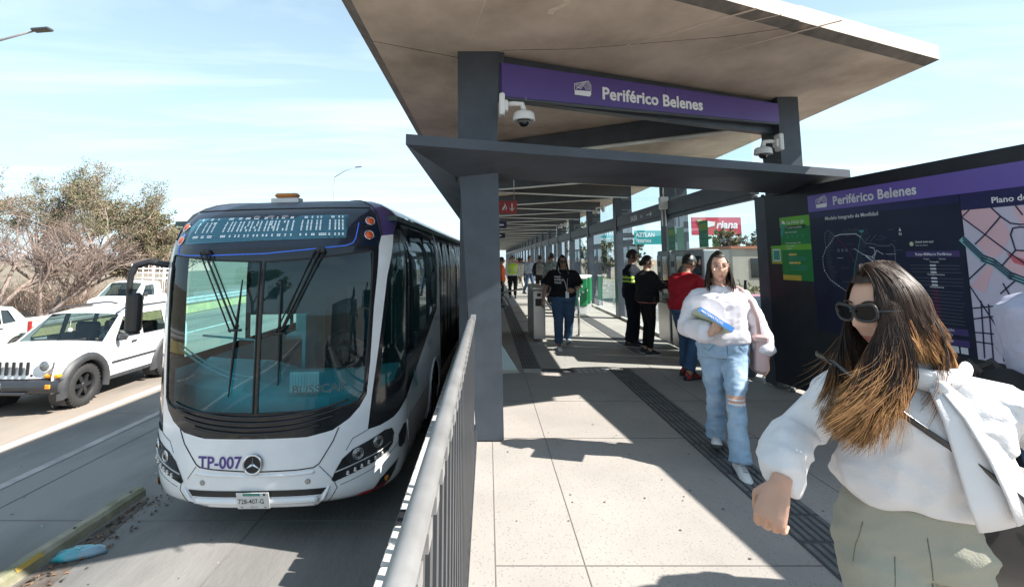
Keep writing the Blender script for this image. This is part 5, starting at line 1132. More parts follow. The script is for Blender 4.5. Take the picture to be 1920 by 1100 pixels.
# ================================================================ dome cameras
def dome(loc, label, side=1, k=1.0, full=True):
    r_ = empty('security_camera', loc); tag(r_, label, 'security camera', 'white dome cameras')
    mb = MB(); mb.box((-side*.135*k, 0, .06*k), (.05*k, .13*k, .20*k), bev=.012); mb.box((-side*.10*k, 0, .05*k), (.04*k, .09*k, .10*k), bev=.01); mb.build('wall_bracket', M_wp, r_)
    mb = MB(); mb.tube([(-side*.10*k, 0, .07*k), (-side*.03*k, 0, .075*k), (side*.045*k, 0, .07*k), (side*.06*k, 0, .0)], [.022*k, .024*k, .026*k, .03*k], 10); mb.build('bracket_arm', M_wp, r_)
    c = Vector((side*.06*k, 0, -.055*k)); n = 24
    mb = MB(); mb.loft([[c+Vector((r*cos(2*pi*i/n), r*sin(2*pi*i/n), z))*k for i in range(n)] for r, z in ((.04, .058), (.075, .052), (.092, .038), (.097, .015), (.10, -.018), (.102, -.026), (.085, -.03), (.075, -.02))], 0) if k == 1 else mb.loft([[c+Vector((r*k*cos(2*pi*i/n), r*k*sin(2*pi*i/n), z*k)) for i in range(n)] for r, z in ((.04, .058), (.092, .038), (.10, -.018), (.085, -.03))], 0)
    h = mb.build('housing', M_wp, r_); mb = MB(); mb.ball(c+Vector((0, 0, -.028*k)), (.055*k, .055*k, .055*k), n=20, m=10); mb.build('dome_lens', pm('dome_black', (.015, .015, .018), rough=.05, coat=.8), r_)
dome((.26, 4.40, 2.86), 'white dome camera hanging from the left pillar under the purple sign', 1)
dome((3.30, 5.86, 2.86), 'white dome camera on the right pillar above the dark blade canopy', -1)
for (x, y, z, lab) in ((3.28, 15.0, 2.98, 'first dome camera along the glass wall past the wall sign'), (3.28, 22.6, 3.0, 'second dome camera farther along the glass wall')): dome((x, y, z), lab, -1, 1.1)
# conduit box on column
jb = empty('junction_box', (3.38, 9.70, 2.6)); tag(jb, 'pale grey junction box with conduits on the column above the ticket machines', 'junction box')
mb = MB(); mb.box((0, 0, .02), (.16, .12, .24), bev=.012); mb.build('box', M_wp, jb)
mb = MB(); 
for dx_ in (-.04, .03): mb.tube([(dx_, 0, -.1), (dx_, 0, -.42)], .014, 8)
mb.tube([(0, 0, .14), (0, 0, .42)], .014, 8); mb.build('conduit', M_wp, jb)
# hanging red exit sign
ex = empty('exit_sign', (.30, 8.7, 2.33)); tag(ex, 'red hanging fire exit sign with down arrow just right of the front pillar', 'sign')
mb = MB(); mb.bb((-.24, 0, 0), (.20, .04, .22)); mb.build('sign_plate', pm('exit_red', (.42, .03, .02), (.38, .028, .02), rough=.4), ex)
mb = MB(); mb.tube([(-.15, .02, .22), (-.15, .02, .92)], .006, 6); mb.tube([(.15, .02, .22), (.15, .02, .92)], .006, 6); mb.build('hanger', M_inox, ex)
mb = MB(); f = lambda a, b: (a, -.006, b)
mb.add([f(.115, .04), f(.165, .10), f(.125, .08), f(.105, .08), f(.065, .10)], [(0, 1, 2, 3, 4)]); mb.add([f(.104, .07), f(.126, .07), f(.126, .18), f(.104, .18)], [(0, 1, 2, 3)])
mb.add([f(-.06, .05), f(-.02, .08), f(.01, .13), f(-.01, .19), f(-.015, .14), f(-.05, .10)], [(0, 1, 2, 3, 4, 5)]); mb.add([f(-.005, .05), f(.03, .09), f(.02, .13), f(.01, .09)], [(0, 1, 2, 3)])
mb.add([f(-.20, .04), f(-.16, .04), f(-.16, .17), f(-.20, .17)], [(0, 1, 2, 3)]); mb.build('exit_symbols', M_white, ex)
for (y, w_, lab) in ((16.5, .5, 'small purple hanging sign deeper in the station left of the aisle'), (24, .9, 'dark blue hanging sign farthest along the station')):
    r_ = empty('hanging_sign', (.36, y, 2.55)); tag(r_, lab, 'sign'); mb = MB(); mb.bb((-w_/2, 0, 0), (w_/2, .04, .22)); mb.build('sign_plate', M_navy2 if y < 20 else M_navy, r_)
    mb = MB(); mb.tube([(0, .02, .22), (0, .02, .7)], .01, 6); mb.build('hanger', M_inox, r_)
    mb = MB(); mb.bb((-w_*.3, -.004, .08), (w_*.3, -.001, .13)); mb.build('sign_stripe', M_white, r_)
# SALIDA lettering on the transom
sl = empty('exit_lettering', (3.435, 12.15, 2.45)); tag(sl, 'white word SALIDA with arrow on the dark beam over the third bay', 'lettering')
mb = MB(); put_text(mb, 'SALIDA', .16, (0, 0, .0), (0, -1, 0), (0, 0, 1), bold=.03, off=.004); put_text(mb, 'Exit', .10, (0, -.78, .02), (0, -1, 0), (0, 0, 1), bold=.0, off=.004)
mb.add([(-.004, -1.2, .04), (-.004, -1.5, .04), (-.004, -1.5, .06), (-.004, -1.2, .06)], [(0, 1, 2, 3)]); mb.add([(-.004, -1.45, -.01), (-.004, -1.58, .05), (-.004, -1.45, .11)], [(0, 1, 2)]); mb.build('letters', M_white, sl)
# ================================================================ ticket machines
M_mach = pm('machine_grey', (.30, .36, .38), (.24, .29, .31), scale=3, rough=.4)
def machine(y, label, k):
    r_ = empty('ticket_machine', (3.18, y, 0)); tag(r_, label, 'ticket machine', 'ticket machines along the glass wall')
    mb = MB(); mb.bb((0, .0, .08), (.26, .64, 1.70), bev=.02); mb.build('cabinet', M_mach, r_)
    mb = MB(); mb.bb((-.03, .03, .12), (-.001, .61, .78), 0, bev=.01); mb.build('lower_door', M_inox, r_)
    mb = MB(); mb.bb((-.012, .06, .95), (-.001, .34, 1.60)); mb.build('screen', pm('machine_screen', (.015, .05, .06), rough=.1, coat=.5), r_)
    mb = MB(); mb.bb((-.02, .38, .90), (-.001, .60, 1.62), 0); mb.build('payment_panel', pm('panel_silver', (.40, .45, .47), rough=.35, metal=.4), r_)
    for nm, a, b in (('coin_slot', (-.03, .43, 1.42), (-.018, .55, 1.52)), ('card_slot', (-.03, .43, 1.2), (-.018, .55, 1.32)), ('change_tray', (-.035, .42, .96), (-.018, .56, 1.08)), ('ticket_tray', (-.05, .10, .80), (-.0, .32, .86))):
        mb = MB(); mb.bb(a, b); mb.build(nm, M_blk, r_)
for i, lab in enumerate(('ticket machine nearest the camera, hidden partly by the red jacket man', 'middle ticket machine in front of the black jacket woman', 'farthest ticket machine beside the dark uniformed man')): machine(7.55+i*.70, lab, i)
for i, (y, z, lab) in enumerate(((8.05, 1.74, 'green calendar poster on the glass above the nearest ticket machine'), (9.45, 1.72, 'green poster on the column above the farthest ticket machine'))):
    r_ = empty('green_poster', (3.42, y, z)); tag(r_, lab, 'poster'); mb = MB(); mb.bb((-.004, -.17, 0), (0, .17, .42), 1); mb.bb((-.007, -.14, .27), (-.004, .14, .38), 0)
    for a in range(4):
        for b in range(2): mb.bb((-.007, -.13+a*.07, .05+b*.1), (-.004, -.09+a*.07, .12+b*.1), 5)
    mb.build('sheet', G1, r_); mb = MB(); put_text(mb, 'TARIFA', .07, (-.004, .14, .30), (0, -1, 0), (0, 0, 1), bold=.02, off=.005); mb.build('poster_lettering', G1[3], r_)
# small purple notice on glass
nt_ = empty('purple_notice', (3.44, 14.6, 1.0)); tag(nt_, 'small dark purple notice on the glass wall near the green bins', 'notice'); mb = MB(); mb.bb((-.006, -.25, 0), (0, .25, .34)); mb.build('sheet', M_navy2, nt_)
mb = MB(); put_text(mb, 'salida', .1, (-.007, .2, .20), (0, -1, 0), (0, 0, 1), off=.004); put_text(mb, 'exit', .1, (-.007, .2, .07), (0, -1, 0), (0, 0, 1), off=.004); mb.build('notice_lettering', M_white, nt_)
# black console behind the walking woman
cs = empty('service_console', (3.22, 6.75, 0)); tag(cs, 'dark grey service console with black fittings standing just left of the map board', 'console')
mb = MB(); mb.bb((-.22, -.05, .05), (.24, .55, 1.02), bev=.04); mb.build('cabinet', pm('console_grey', (.07, .085, .10), (.05, .06, .07), scale=3, rough=.35), cs)
mb = MB(); mb.bb((-.20, -.03, 1.02), (.22, .53, 1.06)); mb.build('top', pm('console_top', (.28, .24, .40), rough=.3), cs)
mb = MB(); mb.tube([(.16, .02, 1.05), (.17, .0, 1.28)], .02, 8); mb.tube([(.05, .05, 1.07), (.16, .05, 1.12)], .022, 8); mb.box((.10, .2, 1.10), (.12, .1, .06), bev=.02); mb.build('reader_arm', M_blk, cs)
# ================================================================ turnstiles and barriers
def turn(x, y, L, label, w_=.24):
    r_ = empty('turnstile', (x, y, 0)); tag(r_, label, 'turnstile', 'steel turnstiles')
    mb = MB(); mb.bb((0, 0, .03), (w_, L, .96), bev=.015); mb.build('cabinet', M_inox, r_); mb = MB(); mb.bb((-.015, -.02, .96), (w_+.015, L+.02, 1.02), bev=.012); mb.build('lid', M_inox, r_)
    mb = MB(); mb.bb((.05, -.008, .66), (w_-.05, -.001, .80)); mb.bb((w_*.35, -.008, .84), (w_*.65, -.001, .90)); mb.build('card_reader', M_blk, r_)
    mb = MB(); c = Vector((w_, L*.5, .82))
    for a in (0, 120, 240): mb.tube([c, c+Vector((.16+.32*max(0, cos(radians(a))), .0, 0))+Vector((0, .26*sin(radians(a)), .1-.35*(a > 0)))], .018, 8)
    mb.build('arms', M_inox, r_)
turn(.86, 9.9, 1.3, 'brushed steel turnstile left of the woman in the black T-shirt')
turn(.06, 10.4, 1.4, 'brushed steel turnstile half hidden behind the front left pillar', .20)
pb = empty('barrier_post', (1.86, 10.6, 0)); tag(pb, 'thin steel barrier post right of the woman in the black T-shirt', 'post'); mb = MB(); mb.tube([(0, 0, .01), (0, 0, 1.0)], .025, 10); mb.build('tube', M_inox, pb); mb = MB(); mb.tube([(0, 0, 0), (0, 0, .015)], .07, 14); mb.build('base', M_inox, pb)
M_gbin = pm('bin_green', (.012, .22, .075), (.01, .18, .06), scale=3, rough=.4)
for i, (x, y, lab) in enumerate(((2.62, 14.6, 'green recycling bin nearest, left of the three'), (2.90, 15.5, 'green recycling bin in the middle of the three'), (3.16, 16.6, 'green recycling bin farthest, against the glass'))):
    r_ = empty('recycling_bin', (x, y, 0)); tag(r_, lab, 'bin', 'green recycling bins'); mb = MB(); mb.bb((-.2, 0, .22), (.2, .4, 1.0), bev=.03); mb.build('body', M_gbin, r_)
    mb = MB(); mb.bb((-.21, -.01, .98), (.21, .41, 1.04), bev=.02); mb.build('lid', M_wp, r_); mb = MB(); mb.bb((-.18, .02, 0), (.18, .38, .22)); mb.build('base', M_wp, r_)
    mb = MB()
    for (a, b) in ((-.06, .7), (.04, .78), (.08, .62), (-.02, .55)): mb.box((a, -.006, b), (.06, .01, .05), 0, Matrix.Rotation(.4, 3, 'Y'))
    mb.build('bin_emblem', M_white, r_)
# door wedge sheet at pillar
sgn = empty('glass_screen', (.22, 7.1, 0)); tag(sgn, 'tilted clear floor screen at the foot of the turnstile by the pillar', 'screen'); mb = MB(); mb.add([(-.12, 0, .01), (.22, 0, .01), (-.1, .05, .5)], [(0, 1, 2)]); mb.build('pane', glassmat('teal_pane', (.5, .8, .85), .1), sgn)
# ================================================================ lane separator, litter
sp = empty('lane_separator', (-3.98, 4.3, RZ)); tag(sp, 'long mossy concrete wheel stop lying on the bus lane', 'wheel stop')
mb = MB(); L = 5.2
prof_ = [(-.075, 0), (-.065, .075), (-.045, .10), (.035, .10), (.065, .07), (.075, 0)]
rings = []
for i in range(27):
    y = -3.4+i*L/26; rings.append([(x+.006*noise.noise(Vector((y*2, z*9, 1))), y, z+(.012*noise.noise(Vector((y*3, x*8, 4))) if z > .05 else 0)) for x, z in prof_])
mb.loft(rings, 0, smooth=False); M_sep = pm('mossy_concrete', (.34, .31, .24), (.17, .17, .10), scale=3.5, rough=.9, bump=.6, bscale=40, detail=12); mb.build('block', M_sep, sp)
mb = MB(); mb.add([(.068, .25, .072), (.068, .50, .072), (.040, .50, .1045), (.040, .25, .1045)], [(0, 1, 2, 3)]); mb.build('yellow_reflector', pm('worn_yellow', (.50, .32, .03), (.30, .22, .08), scale=12, rough=.8), sp)
mb = MB()
for y in (-2, -.8, .05, .9, 1.65): mb.tube([(0, y, .098), (0, y, .106)], .014, 8)
mb.build('anchor_bolt', M_rub, sp)
for o in [sp]: o.rotation_euler = (0, 0, radians(-1))
mb = MB(); rng = random.Random(9)
for i in range(420):
    y = rng.uniform(2.6, 6.1); x = -3.80+rng.random()**2*.34+(y-4.3)*-.01; s_ = rng.uniform(.008, .03); z = RZ+.003+rng.random()*.01; a = rng.uniform(0, 6.28)
    mb.add([(x+s_*cos(a), y+s_*sin(a), z), (x+s_*.4*cos(a+1.8), y+s_*.4*sin(a+1.8), z+.008), (x-s_*cos(a), y-s_*sin(a), z), (x-s_*.5*cos(a+1.6), y-s_*.5*sin(a+1.6), z+.012)], [(0, 1, 2, 3)], rng.choice((0, 0, 1)))
tag(mb.build('leaf_litter', [pm('dirt_dark', (.06, .045, .035), rough=.95), pm('dead_leaf', (.25, .13, .06), rough=.9)]), kind='stuff')
mb = MB()
patch(mb, rnd([(-3.86, 2.6), (-3.55, 2.6), (-3.5, 3.8), (-3.62, 4.9), (-3.75, 6.05), (-3.87, 6.0)], 2), lambda x, y: (x, y, RZ+.0035), step=.3); tag(mb.build('dirt_patch', pm('damp_dirt', (.07, .055, .045), (.14, .12, .10), scale=7, rough=.95, detail=12)), kind='structure')
bag = MB(); n = 16
bag.loft([[( .19*r*cos(2*pi*i/n)*(1+.25*sin(3*i)), .10*r*sin(2*pi*i/n)*(1+.2*cos(5*i)), z+.012*noise.noise(Vector((i, r*5, 0)))) for i in range(n)] for r, z in ((1, .003), (.95, .03), (.7, .055), (.35, .06), (.05, .05))], 0)
o = bag.build('plastic_bag', pm('bag_turquoise', (.03, .38, .42), (.25, .32, .40), scale=9, rough=.35)); o.location = (-3.68, 4.93, RZ+.004); o.rotation_euler = (0, 0, .4); tag(o, 'crumpled turquoise plastic bag lying on the bus lane beside the wheel stop', 'litter')
rng = random.Random(12)
mb = MB()
for i in range(90):
    x, y = rng.uniform(-6.4, -1.0), rng.uniform(3.4, 9); s_ = rng.uniform(.006, .02); a = rng.uniform(0, 6.28); n = 6
    mb.add([(x+s_*cos(a+q)*rng.uniform(.5, 1), y+s_*sin(a+q)*rng.uniform(.5, 1)*.6, RZ+.005) for q in range(n)], [tuple(range(n))], rng.choice((0, 0, 0, 1)))
tag(mb.build('road_specks', [pm('dirt_dark', (.06, .045, .035)), pm('pale_paper', (.6, .6, .58))]), kind='stuff')
# ================================================================ people
def skinmat(name, c): 
    m = pm(name, c, tuple(x*.9 for x in c), scale=14, rough=.5, spec=.35); m.node_tree.nodes['Principled BSDF'].inputs['Subsurface Weight'].default_value = .12; m.node_tree.nodes['Principled BSDF'].inputs['Subsurface Radius'].default_value = (.02, .008, .005); return m
SK1 = skinmat('skin_warm', (.56, .33, .235)); SK2 = skinmat('skin_tan', (.34, .19, .125)); M_lip = pm('lips', (.42, .14, .12), rough=.45); M_eyew = pm('eye_white', (.42, .39, .37), rough=.15); M_iris = pm('iris', (.03, .018, .012), rough=.08)
def hairmat(name, c, c2=None): return pm(name, c, c2 or tuple(x*.6 for x in c), scale=40, rough=.58, spec=.35, stretch=(1, 1, .2))
H_dark = hairmat('hair_black', (.022, .015, .012)); H_brown = hairmat('hair_brown', (.06, .032, .02)); H_car = hairmat('hair_caramel', (.17, .075, .028), (.09, .04, .017)); H_gold = hairmat('hair_gold', (.40, .215, .085), (.24, .115, .042))
def fabric(name, c, c2=None, rough=.85, bump=.25, scale=9): return pm(name, c, c2 or tuple(x*.88 for x in c), scale=scale, rough=rough, spec=.2, bump=bump, bscale=220)
def G_(x, y, z, cx, cy, cz, sx, sy, sz): return math.exp(-(((x-cx)/sx)**2+((y-cy)/sy)**2+((z-cz)/sz)**2))
def head_mesh(mb, M, k=1.0, female=True, n=64, m=48):
    """sculpted head, local frame: face to -Y, z up, centre of skull; k scales a 0.225 m high head"""
    vs = []
    def P(u, t):
        # u azimuth (0 = face), t polar
        x = sin(t)*sin(u); y = -sin(t)*cos(u); z = cos(t)
        X = .074*x; Y = .096*y; Z = .115*z
        if z < 0: 
            q = -z; X *= 1-.30*q**1.6; 
            if y < 0: Y *= 1-.06*q
            else: Y *= 1-.42*q**1.3
            Z *= 1.04
        else:
            if y > 0: Y *= 1.03
        if y < 0: Y *= 1-.07*(1-abs(x))*max(0, .5+z)*.6
        f = max(0, -y)
        d = 0
        d += .0235*G_(X, 0, Z, 0, 0, -.026, .0115, 1, .016)*f + .012*G_(X, 0, Z, 0, 0, .000, .008, 1, .024)*f + .006*(G_(X, 0, Z, .012, 0, -.031, .007, 1, .008)+G_(X, 0, Z, -.012, 0, -.031, .007, 1, .008))*f
        d -= .0115*(G_(X, 0, Z, .031, 0, .010, .017, 1, .012)+G_(X, 0, Z, -.031, 0, .010, .017, 1, .012))*f
        d += .005*(G_(X, 0, Z, .032, 0, .030, .022, 1, .008)+G_(X, 0, Z, -.032, 0, .030, .022, 1, .008))*f
        d += .0065*(G_(X, 0, Z, .043, 0, -.022, .02, 1, .018)+G_(X, 0, Z, -.043, 0, -.022, .02, 1, .018))*f
        d += .0075*G_(X, 0, Z, 0, 0, -.0605, .020, 1, .0045)*f + .0075*G_(X, 0, Z, 0, 0, -.0715, .017, 1, .005)*f - .005*G_(X, 0, Z, 0, 0, -.0662, .022, 1, .0022)*f
        d -= .003*G_(X, 0, Z, 0, 0, -.082, .02, 1, .005)*f
        d += .008*G_(X, 0, Z, 0, 0, -.100, .018, 1, .014)*f
        Y -= d
        return Vector((X, Y, Z))*k
    us = [2*pi*(j/n) for j in range(n)]
    # concentrate samples on the face
    us = [u-.55*sin(u) for u in us]; ts = [pi*i/m for i in range(m+1)]; ts = [t-.22*sin(2*(t-.35)) if 0 < t < pi else t for t in ts]; ts[0] = 0; ts[-1] = pi; ts = sorted(ts)
    for t in ts:
        for u in us: vs.append(M @ P(u, t))
    fs = []; mi = []
    b = len(mb.v)
    for i in range(m):
        for j in range(n): fs.append((i*n+j, (i+1)*n+j, (i+1)*n+(j+1) % n, i*n+(j+1) % n))
    mb.add(vs, fs, 0, True)
    Mi = M.inverted(); off = len(mb.m)-len(fs)
    for q, f in enumerate(fs):
        c = sum((Vector(vs[a]) for a in f), Vector())/4; c = (Mi @ c)/k
        if c.y < -.06 and ((abs(c.x)/.021)**2+((c.z+.0665)/.0095)**2) < 1: mb.m[off+q] = 1
    for s in (1, -1):
        mb.ball(M @ Vector((s*.031*k, -.0775*k, .010*k)), .0125*k, 2, 14, 10)
        mb.ball(M @ Vector((s*.031*k, -.0865*k, .010*k)), .0058*k, 3, 10, 8)
        # lids and brows
        mb.tube([M @ (Vector((s*(.031+a), -.0885+abs(a)*.32, .0175-(a*16)**2*.010))*k) for a in (-.015, -.008, 0, .008, .015)], [.0020*k]*5, 6, 4)
        mb.tube([M @ (Vector((s*(.031+a), -.0905+max(0, a)*.40+.001, .0325+b_))*k) for a, b_ in ((-.018, -.002), (-.008, .001), (.004, .0025), (.014, .001), (.021, -.003))], [(.0012*k, .002*k), (.0028*k, .002*k), (.003*k, .002*k), (.0024*k, .002*k), (.001*k, .001*k)], 6, 4)
        # ear
        rings = []
        mb.ball(M @ (Vector((s*.074, .006, -.008))*k), (.009*k, .018*k, .030*k), 0, 14, 10, R=M.to_3x3() @ Matrix.Rotation(s*.28, 3, 'Z'))
        mb.tube([M @ (Vector((s*.081, .006+.017*cos(a), -.006+.028*sin(a)))*k) for a in [radians(q) for q in range(-60, 211, 30)]], .0035*k, 6, 0)
def hand(mb, W, d, pn, side, curl=.5, k=1.0, spread=.12, thumb_in=.5):
    """hand built from palm + four fingers + thumb; W wrist, d direction of fingers, pn palm normal (palm faces pn); side +1: thumb to pn x d"""
    d = Vector(d).normalized(); pn = Vector(pn); pn = (pn-d*pn.dot(d)).normalized(); lat = d.cross(pn)*side  # towards the thumb
    def pt(a, b, c): return W+(d*a+lat*b+pn*c)*k
    mb.loft([[pt(a, hw*cos(q*pi/6)+o, th*sin(q*pi/6)) for q in range(12)] for a, hw, th, o in ((-.03, .024, .019, 0), (0, .027, .019, 0), (.03, .037, .017, .002), (.07, .041, .015, 0), (.088, .039, .012, -.001))], 0)
    L = [(.030, .072, .0088), (.010, .080, .0090), (-.011, .075, .0086), (-.030, .060, .0076)]
    for i, (b, ln, r) in enumerate(L):
        p = pt(.078, b, 0); a = 0; pts = [p]; ang = curl*.35; dirv = (d+lat*spread*(1.5-i)*.35).normalized(); c = curl*(1+.12*i)
        for j, f in enumerate((.46, .30, .24)):
            ang += c*(.75 if j else .6); q = dirv*cos(ang)+pn*sin(ang); p = p+q*ln*f*k; pts.append(p)
        mb.tube(pts, [r*k*1.05, r*k, r*k*.92, r*k*.74], 8, 0, dome=True)
    p0 = pt(.012, .024, .004); p1 = pt(.042, .050, .012+.01*thumb_in); p2 = pt(.070, .052-.012*thumb_in, .022+.018*thumb_in); p3 = pt(.094, .046-.024*thumb_in, .028+.020*thumb_in)
    mb.tube([p0, p1, p2, p3], [.0135*k, .0115*k, .0098*k, .0078*k], 8, 0, dome=True)
def ell(c, rx, ry, n=24, e=2.4, R=None):
    o = []
    for i in range(n):
        a = 2*pi*i/n; x = math.copysign(abs(cos(a))**(2/e), cos(a))*rx; y = math.copysign(abs(sin(a))**(2/e), sin(a))*ry; v = Vector((x, y, 0)); o.append(Vector(c)+(R @ v if R else v))
    return o
def fold(amp, sx, sz, seed=0, amp2=0):
    def f(v):
        a = noise.noise(Vector((v.x*sx+seed, v.y*sx, v.z*sz))); b = noise.noise(Vector((v.x*sx*2.3+seed*3, v.y*sx*2.3, v.z*sz*2.3+7)))
        c = noise.noise(Vector((v.x*sx*1.7+v.z*sz*1.2+seed, v.y*sx*1.7, v.z*sz*3.1-v.x*sx)))
        return amp*max(-.28, (1-3.2*abs(a))*.55+b*.35+(.35-1.6*abs(c))*.45)
    return f
def shoe(par, A, yaw, mats, k=1.0, pitch=0, name='shoe', sole_h=.028, hi=.075):
    """A ankle position (local), toe direction yaw (0 = -Y)"""
    R = Matrix.Rotation(yaw, 3, 'Z') @ Matrix.Rotation(pitch, 3, 'X'); up = MB(); so = MB(); lc = MB()
    Z0 = -.085
    def q(x, y, z): return Vector(A)+R @ (Vector((x, y, z))*k)
    secs = [(.075, .030, .060), (.055, .036, .085), (.02, .038, .095), (-.02, .038, .085), (-.06, .042, .068), (-.10, .046, .052), (-.14, .044, .042), (-.17, .034, .032), (-.182, .015, .022)]
    rings = [[q(w_*cos(a)*(1 if sin(a) < .3 else .88), y, Z0+.012+max(0, sin(a))*h_+min(0, sin(a))*.008) for a in [2*pi*i/18 for i in range(18)]] for y, w_, h_ in secs]
    up.loft(rings, 0)
    for y in (-.045, -.065, -.085, -.105): up.tube([q(-.022, y, Z0+.012+.075+y*.35+.02), q(0, y-.004, Z0+.096+y*.35+.012), q(.022, y, Z0+.012+.075+y*.35+.02)], .0035*k, 5, 1)
    so.loft([[q(w_*1.12*cos(a), y, Z0-.010+(sole_h*.5 if sin(a) > 0 else 0)+abs(sin(a))*0) if False else q(w_*1.10*cos(a), y, Z0+(.018 if sin(a) >= 0 else -.006)) for a in [2*pi*(i+.5)/14 for i in range(14)]] for y, w_, h_ in [(.084, .022, 0)]+secs[:-1]+[(-.188, .022, 0)]], 0)
    u = up.build(name, [mats[0], mats[2] if len(mats) > 2 else mats[1]], par); so.build('sole', mats[1], u); return u
def strands(mb, M, k, rng, n, phis, length, fall, rad=.0016, seg=9, wave=.008, mats=None, wind=(0, 0, 0), top=.0, part=0.0, tipfrac=.5, cling=1.06, per=14, thend=pi/2+.12):
    """hair strands: start at the parting, wrap over the skull then hang; wind bends the free part (world vector)"""
    Mr = M.to_3x3(); wind = Vector(wind)
    for i in range(n):
        if i % per == 0:
            base = (rng.uniform(*phis[rng.randrange(len(phis))]), rng.uniform(.02, .35), rng.uniform(0, .07), rng.uniform(-.05, .045), rng.uniform(.72, 1.05), rng.uniform(0, 6.28), rng.uniform(.5, 1.3), Vector((rng.gauss(0, .10), rng.gauss(0, .10), 0)), rng.uniform(-.12, .1))
        jx = lambda q: rng.gauss(0, q)
        phi = base[0]+jx(.035); sgn = 1 if phi > 0 else -1
        th0 = abs(base[1]+jx(.02)); c = cling+base[2]+jx(.008); pts = []
        yst = base[3]+jx(.004)
        for j in range(7):
            t = th0+(thend-th0)*j/6
            x = .078*sin(t)*sin(phi); y = -.099*sin(t)*cos(phi); z = .120*cos(t)
            w_ = (1-j/6)**2; x = x*(1-w_)+(part+sgn*.004)*w_; y = y*(1-w_)+yst*w_
            if j == 0: z = .117*sqrt(max(.1, 1-(y/.099)**2))
            pts.append(M @ (Vector((x*c, y*c, z*c+.001))*k))
        L = length*base[4]*rng.uniform(.9, 1.05); d = Vector((0, 0, -1)); p = pts[-1]; out = (Mr @ Vector((sin(phi), -cos(phi), 0))).normalized(); ph = base[5]+jx(.12); lat = out.cross(Vector((0, 0, 1)))
        sg = seg; wv = wind*base[6]*(1+jx(.03)); jit = base[7]+Vector((jx(.025), jx(.025), 0))
        for j in range(sg):
            f = (j+1)/sg; dd = (d+out*fall*(1-f)*.9-out*.12*f+wv*f*1.4+jit*f+lat*cos(ph+f*7)*wave*14+out*sin(ph+f*7)*wave*8).normalized(); p = p+dd*L/sg; pts.append(p)
        N_ = len(pts); rr = [rad*(1 if q < N_-3 else (N_-q)/4) for q in range(N_)]
        if mats is None: mb.tube(pts, rr, 3, 0, cap=False)
        else:
            cut = int(N_*(tipfrac+base[8]+jx(.03))); cut = max(2, min(N_-2, cut)); cut2 = min(N_-1, cut+rng.choice((1, 2, 3)))
            mb.tube(pts[:cut+1], rr[:cut+1], 3, mats[0], cap=False); mb.tube(pts[cut:cut2+1], rr[cut:cut2+1], 3, mats[1], cap=False)
            if cut2 < N_-1: mb.tube(pts[cut2:], rr[cut2:], 3, mats[2], cap=False)
def haircap(mb, M, k, face=.95, zlow=-.06, grow=1.10, mi=0, hairline=.055, n=40, m=24, fl=.0, ear=None):
    vs = []; fs = []
    for i in range(m+1):
        t = pi*.80*i/m
        for j in range(n):
            u = 2*pi*j/n; x = .076*sin(t)*sin(u); y = -.098*sin(t)*cos(u); z = .118*cos(t); vs.append((Vector((x, y, z))*grow, u))
    for i in range(m):
        for j in range(n):
            q = (i*n+j, (i+1)*n+j, (i+1)*n+(j+1) % n, i*n+(j+1) % n); c = sum((vs[a][0] for a in q), Vector())/4; u = abs(((vs[q[0]][1]+pi) % (2*pi))-pi)
            if u < face and c.z < hairline: continue
            if c.z < zlow: continue
            if ear and c.z < ear[2] and ear[0] < (vs[q[0]][1] % (2*pi)) < ear[1]: continue
            fs.append(q)
    mb.add([M @ (v*k) for v, u in vs], fs, mi, True)
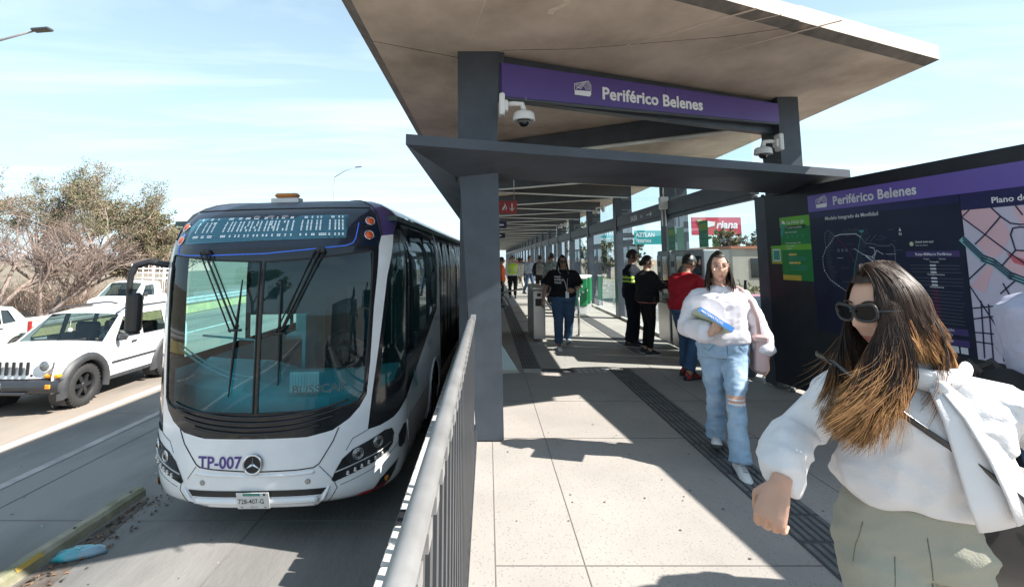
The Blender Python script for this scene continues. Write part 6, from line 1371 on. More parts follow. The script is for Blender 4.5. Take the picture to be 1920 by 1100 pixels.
def make_person(label, loc, rz, S, group=None):
    """S: dict describing pose (joints in local metres, facing -Y) and clothes"""
    root = empty('person', loc, rz); tag(root, label, 'person', group)
    k = S.get('k', 1.0); W = S.get('bulk', 1.0); seed = S.get('seed', 1); vx = S.get('voxel', .012); det = S.get('detail', 1)
    J = dict(head=(0, -.02, 1.50), neck=(0, .0, 1.36), chest=(0, .0, 1.20), waist=(0, 0, 1.02), hip=(0, 0, .90), shL=(.172, .0, 1.295), shR=(-.172, .0, 1.295), elL=(.23, .03, 1.05), elR=(-.23, .03, 1.05), wrL=(.22, -.06, .82), wrR=(-.22, -.06, .82), hL=(.09, 0, .86), hR=(-.09, 0, .86), kL=(.10, -.02, .47), kR=(-.10, -.02, .47), aL=(.10, .03, .085), aR=(-.10, .03, .085))
    J.update(S.get('J', {})); J = {a: Vector(b)*k for a, b in J.items()}
    HM = Matrix.Translation(J['head']) @ Matrix.Rotation(S.get('yaw', 0), 4, 'Z') @ Matrix.Rotation(S.get('pitch', 0), 4, 'X') @ Matrix.Rotation(S.get('roll', 0), 4, 'Y')
    hk = k*S.get('headk', .98)
    def mid(a, b, t): return J[a].lerp(J[b], t)
    shdir = (J['shL']-J['shR']).normalized()
    def tR(a, yaw_from=shdir): 
        u = yaw_from.copy(); return Matrix.Rotation(atan2(u.y, u.x), 3, 'Z')
    hipdir = (J['hL']-J['hR']).normalized(); Rs = Matrix.Rotation(atan2(shdir.y, shdir.x), 3, 'Z') @ Matrix.Rotation(-math.asin(max(-1, min(1, shdir.z))), 3, 'Y'); Rh = Matrix.Rotation(atan2(hipdir.y, hipdir.x), 3, 'Z')
    def torso(mb, g=0.0, zlow=None, hem=None):
        c = [(J['hip']+Vector((0, 0, -.05*k)), .165*W+g, .115*W+g, Rh), (J['hip']+Vector((0, 0, .03*k)), .172*W+g, .122*W+g, Rh), (J['waist'], .142*W+g, .105*W+g, Rs), (mid('waist', 'chest', .6), .150*W+g, .108*W+g, Rs), (J['chest']+Vector((0, 0, .02)), .163*W+g, .112*W+g, Rs), (J['chest'].lerp(J['neck'], .55), .170*W+g, .095*W+g, Rs), (J['chest'].lerp(J['neck'], .82), .115+g*.6, .070+g*.5, Rs), (J['neck'].lerp(J['head'], .05), .062+g*.2, .058+g*.2, Rs)]
        if hem: c = hem(c)
        mb.loft([ell(p, a*k, b*k, R=r) for p, a, b, r in c], 0)
    # ---- skin
    sk = MB(); torso(sk, -.012)
    sk.tube([J['neck']-Vector((0, 0, .05*k)), J['neck'].lerp(HM @ Vector((0, .02, -.07*hk)), .5), HM @ Vector((0, .018, -.05*hk))], [.056*k, .050*k, .048*k], 14)
    for s in 'LR':
        sk.tube([J['sh'+s], mid('sh'+s, 'el'+s, .5), J['el'+s], mid('el'+s, 'wr'+s, .4), J['wr'+s]], [r*k*W**.5 for r in (.038, .040, .035, .034, .024)], 12, dome=True)
        sk.tube([J['h'+s], mid('h'+s, 'k'+s, .5), J['k'+s], mid('k'+s, 'a'+s, .35), J['a'+s]], [r*k*W for r in (.078, .068, .048, .050, .034)], 12, dome=True)
        h = S.get('hand'+s, {}); d = J['wr'+s]-J['el'+s]; d = Vector(h['d']) if 'd' in h else d; side = 1 if s == 'L' else -1
        pn = Vector(h.get('pn', (-side, 0, 0)))
        dn = d.normalized(); hand(sk, J['wr'+s]+dn*.015*k, dn, pn, h.get('ts', side), h.get('curl', .55), k*h.get('k', .95))
    vs, fs = remesh(sk, S.get('skinvox', max(.006, vx*.75)), S.get('sks', 2))
    body = MB(); body.add(vs, fs, 0, True); head_mesh(body, HM, hk, n=64 if det else 32, m=48 if det else 24)
    body.build('body', [S['skin'], M_lip, M_eyew, M_iris, S['hairmats'][0]], root)
    # ---- trousers
    tr = MB(); f = S.get('trouser', dict(r=(.098, .088, .066, .062, .060), g=.012, low=1.0)); g = f['g']
    c = [(J['hip']+Vector((0, 0, -.09*k)), .160*W+g, .120*W+g, Rh), (J['hip']+Vector((0, 0, -.02*k)), .176*W+g, .128*W+g, Rh), (J['hip'].lerp(J['waist'], .45), .158*W+g*.6, .116*W+g*.6, Rh), (J['hip'].lerp(J['waist'], f.get('high', .80)), .146*W+g*.5, .108*W+g*.5, Rh)]
    tr.loft([ell(p, a*k, b*k, R=r) for p, a, b, r in c], 0)
    for s in 'LR':
        e = J['k'+s].lerp(J['a'+s], f['low']*.93); r = f['r']
        tr.tube([J['h'+s]+Vector((0, 0, .02*k)), mid('h'+s, 'k'+s, .45), J['k'+s], J['k'+s].lerp(e, .5), e], [q*k*W for q in r], 16, dome=False)
    vs, fs = remesh(tr, vx, 4, disp=fold(f.get('fold', .010)*k, 5, 9, seed)); m_ = MB(); m_.add(vs, fs, 0, True)
    if f.get('paint'): f['paint'](m_, J)
    T = m_.build('trousers', f['mats'], root)
    # ---- top
    tp = MB(); f = S['top']; g = f.get('g', .02)
    torso(tp, g, hem=f.get('hem'))
    for s in 'LR':
        L_ = f.get('sleeve', 1.0); A, B, C_ = J['sh'+s], J['el'+s], J['wr'+s]; r = f.get('r', (.070, .064, .058, .056, .045))
        sh = A.lerp(J['chest'].lerp(J['neck'], .55), .5)
        if L_ > .6: pts = [sh, A-Vector((0, 0, .008*k)), A.lerp(B, .28), A.lerp(B, .62), B, B.lerp(C_, .5), B.lerp(C_, .86), B.lerp(C_, .96*L_)]; rr = [r[0]*.85, r[0]*.88, r[0]*1.0, r[1], r[2], r[3], f.get('cuff', r[4]), f.get('cuff2', r[4]*.8)]
        else: e = A.lerp(B, L_*1.6); pts = [sh, A-Vector((0, 0, .008*k)), A.lerp(e, .6), e]; rr = [r[0]*.85, r[0]*.9, r[1]*1.02, r[1]*1.05]
        tp.tube(pts, [q*k*W**.5 for q in rr], 16, dome=False)
    vs, fs = remesh(tp, vx, 4, disp=fold(f.get('fold', .014)*k, 6, 6, seed+5)); m_ = MB(); m_.add(vs, fs, 0, True)
    if f.get('paint'): f['paint'](m_, J)
    m_.build(f.get('name', 'shirt'), f['mats'], root)
    # ---- shoes
    for s in 'LR':
        q = S.get('shoe', {}); shoe(root, J['a'+s]+Vector((0, 0, 0)), S.get('toe'+s, 0), q.get('mats', [M_blk, M_blk, M_blk]), k*q.get('k', 1.0), S.get('lift'+s, 0))
    # ---- hair
    hb_ = MB(); rng = random.Random(seed*7+1); hs = S.get('hair', dict(style='short'))
    mats = S['hairmats']
    if hs['style'] == 'short': haircap(hb_, HM, hk, face=1.0, zlow=-.035, grow=1.07, hairline=.062)
    elif hs['style'] == 'cap':
        haircap(hb_, HM, hk, face=1.0, zlow=-.04, grow=1.05, hairline=.05)
    elif hs['style'] == 'bun': haircap(hb_, HM, hk, face=1.0, zlow=-.04, grow=1.08, hairline=.06); hb_.ball(HM @ (Vector((0, .10, -.02))*hk), .045*hk)
    elif hs['style'] == 'long':
        haircap(hb_, HM, hk, face=hs.get('face', 1.0), zlow=hs.get('zlow', -.07), grow=1.05, hairline=hs.get('hairline', .07))
        strands(hb_, HM, hk, rng, hs.get('n', 500), hs.get('phis', [(.95, 3.14), (-3.14, -.95)]), hs.get('len', .28), hs.get('fall', .25), rad=hs.get('rad', .0028), mats=hs.get('mats'), wind=hs.get('wind', (0, 0, 0)), wave=hs.get('wave', .008), tipfrac=hs.get('tip', .7), cling=1.06)
    hb_.build('hair', mats, root)
    return root, J, HM, hk
SHB = dict(mats=[pm('shoe_black', (.02, .02, .022), rough=.5), pm('sole_white', (.55, .55, .54), rough=.6), pm('shoe_black', (.02, .02, .022))])
# ------------------------------------------------------------ woman walking in jeans
denim = fabric('light_denim', (.20, .31, .45), (.36, .48, .60), scale=5.0, bump=.4); denim_d = fabric('dark_denim', (.035, .07, .14), (.06, .11, .19), scale=4, bump=.4)
sweat = fabric('white_sweatshirt', (.72, .69, .72), (.66, .63, .67), scale=2.5, bump=.3)
def jeans_paint(m_, J):
    k_ = J['kL']
    for i, f in enumerate(m_.f):
        c = sum((Vector(m_.v[a]) for a in f), Vector())/len(f)
        if c.y < k_.y and abs(c.z-k_.z-.01) < .032+.008*noise.noise(c*60) and abs(c.x-k_.x) < .062: m_.m[i] = 1 if (int((c.z-k_.z+1)*95) % 3) else 2
W1 = dict(skin=SK1, hairmats=[H_dark, H_brown, pm('hair_auburn', (.16, .06, .03), rough=.4)], k=1.0, bulk=1.13, seed=3, voxel=.009, skinvox=.0055, yaw=-.02, pitch=.02, headk=1.02,
  J=dict(head=(.0, -.03, 1.492), neck=(0, .0, 1.335), chest=(0, .01, 1.18), waist=(0, .02, 1.00), hip=(.01, .02, .88), shR=(-.175, .0, 1.262), shL=(.175, .01, 1.265), elR=(-.27, -.03, 1.01), wrR=(-.12, -.27, 1.00), elL=(.285, .06, 1.04), wrL=(.315, -.015, .80),
    hL=(.10, .02, .84), hR=(-.085, .02, .84), kL=(.045, -.17, .50), aL=(.03, -.27, .10), kR=(-.055, .05, .47), aR=(-.05, .20, .13)),
  toeL=.15, toeR=-.1, liftL=.20, liftR=-.25,
  handR=dict(pn=(.1, 1, .1), d=(.55, .05, .8), curl=.42, ts=-1), handL=dict(pn=(-1, .1, 0), d=(.02, -.1, -1), curl=.35),
  trouser=dict(r=(.094, .080, .060, .061, .068), g=.002, low=1.10, mats=[denim, SK1, pm('torn_thread', (.7, .72, .75), rough=.9)], fold=.013, paint=jeans_paint),
  top=dict(name='sweatshirt', mats=[sweat], g=.024, fold=.014, r=(.068, .070, .068, .076, .072), cuff=.078, cuff2=.046, hem=lambda c: [(c[1][0]+Vector((0, 0, -.02)), .160*1.13, .120*1.13, c[1][3]), (c[1][0]+Vector((0, 0, .0)), .182*1.13, .140*1.13, c[1][3]), (c[1][0]+Vector((0, 0, .045)), .184*1.13, .142*1.13, c[1][3])]+[(p, a+(.012 if i == 0 else 0), b+.01, r) for i, (p, a, b, r) in enumerate(c[2:])]),
  shoe=dict(mats=[pm('shoe_white', (.70, .70, .70), rough=.5), pm('sole_dark', (.05, .05, .05), rough=.6), pm('shoe_grey', (.35, .35, .36), rough=.6)], k=1.0),
  hair=dict(style='long', n=900, len=.175, fall=.30, mats=(0, 0, 2), tip=.80, rad=.0026, face=.98, hairline=.085, phis=[(.98, 3.14), (-3.14, -.98)], wave=.004))
woman, J1_, HM1, hk1 = make_person('woman in white sweatshirt and ripped light blue jeans walking with a book', (1.87, 4.16, 0), -.24, W1)
from mathutils.bvhtree import BVHTree
def seamlines(par, lines, mat, r=.0022, name='seams', off=.0):
    """sewn lines laid on a garment: local (x, z) polylines cast on the front of the mesh"""
    me = par.data; bv = BVHTree.FromPolygons([v.co for v in me.vertices], [tuple(p.vertices) for p in me.polygons]); mb = MB()
    for ln, w_ in lines:
        pts = []
        for i in range(len(ln)-1):
            n = max(2, int(hypot(ln[i+1][0]-ln[i][0], ln[i+1][1]-ln[i][1])/.012))
            for t in range(n):
                x = ln[i][0]+(ln[i+1][0]-ln[i][0])*t/n; z = ln[i][1]+(ln[i+1][1]-ln[i][1])*t/n; h = bv.ray_cast(Vector((x, -1.2, z)), Vector((0, 1, 0)))
                if h[0] is not None: pts.append(h[0]+h[1]*off)
        if len(pts) > 2: mb.tube(pts, w_, 5)
    return mb.build(name, mat, par)
def child(root, nm): return [c for c in root.children if c.name.split('.')[0] == nm][0]
stitch = pm('denim_stitch', (.30, .40, .50), rough=.9); seam_d = pm('denim_seam', (.10, .17, .27), rough=.9)
seamlines(child(woman, 'trousers'), [([(.012, .93), (.015, .80)], .003), ([(.012, .80), (-.02, .77)], .003), ([(-.16, .87), (-.12, .845), (-.07, .90)], .0025), ([(.17, .87), (.14, .845), (.09, .90)], .0025), ([(-.15, .915), (-.05, .91), (.05, .91), (.16, .915)], .0025)], seam_d)
def glasses(par, M, k, mat_frame, lens=None, cat=False, big=False):
    mb = MB(); R = M.to_3x3()
    for s in (1, -1):
        c = Vector((s*.032, -.108, .006)); pts = []
        for i in range(21):
            a = 2*pi*i/20; x = .0255*cos(a); z = .0225*sin(a)
            if cat: x = .030*math.copysign(abs(cos(a))**.75, cos(a)); z = .021*math.copysign(abs(sin(a))**.8, sin(a)); z += .007*max(0, s*x/.03)*(1 if z > 0 else .2)
            pts.append(M @ ((c+Vector((x, abs(s*.032+x)*.16, z)))*k))
        mb.tube(pts, (.0019 if not cat else .0042)*k, 6, 0, cap=False)
        if lens: mb.add(pts[:-1], [tuple(range(20))], 1)
        mb.tube([M @ (Vector((s*.058, -.100, .010))*k), M @ (Vector((s*.077, -.05, .008))*k), M @ (Vector((s*.082, .005, .002))*k)], (.0012 if not cat else .004)*k, 5, 0)
    mb.tube([M @ (Vector((-.008, -.110, .010))*k), M @ (Vector((0, -.114, .013))*k), M @ (Vector((.008, -.110, .010))*k)], (.0013 if not cat else .003)*k, 5, 0)
    return mb.build('glasses' if not cat else 'sunglasses', [mat_frame]+([lens] if lens else []), par)
glasses(woman, HM1, hk1, pm('rose_gold', (.75, .45, .35), rough=.2, metal=.9))
mb = MB(); 
for s in (1, -1): mb.ball(HM1 @ (Vector((s*.082, -.004, -.045))*hk1), .006, n=8, m=6)
pts = [J1_['neck']+Vector((.075*sin(a), -.095-.035*cos(a)*1+.02*abs(sin(a)), .015-.045*cos(a))) for a in [radians(q) for q in range(-80, 81, 16)]]
mb.tube(pts, .0012, 5); mb.ball(pts[len(pts)//2]+Vector((0, -.004, -.008)), .008, n=8, m=6); mb.build('jewellery', M_chrome, woman)
mw = woman.matrix_world.copy(); MW = Matrix.Translation(woman.location) @ Matrix.Rotation(-.24, 4, 'Z')
def atW(MW, v): return MW @ Vector(v)
# book
bk = empty('book', atW(MW, (-.08, -.205, 1.085)), -.24); tag(bk, 'thick white book with blue spine held by the walking woman in jeans', 'book')
R = Matrix.Rotation(radians(33), 3, 'Y') @ Matrix.Rotation(radians(-14), 3, 'X')
mb = MB(); mb.box((-.02, .015, 0), (.27, .19, .030), 0, R); mb.build('pages', pm('book_pages', (.72, .71, .68), rough=.8), bk)
mb = MB(); mb.box(R @ Vector((0, -.105, 0))+Vector((-.02, .015, 0)), (.275, .008, .040), 0, R); mb.build('spine', pm('book_blue', (.05, .20, .55), (.08, .26, .6), scale=8, rough=.4), bk)
mb = MB(); mb.box(R @ Vector((0, -.005, -.018))+Vector((-.02, .015, 0)), (.276, .20, .003), 1, R); mb.box(R @ Vector((0, -.005, .018))+Vector((-.02, .015, 0)), (.276, .20, .003), 0, R); mb.build('cover', [pm('book_white', (.75, .76, .78), rough=.4), pm('book_pale_green', (.55, .62, .45), rough=.4)], bk)
X_ = R @ Vector((1, 0, 0)); Z_ = R @ Vector((0, 0, 1)); mb = MB(); put_text(mb, 'MATEMATICAS', .026, R @ Vector((-.12, -.110, -.009))+Vector((-.02, .015, 0)), X_, Z_, off=.002, bold=.02); mb.build('spine_lettering', M_white, bk)
# shoulder bag
hbg = empty('shoulder_bag', atW(MW, (.275, .07, .82)), -.24); tag(hbg, 'pale pink shoulder bag hanging behind the arm of the walking woman', 'handbag')
mb = MB(); mb.box((0, 0, 0), (.10, .27, .30), 0, Matrix.Rotation(.08, 3, 'Y'), bev=.03); M_pk = fabric('pink_leather', (.52, .37, .36), (.47, .33, .32), rough=.5, bump=.1); mb.build('bag_body', M_pk, hbg)
mb = MB(); mb.box((0, 0, .12), (.115, .28, .07), 0, Matrix.Rotation(.08, 3, 'Y'), bev=.02); mb.build('flap', M_pk, hbg)
mb = MB(); sx, sy, sz = -.125, -.07, .50
mb.tube([(-.01, -.12, .14), (-.02, -.13, .28), (-.06, -.14, .40), (-.12, -.10, .50), (-.14, 0, .515), (-.09, .08, .42), (-.02, .12, .26), (0, .12, .14)], [(.016, .004)]*8, 8); mb.build('strap', M_pk, hbg)
# ------------------------------------------------------------ woman in black T-shirt
tee = fabric('black_cotton', (.012, .012, .014), rough=.9)
W2 = dict(skin=SK2, hairmats=[H_dark], k=1.0, bulk=1.28, seed=9, voxel=.014, skinvox=.010, headk=1.0, detail=1,
  J=dict(elR=(-.30, .02, 1.05), wrR=(-.36, -.05, .84), elL=(.31, .04, 1.06), wrL=(.18, -.20, 1.02), kL=(.11, .04, .48), aL=(.11, .22, .13), kR=(-.10, -.12, .48), aR=(-.10, -.12, .085), shL=(.20, 0, 1.30), shR=(-.20, 0, 1.30)),
  liftL=-.35, handL=dict(d=(-.8, -.3, .1), pn=(0, .6, -.4), curl=.7),
  trouser=dict(r=(.105, .09, .066, .060, .058), g=.012, low=1.0, mats=[denim_d], fold=.007), top=dict(name='t_shirt', mats=[tee], g=.026, sleeve=.5, r=(.078, .082, .06, .05, .04), hem=lambda c: [(c[0][0], .20, .15, c[0][3])]+c[1:]),
  shoe=dict(mats=[pm('shoe_white', (.7, .7, .7)), pm('sole_white', (.55, .55, .54)), M_blk]), hair=dict(style='long', n=420, len=.30, rad=.004, fall=.35, face=.85, hairline=.08))
w2, J2_, HM2, hk2 = make_person('woman in black T-shirt with white lanyard and sunglasses walking between the turnstiles', (1.33, 9.15, 0), .0, W2)
glasses(w2, HM2, hk2, M_blk, M_blk, cat=True)
mb = MB(); n0 = J2_['neck']; mb.tube([n0+Vector((-.09, .0, .02)), n0+Vector((-.06, -.125, -.06)), n0+Vector((.02, -.185, -.22)), n0+Vector((.05, -.19, -.36))], [(.012, .003)]*4, 6); mb.tube([n0+Vector((.09, .0, .02)), n0+Vector((.085, -.125, -.06)), n0+Vector((.055, -.185, -.2)), n0+Vector((.05, -.19, -.36))], [(.012, .003)]*4, 6)
mb.box(n0+Vector((.05, -.195, -.42)), (.06, .006, .12)); mb.build('lanyard', M_white, w2)
mb = MB(); 
for i, s_ in enumerate(('WILD', 'WORLD', 'TOUR')): put_text(mb, s_, .045, n0+Vector((-.17, -.165-.006*i, -.13-.05*i)), (1, -.12, 0), (0, 0, 1), bold=.02, off=.01)
mb.build('shirt_print', M_white, w2)
mb = MB(); mb.tube([J2_['wrL']+Vector((.012, .004, 0)), J2_['wrL']+Vector((-.015, -.006, 0))], .034, 14); mb.build('watch', M_blk, w2)
# ------------------------------------------------------------ men and woman at the machines (seen from behind / side)
dk = fabric('dark_uniform', (.012, .014, .022), rough=.85); hi = pm('reflective_lime', (.50, .72, .08), rough=.4)
def bands(zs, mi=1, h=.018):
    def f(m_, J):
        for i, q in enumerate(m_.f):
            z = sum(m_.v[a][2] for a in q)/len(q); x = sum(m_.v[a][0] for a in q)/len(q)
            if any(abs(z-b) < h for b in zs): m_.m[i] = mi
    return f
W3 = dict(skin=SK2, hairmats=[H_dark], k=1.07, bulk=1.12, seed=12, voxel=.016, skinvox=.012, pitch=.18, yaw=.1, J=dict(elR=(-.24, -.05, 1.05), wrR=(-.15, -.25, 1.08), elL=(.25, -.02, 1.05), wrL=(.2, -.25, 1.05), aL=(.10, .02, .085), aR=(-.10, .05, .085)),
  trouser=dict(r=(.10, .09, .078, .075, .072), g=.015, low=1.05, mats=[dk], fold=.010), top=dict(name='uniform_shirt', mats=[dk, hi], g=.025, sleeve=1.0, fold=.012, paint=bands([1.23, 1.165])), shoe=SHB, hair=dict(style='short'))
w3, *_ = make_person('tall man in dark uniform with two lime reflective chest bands beside the machines', (2.62, 9.35, 0), radians(62), W3)
W4 = dict(skin=SK1, hairmats=[H_dark], k=1.0, bulk=1.10, seed=15, voxel=.016, skinvox=.012, yaw=-.2, J=dict(elR=(-.24, -.12, 1.12), wrR=(-.16, -.36, 1.16), elL=(.25, -.06, 1.08), wrL=(.22, -.30, 1.12)),
  trouser=dict(r=(.095, .08, .056, .052, .046), g=.008, low=1.0, mats=[tee], fold=.004), top=dict(name='jacket', mats=[fabric('black_jacket', (.016, .015, .018), rough=.8)], g=.05, sleeve=1.0, fold=.02, r=(.085, .08, .072, .066, .055)), shoe=SHB, hair=dict(style='bun'))
w4, J4_, *_ = make_person('woman in loose black jacket and leggings standing at the ticket machine, back turned', (2.66, 8.6, 0), radians(95), W4)
mb = MB(); mb.loft([ell((0, 0, z), .20*1.06, .150*1.06) for z in (.84, .88, .90)], 0); mb.build('shirt_hem', fabric('coral_cotton', (.55, .20, .18)), w4)
red = fabric('red_jacket', (.36, .012, .022), (.30, .010, .018), rough=.6, bump=.2)
W5 = dict(skin=SK2, hairmats=[H_dark], k=1.04, bulk=1.2, seed=18, voxel=.012, skinvox=.010, pitch=.35, J=dict(head=(0, -.10, 1.44), neck=(0, -.03, 1.32), chest=(0, .0, 1.17), shR=(-.18, -.03, 1.25), shL=(.18, -.03, 1.25), elR=(-.27, -.12, 1.03), wrR=(-.2, -.34, 1.0), elL=(.27, -.10, 1.01), wrL=(.2, -.32, 1.0), aL=(.12, -.08, .085), kL=(.12, -.10, .47), aR=(-.10, .10, .085)),
  trouser=dict(r=(.10, .085, .062, .058, .056), g=.01, low=1.0, mats=[denim_d], fold=.007), top=dict(name='jacket', mats=[red], g=.03, sleeve=1.0, fold=.016, r=(.068, .072, .066, .060, .05)), shoe=dict(mats=[pm('shoe_red', (.45, .02, .02), (.03, .02, .02), scale=12, rough=.5, lo=.45, hi=.5), M_blk, M_blk]), hair=dict(style='cap'))
w5, J5_, HM5, hk5 = make_person('man in red jacket, black cap and red trainers bent over the nearest ticket machine', (2.66, 6.95, 0), radians(118), W5)
mb = MB(); haircap(mb, HM5, hk5, face=0, zlow=.028, grow=1.14); mb.loft([[HM5 @ (Vector((.07*cos(a), -.09-.075*abs(sin(a))**.8*f, .035-.01*f))*hk5) for a in [pi*i/12 for i in range(13)]] for f in (0, 1)], 0, closed=False); mb.build('cap', M_blk, w5)
# ------------------------------------------------------------ people deeper in the station
rngp = random.Random(33)
def simple(label, x, y, rz, topc, botc, skin=SK2, hair='short', k=1.0, sleeve=1.0, walk=0, paint=None, mats=None, bulk=1.0, topname='shirt', hairm=H_dark):
    s = walk
    S = dict(skin=skin, hairmats=[hairm], k=k, bulk=bulk, seed=rngp.randint(1, 99), voxel=.022, skinvox=.018, detail=0, J=dict(kL=(.10, -.10*s-.02, .47), aL=(.10, -.22*s+.02, .085), kR=(-.10, .06*s-.02, .47), aR=(-.10, .24*s+.03, .10), elL=(.24, .08*s, 1.06), elR=(-.24, -.04*s, 1.06), wrL=(.23, .05*s-.05, .83), wrR=(-.22, -.16*s-.05, .84)),
      trouser=dict(r=(.095, .085, .068, .064, .060), g=.01, low=1.0, mats=[botc], fold=.006), top=dict(name=topname, mats=[topc]+(mats or []), g=.025, sleeve=sleeve, fold=.01, paint=paint), shoe=SHB, hair=dict(style=hair, n=90, rad=.008, len=.22) if hair == 'long' else dict(style=hair))
    return make_person(label, (x, y, 0), rz, S, None)
F = lambda n, c: fabric(n, c)
plaid = pm('plaid_shirt', (.10, .13, .12), (.22, .24, .23), scale=22, rough=.9, detail=1, lo=.48, hi=.52)
def vest(m_, J):
    for i, q in enumerate(m_.f):
        c = sum((Vector(m_.v[a]) for a in q), Vector())/len(q)
        if abs(c.x) < .19 and .95 < c.z < 1.38: m_.m[i] = 2 if (abs(c.z-1.1) < .02 or abs(abs(c.x)-.09) < .018) else 1
a5 = simple('man with black cap and green plaid shirt seen from behind, by the glass wall', 2.15, 17.2, radians(190), plaid, tee, k=1.08, bulk=1.15)
mb = MB(); haircap(mb, a5[2], a5[3], face=0, zlow=.028, grow=1.14); mb.build('cap', M_blk, a5[0])
simple('man in dark jacket with grey backpack walking away just left of the plaid shirt', 2.05, 20.2, radians(170), F('slate_jacket', (.03, .03, .04)), tee, k=1.05, walk=1)
simple('dark haired man beside the plaid shirt man, nearer the glass wall', 2.55, 21.0, radians(200), F('black_jacket', (.016, .015, .018)), tee, k=1.04)
simple('man in pale grey top and blue jeans in the sunlit gap past the turnstiles', 1.85, 23.0, radians(30), F('pale_grey_top', (.35, .38, .42)), denim_d, k=1.05, walk=1)
simple('guard in lime yellow safety vest facing the camera left of the aisle', .98, 20.5, 0, F('white_shirt', (.6, .6, .6)), tee, paint=vest, mats=[pm('vest_lime', (.55, .75, .03), rough=.5, emit=None), pm('vest_silver', (.5, .5, .45), rough=.4)], k=1.04, topname='vest')
simple('woman in long beige outfit walking in the sunlight behind the vest guard', 1.62, 26.0, radians(200), F('beige_top', (.45, .40, .33)), F('beige_cloth', (.48, .43, .36)), hair='long', walk=1)
simple('person in bright orange top half hidden at the left turnstile', .42, 16.5, radians(90), pm('orange_top', (.75, .12, .02), rough=.7), tee, k=1.0)
for i, (x, y, a, c, lab) in enumerate(((1.3, 30, 10, (.4, .4, .42), 'small figure in grey behind the beige woman'), (2.2, 33, 190, (.05, .05, .08), 'small dark figure far down the aisle near the glass'), (.7, 36, 0, (.03, .05, .1), 'small navy figure far down the left aisle'), (1.7, 40, 180, (.5, .48, .45), 'tiny pale figure far down the aisle centre'), (2.6, 45, 0, (.3, .06, .06), 'tiny figure in dark red farthest down the hall'))):
    simple(lab, x, y, radians(a), F('cloth_%s' % ('grey', 'dark', 'navy', 'pale', 'wine')[i], c), tee, walk=i % 2)
# backpack
def backpack(loc, rz, c, label, s=1.0):
    r_ = empty('backpack', loc, rz); tag(r_, label, 'backpack'); mb = MB()
    mb.loft([[(a*s, b*s, z*s) for a, b, _ in [tuple(v) for v in ell((0, 0, 0), w_, d_, 20, 3)]] for z, w_, d_ in ((-.24, .10, .05), (-.22, .145, .08), (-.05, .155, .095), (.12, .145, .08), (.21, .11, .06), (.24, .05, .03))], 0); mb.build('pack_body', c, r_)
    mb = MB(); mb.box((0, .10*s, -.08*s), (.20*s, .05*s, .2*s), bev=.02); mb.build('front_pocket', c, r_); mb = MB()
    for t in (-.09, .09): mb.tube([(t*s, -.07*s, .2*s), (t*s, -.14*s, .26*s), (t*s, -.27*s, .18*s), (t*s*1.2, -.28*s, 0), (t*s*1.3, -.14*s, -.18*s), (t*s*1.1, -.06*s, -.2*s)], [(.025*s, .006*s)]*6, 6)
    mb.build('straps', M_blk, r_); return r_
backpack((2.03, 20.0, 1.18), radians(170), fabric('grey_pack', (.22, .20, .19)), 'grey backpack on the back of the man left of the plaid shirt')
# driver of the off-roader
S = dict(skin=SK1, hairmats=[H_dark], k=.95, seed=4, voxel=.02, skinvox=.012, detail=0, J=dict(hip=(0, 0, .42), waist=(0, 0, .56), chest=(0, -.02, .76), neck=(0, -.03, .94), head=(0, -.06, 1.10), shL=(.17, -.02, .88), shR=(-.17, -.02, .88), elL=(.36, -.16, .82), wrL=(.33, -.38, 1.0), elR=(-.2, -.2, .7), wrR=(-.08, -.42, .78), hL=(.09, -.02, .38), hR=(-.09, -.02, .38), kL=(.1, -.42, .42), kR=(-.1, -.42, .42), aL=(.1, -.55, .1), aR=(-.1, -.55, .1)),
  trouser=dict(r=(.095, .085, .068, .064, .060), g=.01, low=1.0, mats=[tee]), top=dict(name='shirt', mats=[F('pale_shirt', (.55, .52, .50))], g=.02, sleeve=.4), shoe=SHB, hair=dict(style='short'))
make_person('driver seated in the white off-roader with an arm at the open window', (-7.90, 9.62+1.36, RZ+.28), 0, S)
# ------------------------------------------------------------ nearest woman, walking across in white blouse
h6 = radians(-30); O6 = Vector((1.16, 1.46, 0)); Ri = Matrix.Rotation(-h6, 3, 'Z')
def L6(x, y, z): return tuple((Ri @ (Vector((x, y, z))-O6))/.97)
blouse = fabric('white_blouse', (.74, .72, .715), (.70, .675, .68), rough=.7, scale=2.2, bump=.2); sage = fabric('sage_trousers', (.36, .35, .285), (.33, .32, .26), rough=.8, scale=2, bump=.2)
Jw = dict(head=(1.105, 1.43, 1.418), neck=(1.195, 1.46, 1.262), chest=(1.185, 1.45, 1.10), waist=(1.175, 1.47, .95), hip=(1.17, 1.49, .845), shR=(1.035, 1.51, 1.205), shL=(1.325, 1.345, 1.20), elR=(.905, 1.57, 1.055), wrR=(.765, 1.40, .985), elL=(1.555, 1.44, 1.03), wrL=(1.72, 1.58, .87), hR=(1.09, 1.52, .79), hL=(1.25, 1.44, .79), kR=(1.02, 1.33, .42), aR=(.95, 1.42, .085), kL=(1.33, 1.62, .42), aL=(1.37, 1.88, .16))
def hem6(c):
    # blouse gathers over the waistband
    p0 = c[1][0].lerp(c[2][0], .55); p1 = c[1][0].lerp(c[2][0], .8)
    return [(p0, .166, .122, c[1][3]), (p0+Vector((0, 0, .03)), .188, .142, c[1][3]), (p1+Vector((0, 0, .04)), .186, .145, c[2][3])]+[(p, a+.012, b+.015, r) for p, a, b, r in c[3:6]]+c[6:]
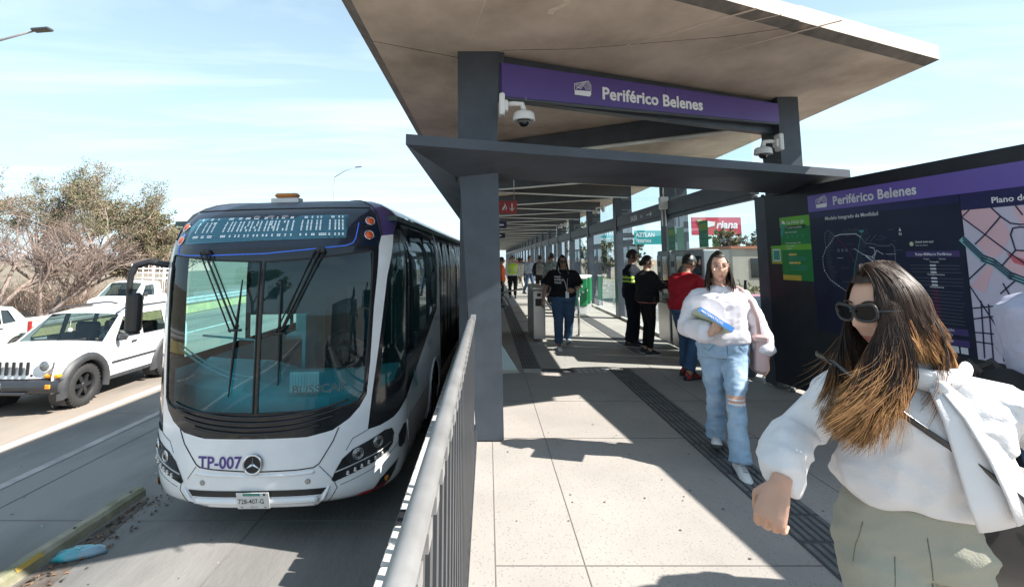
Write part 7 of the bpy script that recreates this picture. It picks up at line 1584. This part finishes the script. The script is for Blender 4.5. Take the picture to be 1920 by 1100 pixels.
W6 = dict(skin=SK1, hairmats=[pm('hair_espresso', (.050, .027, .017), (.022, .013, .009), scale=40, rough=.5, spec=.35, stretch=(1, 1, .2)), H_car, H_gold], k=.97, bulk=1.0, seed=6, voxel=.0075, skinvox=.0038, sks=1, yaw=radians(-50), pitch=.10, roll=-.05, headk=1.03,
  J={a: L6(*b) for a, b in Jw.items()},
  handR=dict(d=tuple(Ri @ Vector((-.42, -.12, -.80))), pn=tuple(Ri @ Vector((.55, .55, -.35))), curl=.80, k=1.04, ts=-1), handL=dict(curl=.5),
  trouser=dict(r=(.112, .104, .108, .115, .125), g=.018, low=1.0, high=.72, mats=[sage], fold=.012),
  top=dict(name='blouse', mats=[blouse], g=.018, fold=.026, r=(.066, .060, .058, .064, .060), cuff=.058, cuff2=.032, hem=hem6), shoe=SHB,
  hair=dict(style='bun'))
nw, J6, HM6, hk6 = make_person('woman nearest the camera in white tie-neck blouse, sage trousers and black cat-eye sunglasses', tuple(O6), h6, W6)
for c in list(nw.children):
    if c.name.startswith('hair'): bpy.data.objects.remove(c)
glasses(nw, HM6, hk6, M_blk, pm('sunglass_lens', (.004, .004, .005), rough=.18, spec=.25), cat=True)
mb = MB(); haircap(mb, HM6, hk6, face=.66, zlow=-.075, grow=1.05, hairline=.078, ear=(1.22, 2.05, .022))
rng = random.Random(61); wl = lambda x, y, z: tuple(Ri @ Vector((x, y, z)))
kw = dict(mats=(0, 1, 2))
strands(mb, HM6, hk6, rng, 3800, [(-2.9, -1.0), (-2.2, -.95)], .33, .10, rad=.0010, seg=12, wave=.026, wind=wl(-.55, -.15, .0), tipfrac=.70, cling=1.07, **kw)
strands(mb, HM6, hk6, rng, 4200, [(.72, 1.15), (.72, 1.05)], .34, .12, rad=.0010, seg=12, wave=.026, wind=wl(-.85, -.10, .0), tipfrac=.68, cling=1.09, **kw)
strands(mb, HM6, hk6, rng, 2400, [(2.1, 3.14)], .20, .32, rad=.0013, seg=10, wave=.014, wind=wl(.10, .1, 0), tipfrac=.60, cling=1.08, **kw)
strands(mb, HM6, hk6, rng, 70, [(-2.6, -.9), (.8, 1.2)], .30, .3, rad=.0005, seg=12, wave=.02, wind=wl(-1.0, -.2, .3), tipfrac=.6, cling=1.1, per=1, **kw)
strands(mb, HM6, hk6, rng, 500, [(-2.9, -.9), (.75, 1.1), (2.1, 3.1)], .30, .3, rad=.0008, seg=12, wave=.012, wind=wl(-.4, -.1, .0), tipfrac=.62, cling=1.1, per=2, **kw)
bw = HM6.to_3x3() @ Vector((.10, .65, -.5)); strands(mb, HM6, hk6, rng, 1500, [(1.1, 2.15)], .17, .10, rad=.0013, seg=9, wave=.010, wind=tuple(bw), tipfrac=.75, cling=1.07, thend=pi/2-.28, **kw)
mb.build('hair', W6['hairmats'], nw)
M6 = Matrix.Translation(O6) @ Matrix.Rotation(h6, 4, 'Z')
RT = Matrix.Rotation(radians(-17), 3, 'Z'); PV = Vector((1.185, 1.45, 0))
def tw_(p): p = Vector(p); q = RT @ (p-PV-Vector((.02, .0, 0)))+PV; return q
def lw(*p): return Ri @ (tw_(p)-O6)
# neck tie with two hanging tails
mb = MB()
def ribbon(pts, w_, th, up=(1, .0, 0), mi=0):
    mb.tube([lw(*p) for p in pts], [(w, th) for w in w_], 12, mi, ref=Ri @ Vector(up))
ribbon([(1.20, 1.335, 1.235), (1.225, 1.305, 1.17), (1.245, 1.290, 1.08), (1.262, 1.285, .99), (1.275, 1.29, .93)], [.022, .040, .050, .054, .050], .006, (1, -.1, .15))
ribbon([(1.215, 1.335, 1.235), (1.255, 1.31, 1.18), (1.29, 1.295, 1.10), (1.318, 1.295, 1.02), (1.333, 1.30, .955)], [.020, .036, .044, .048, .044], .006, (1, .25, .1))
ribbon([(1.10, 1.42, 1.262), (1.14, 1.37, 1.255), (1.20, 1.345, 1.245), (1.27, 1.37, 1.255), (1.31, 1.43, 1.268)], [.020, .026, .030, .026, .020], .014, (0, 0, 1))
mb.ball(lw(1.208, 1.33, 1.235), (.018, .014, .018)); mb.build('neck_tie', blouse, nw)
# trousers details: waistband and crease, pocket line
seamlines(child(nw, 'trousers'), [([(.0, .86), (.004, .74), (-.03, .70)], .0014), ([(-.13, .86), (-.15, .80), (-.165, .74)], .0014), ([(-.07, .80), (-.085, .68), (-.09, .5)], .0012)], pm('sage_seam', (.17, .17, .13), rough=.9))
# cross-body bag
cb_ = empty('crossbody_bag', (1.34, 1.36, .865), h6); tag(cb_, 'glossy black crossbody bag worn at the hip of the nearest woman', 'handbag')
M_lea = pm('black_leather', (.010, .010, .012), rough=.22, coat=.5)
Rb = Matrix.Rotation(.3, 3, 'Y') @ Matrix.Rotation(.3, 3, 'Z')
mb = MB(); mb.loft([[Rb @ Vector((v.x, v.y, z)) for v in [Vector(q) for q in ell((0, 0, 0), w_, d_, 20, 3)]] for z, w_, d_ in ((-.13, .06, .03), (-.12, .10, .05), (-.03, .125, .062), (.06, .12, .055), (.11, .09, .035), (.125, .05, .02))], 0); mb.build('bag_body', M_lea, cb_)
def lb(*p): return Ri @ (tw_(p)-Vector((1.34, 1.36, .865)))
mb = MB(); mb.tube([lb(*p) for p in ((.985, 1.52, 1.275), (1.0, 1.41, 1.265), (1.04, 1.345, 1.225), (1.09, 1.318, 1.185), (1.14, 1.305, 1.145), (1.20, 1.292, 1.10), (1.27, 1.285, 1.045), (1.34, 1.29, .985), (1.37, 1.31, .955), (1.41, 1.36, .93), (1.42, 1.42, .92))], [(.009, .003)]*11, 8, ref=(0, 0, 1)); mb.build('strap', M_lea, cb_)
# man in grey shirt at the right edge
W7 = dict(skin=SK2, hairmats=[H_dark], k=1.05, bulk=1.2, J=dict(head=(0, -.15, 1.5), elR=(-.24, -.06, 1.05), elL=(.24, -.06, 1.05), wrR=(-.2, -.3, 1.0), wrL=(.2, -.3, 1.0)), seed=8, voxel=.012, skinvox=.010, detail=0, trouser=dict(r=(.10, .09, .078, .075, .072), g=.015, low=1.0, mats=[denim_d], fold=.010), top=dict(name='t_shirt', mats=[fabric('lilac_grey', (.42, .42, .52), (.38, .38, .48), rough=.8)], g=.03, sleeve=.55, fold=.016), shoe=SHB, hair=dict(style='short'))
make_person('man in lilac grey T-shirt cut off by the right picture edge beside the map', (2.39, 2.12, 0), radians(97), W7)
backpack((2.13, 2.16, .96), radians(187), fabric('black_pack', (.02, .02, .022)), 'black backpack behind the shoulder of the man at the right edge', .62)
bpy.context.view_layer.update()
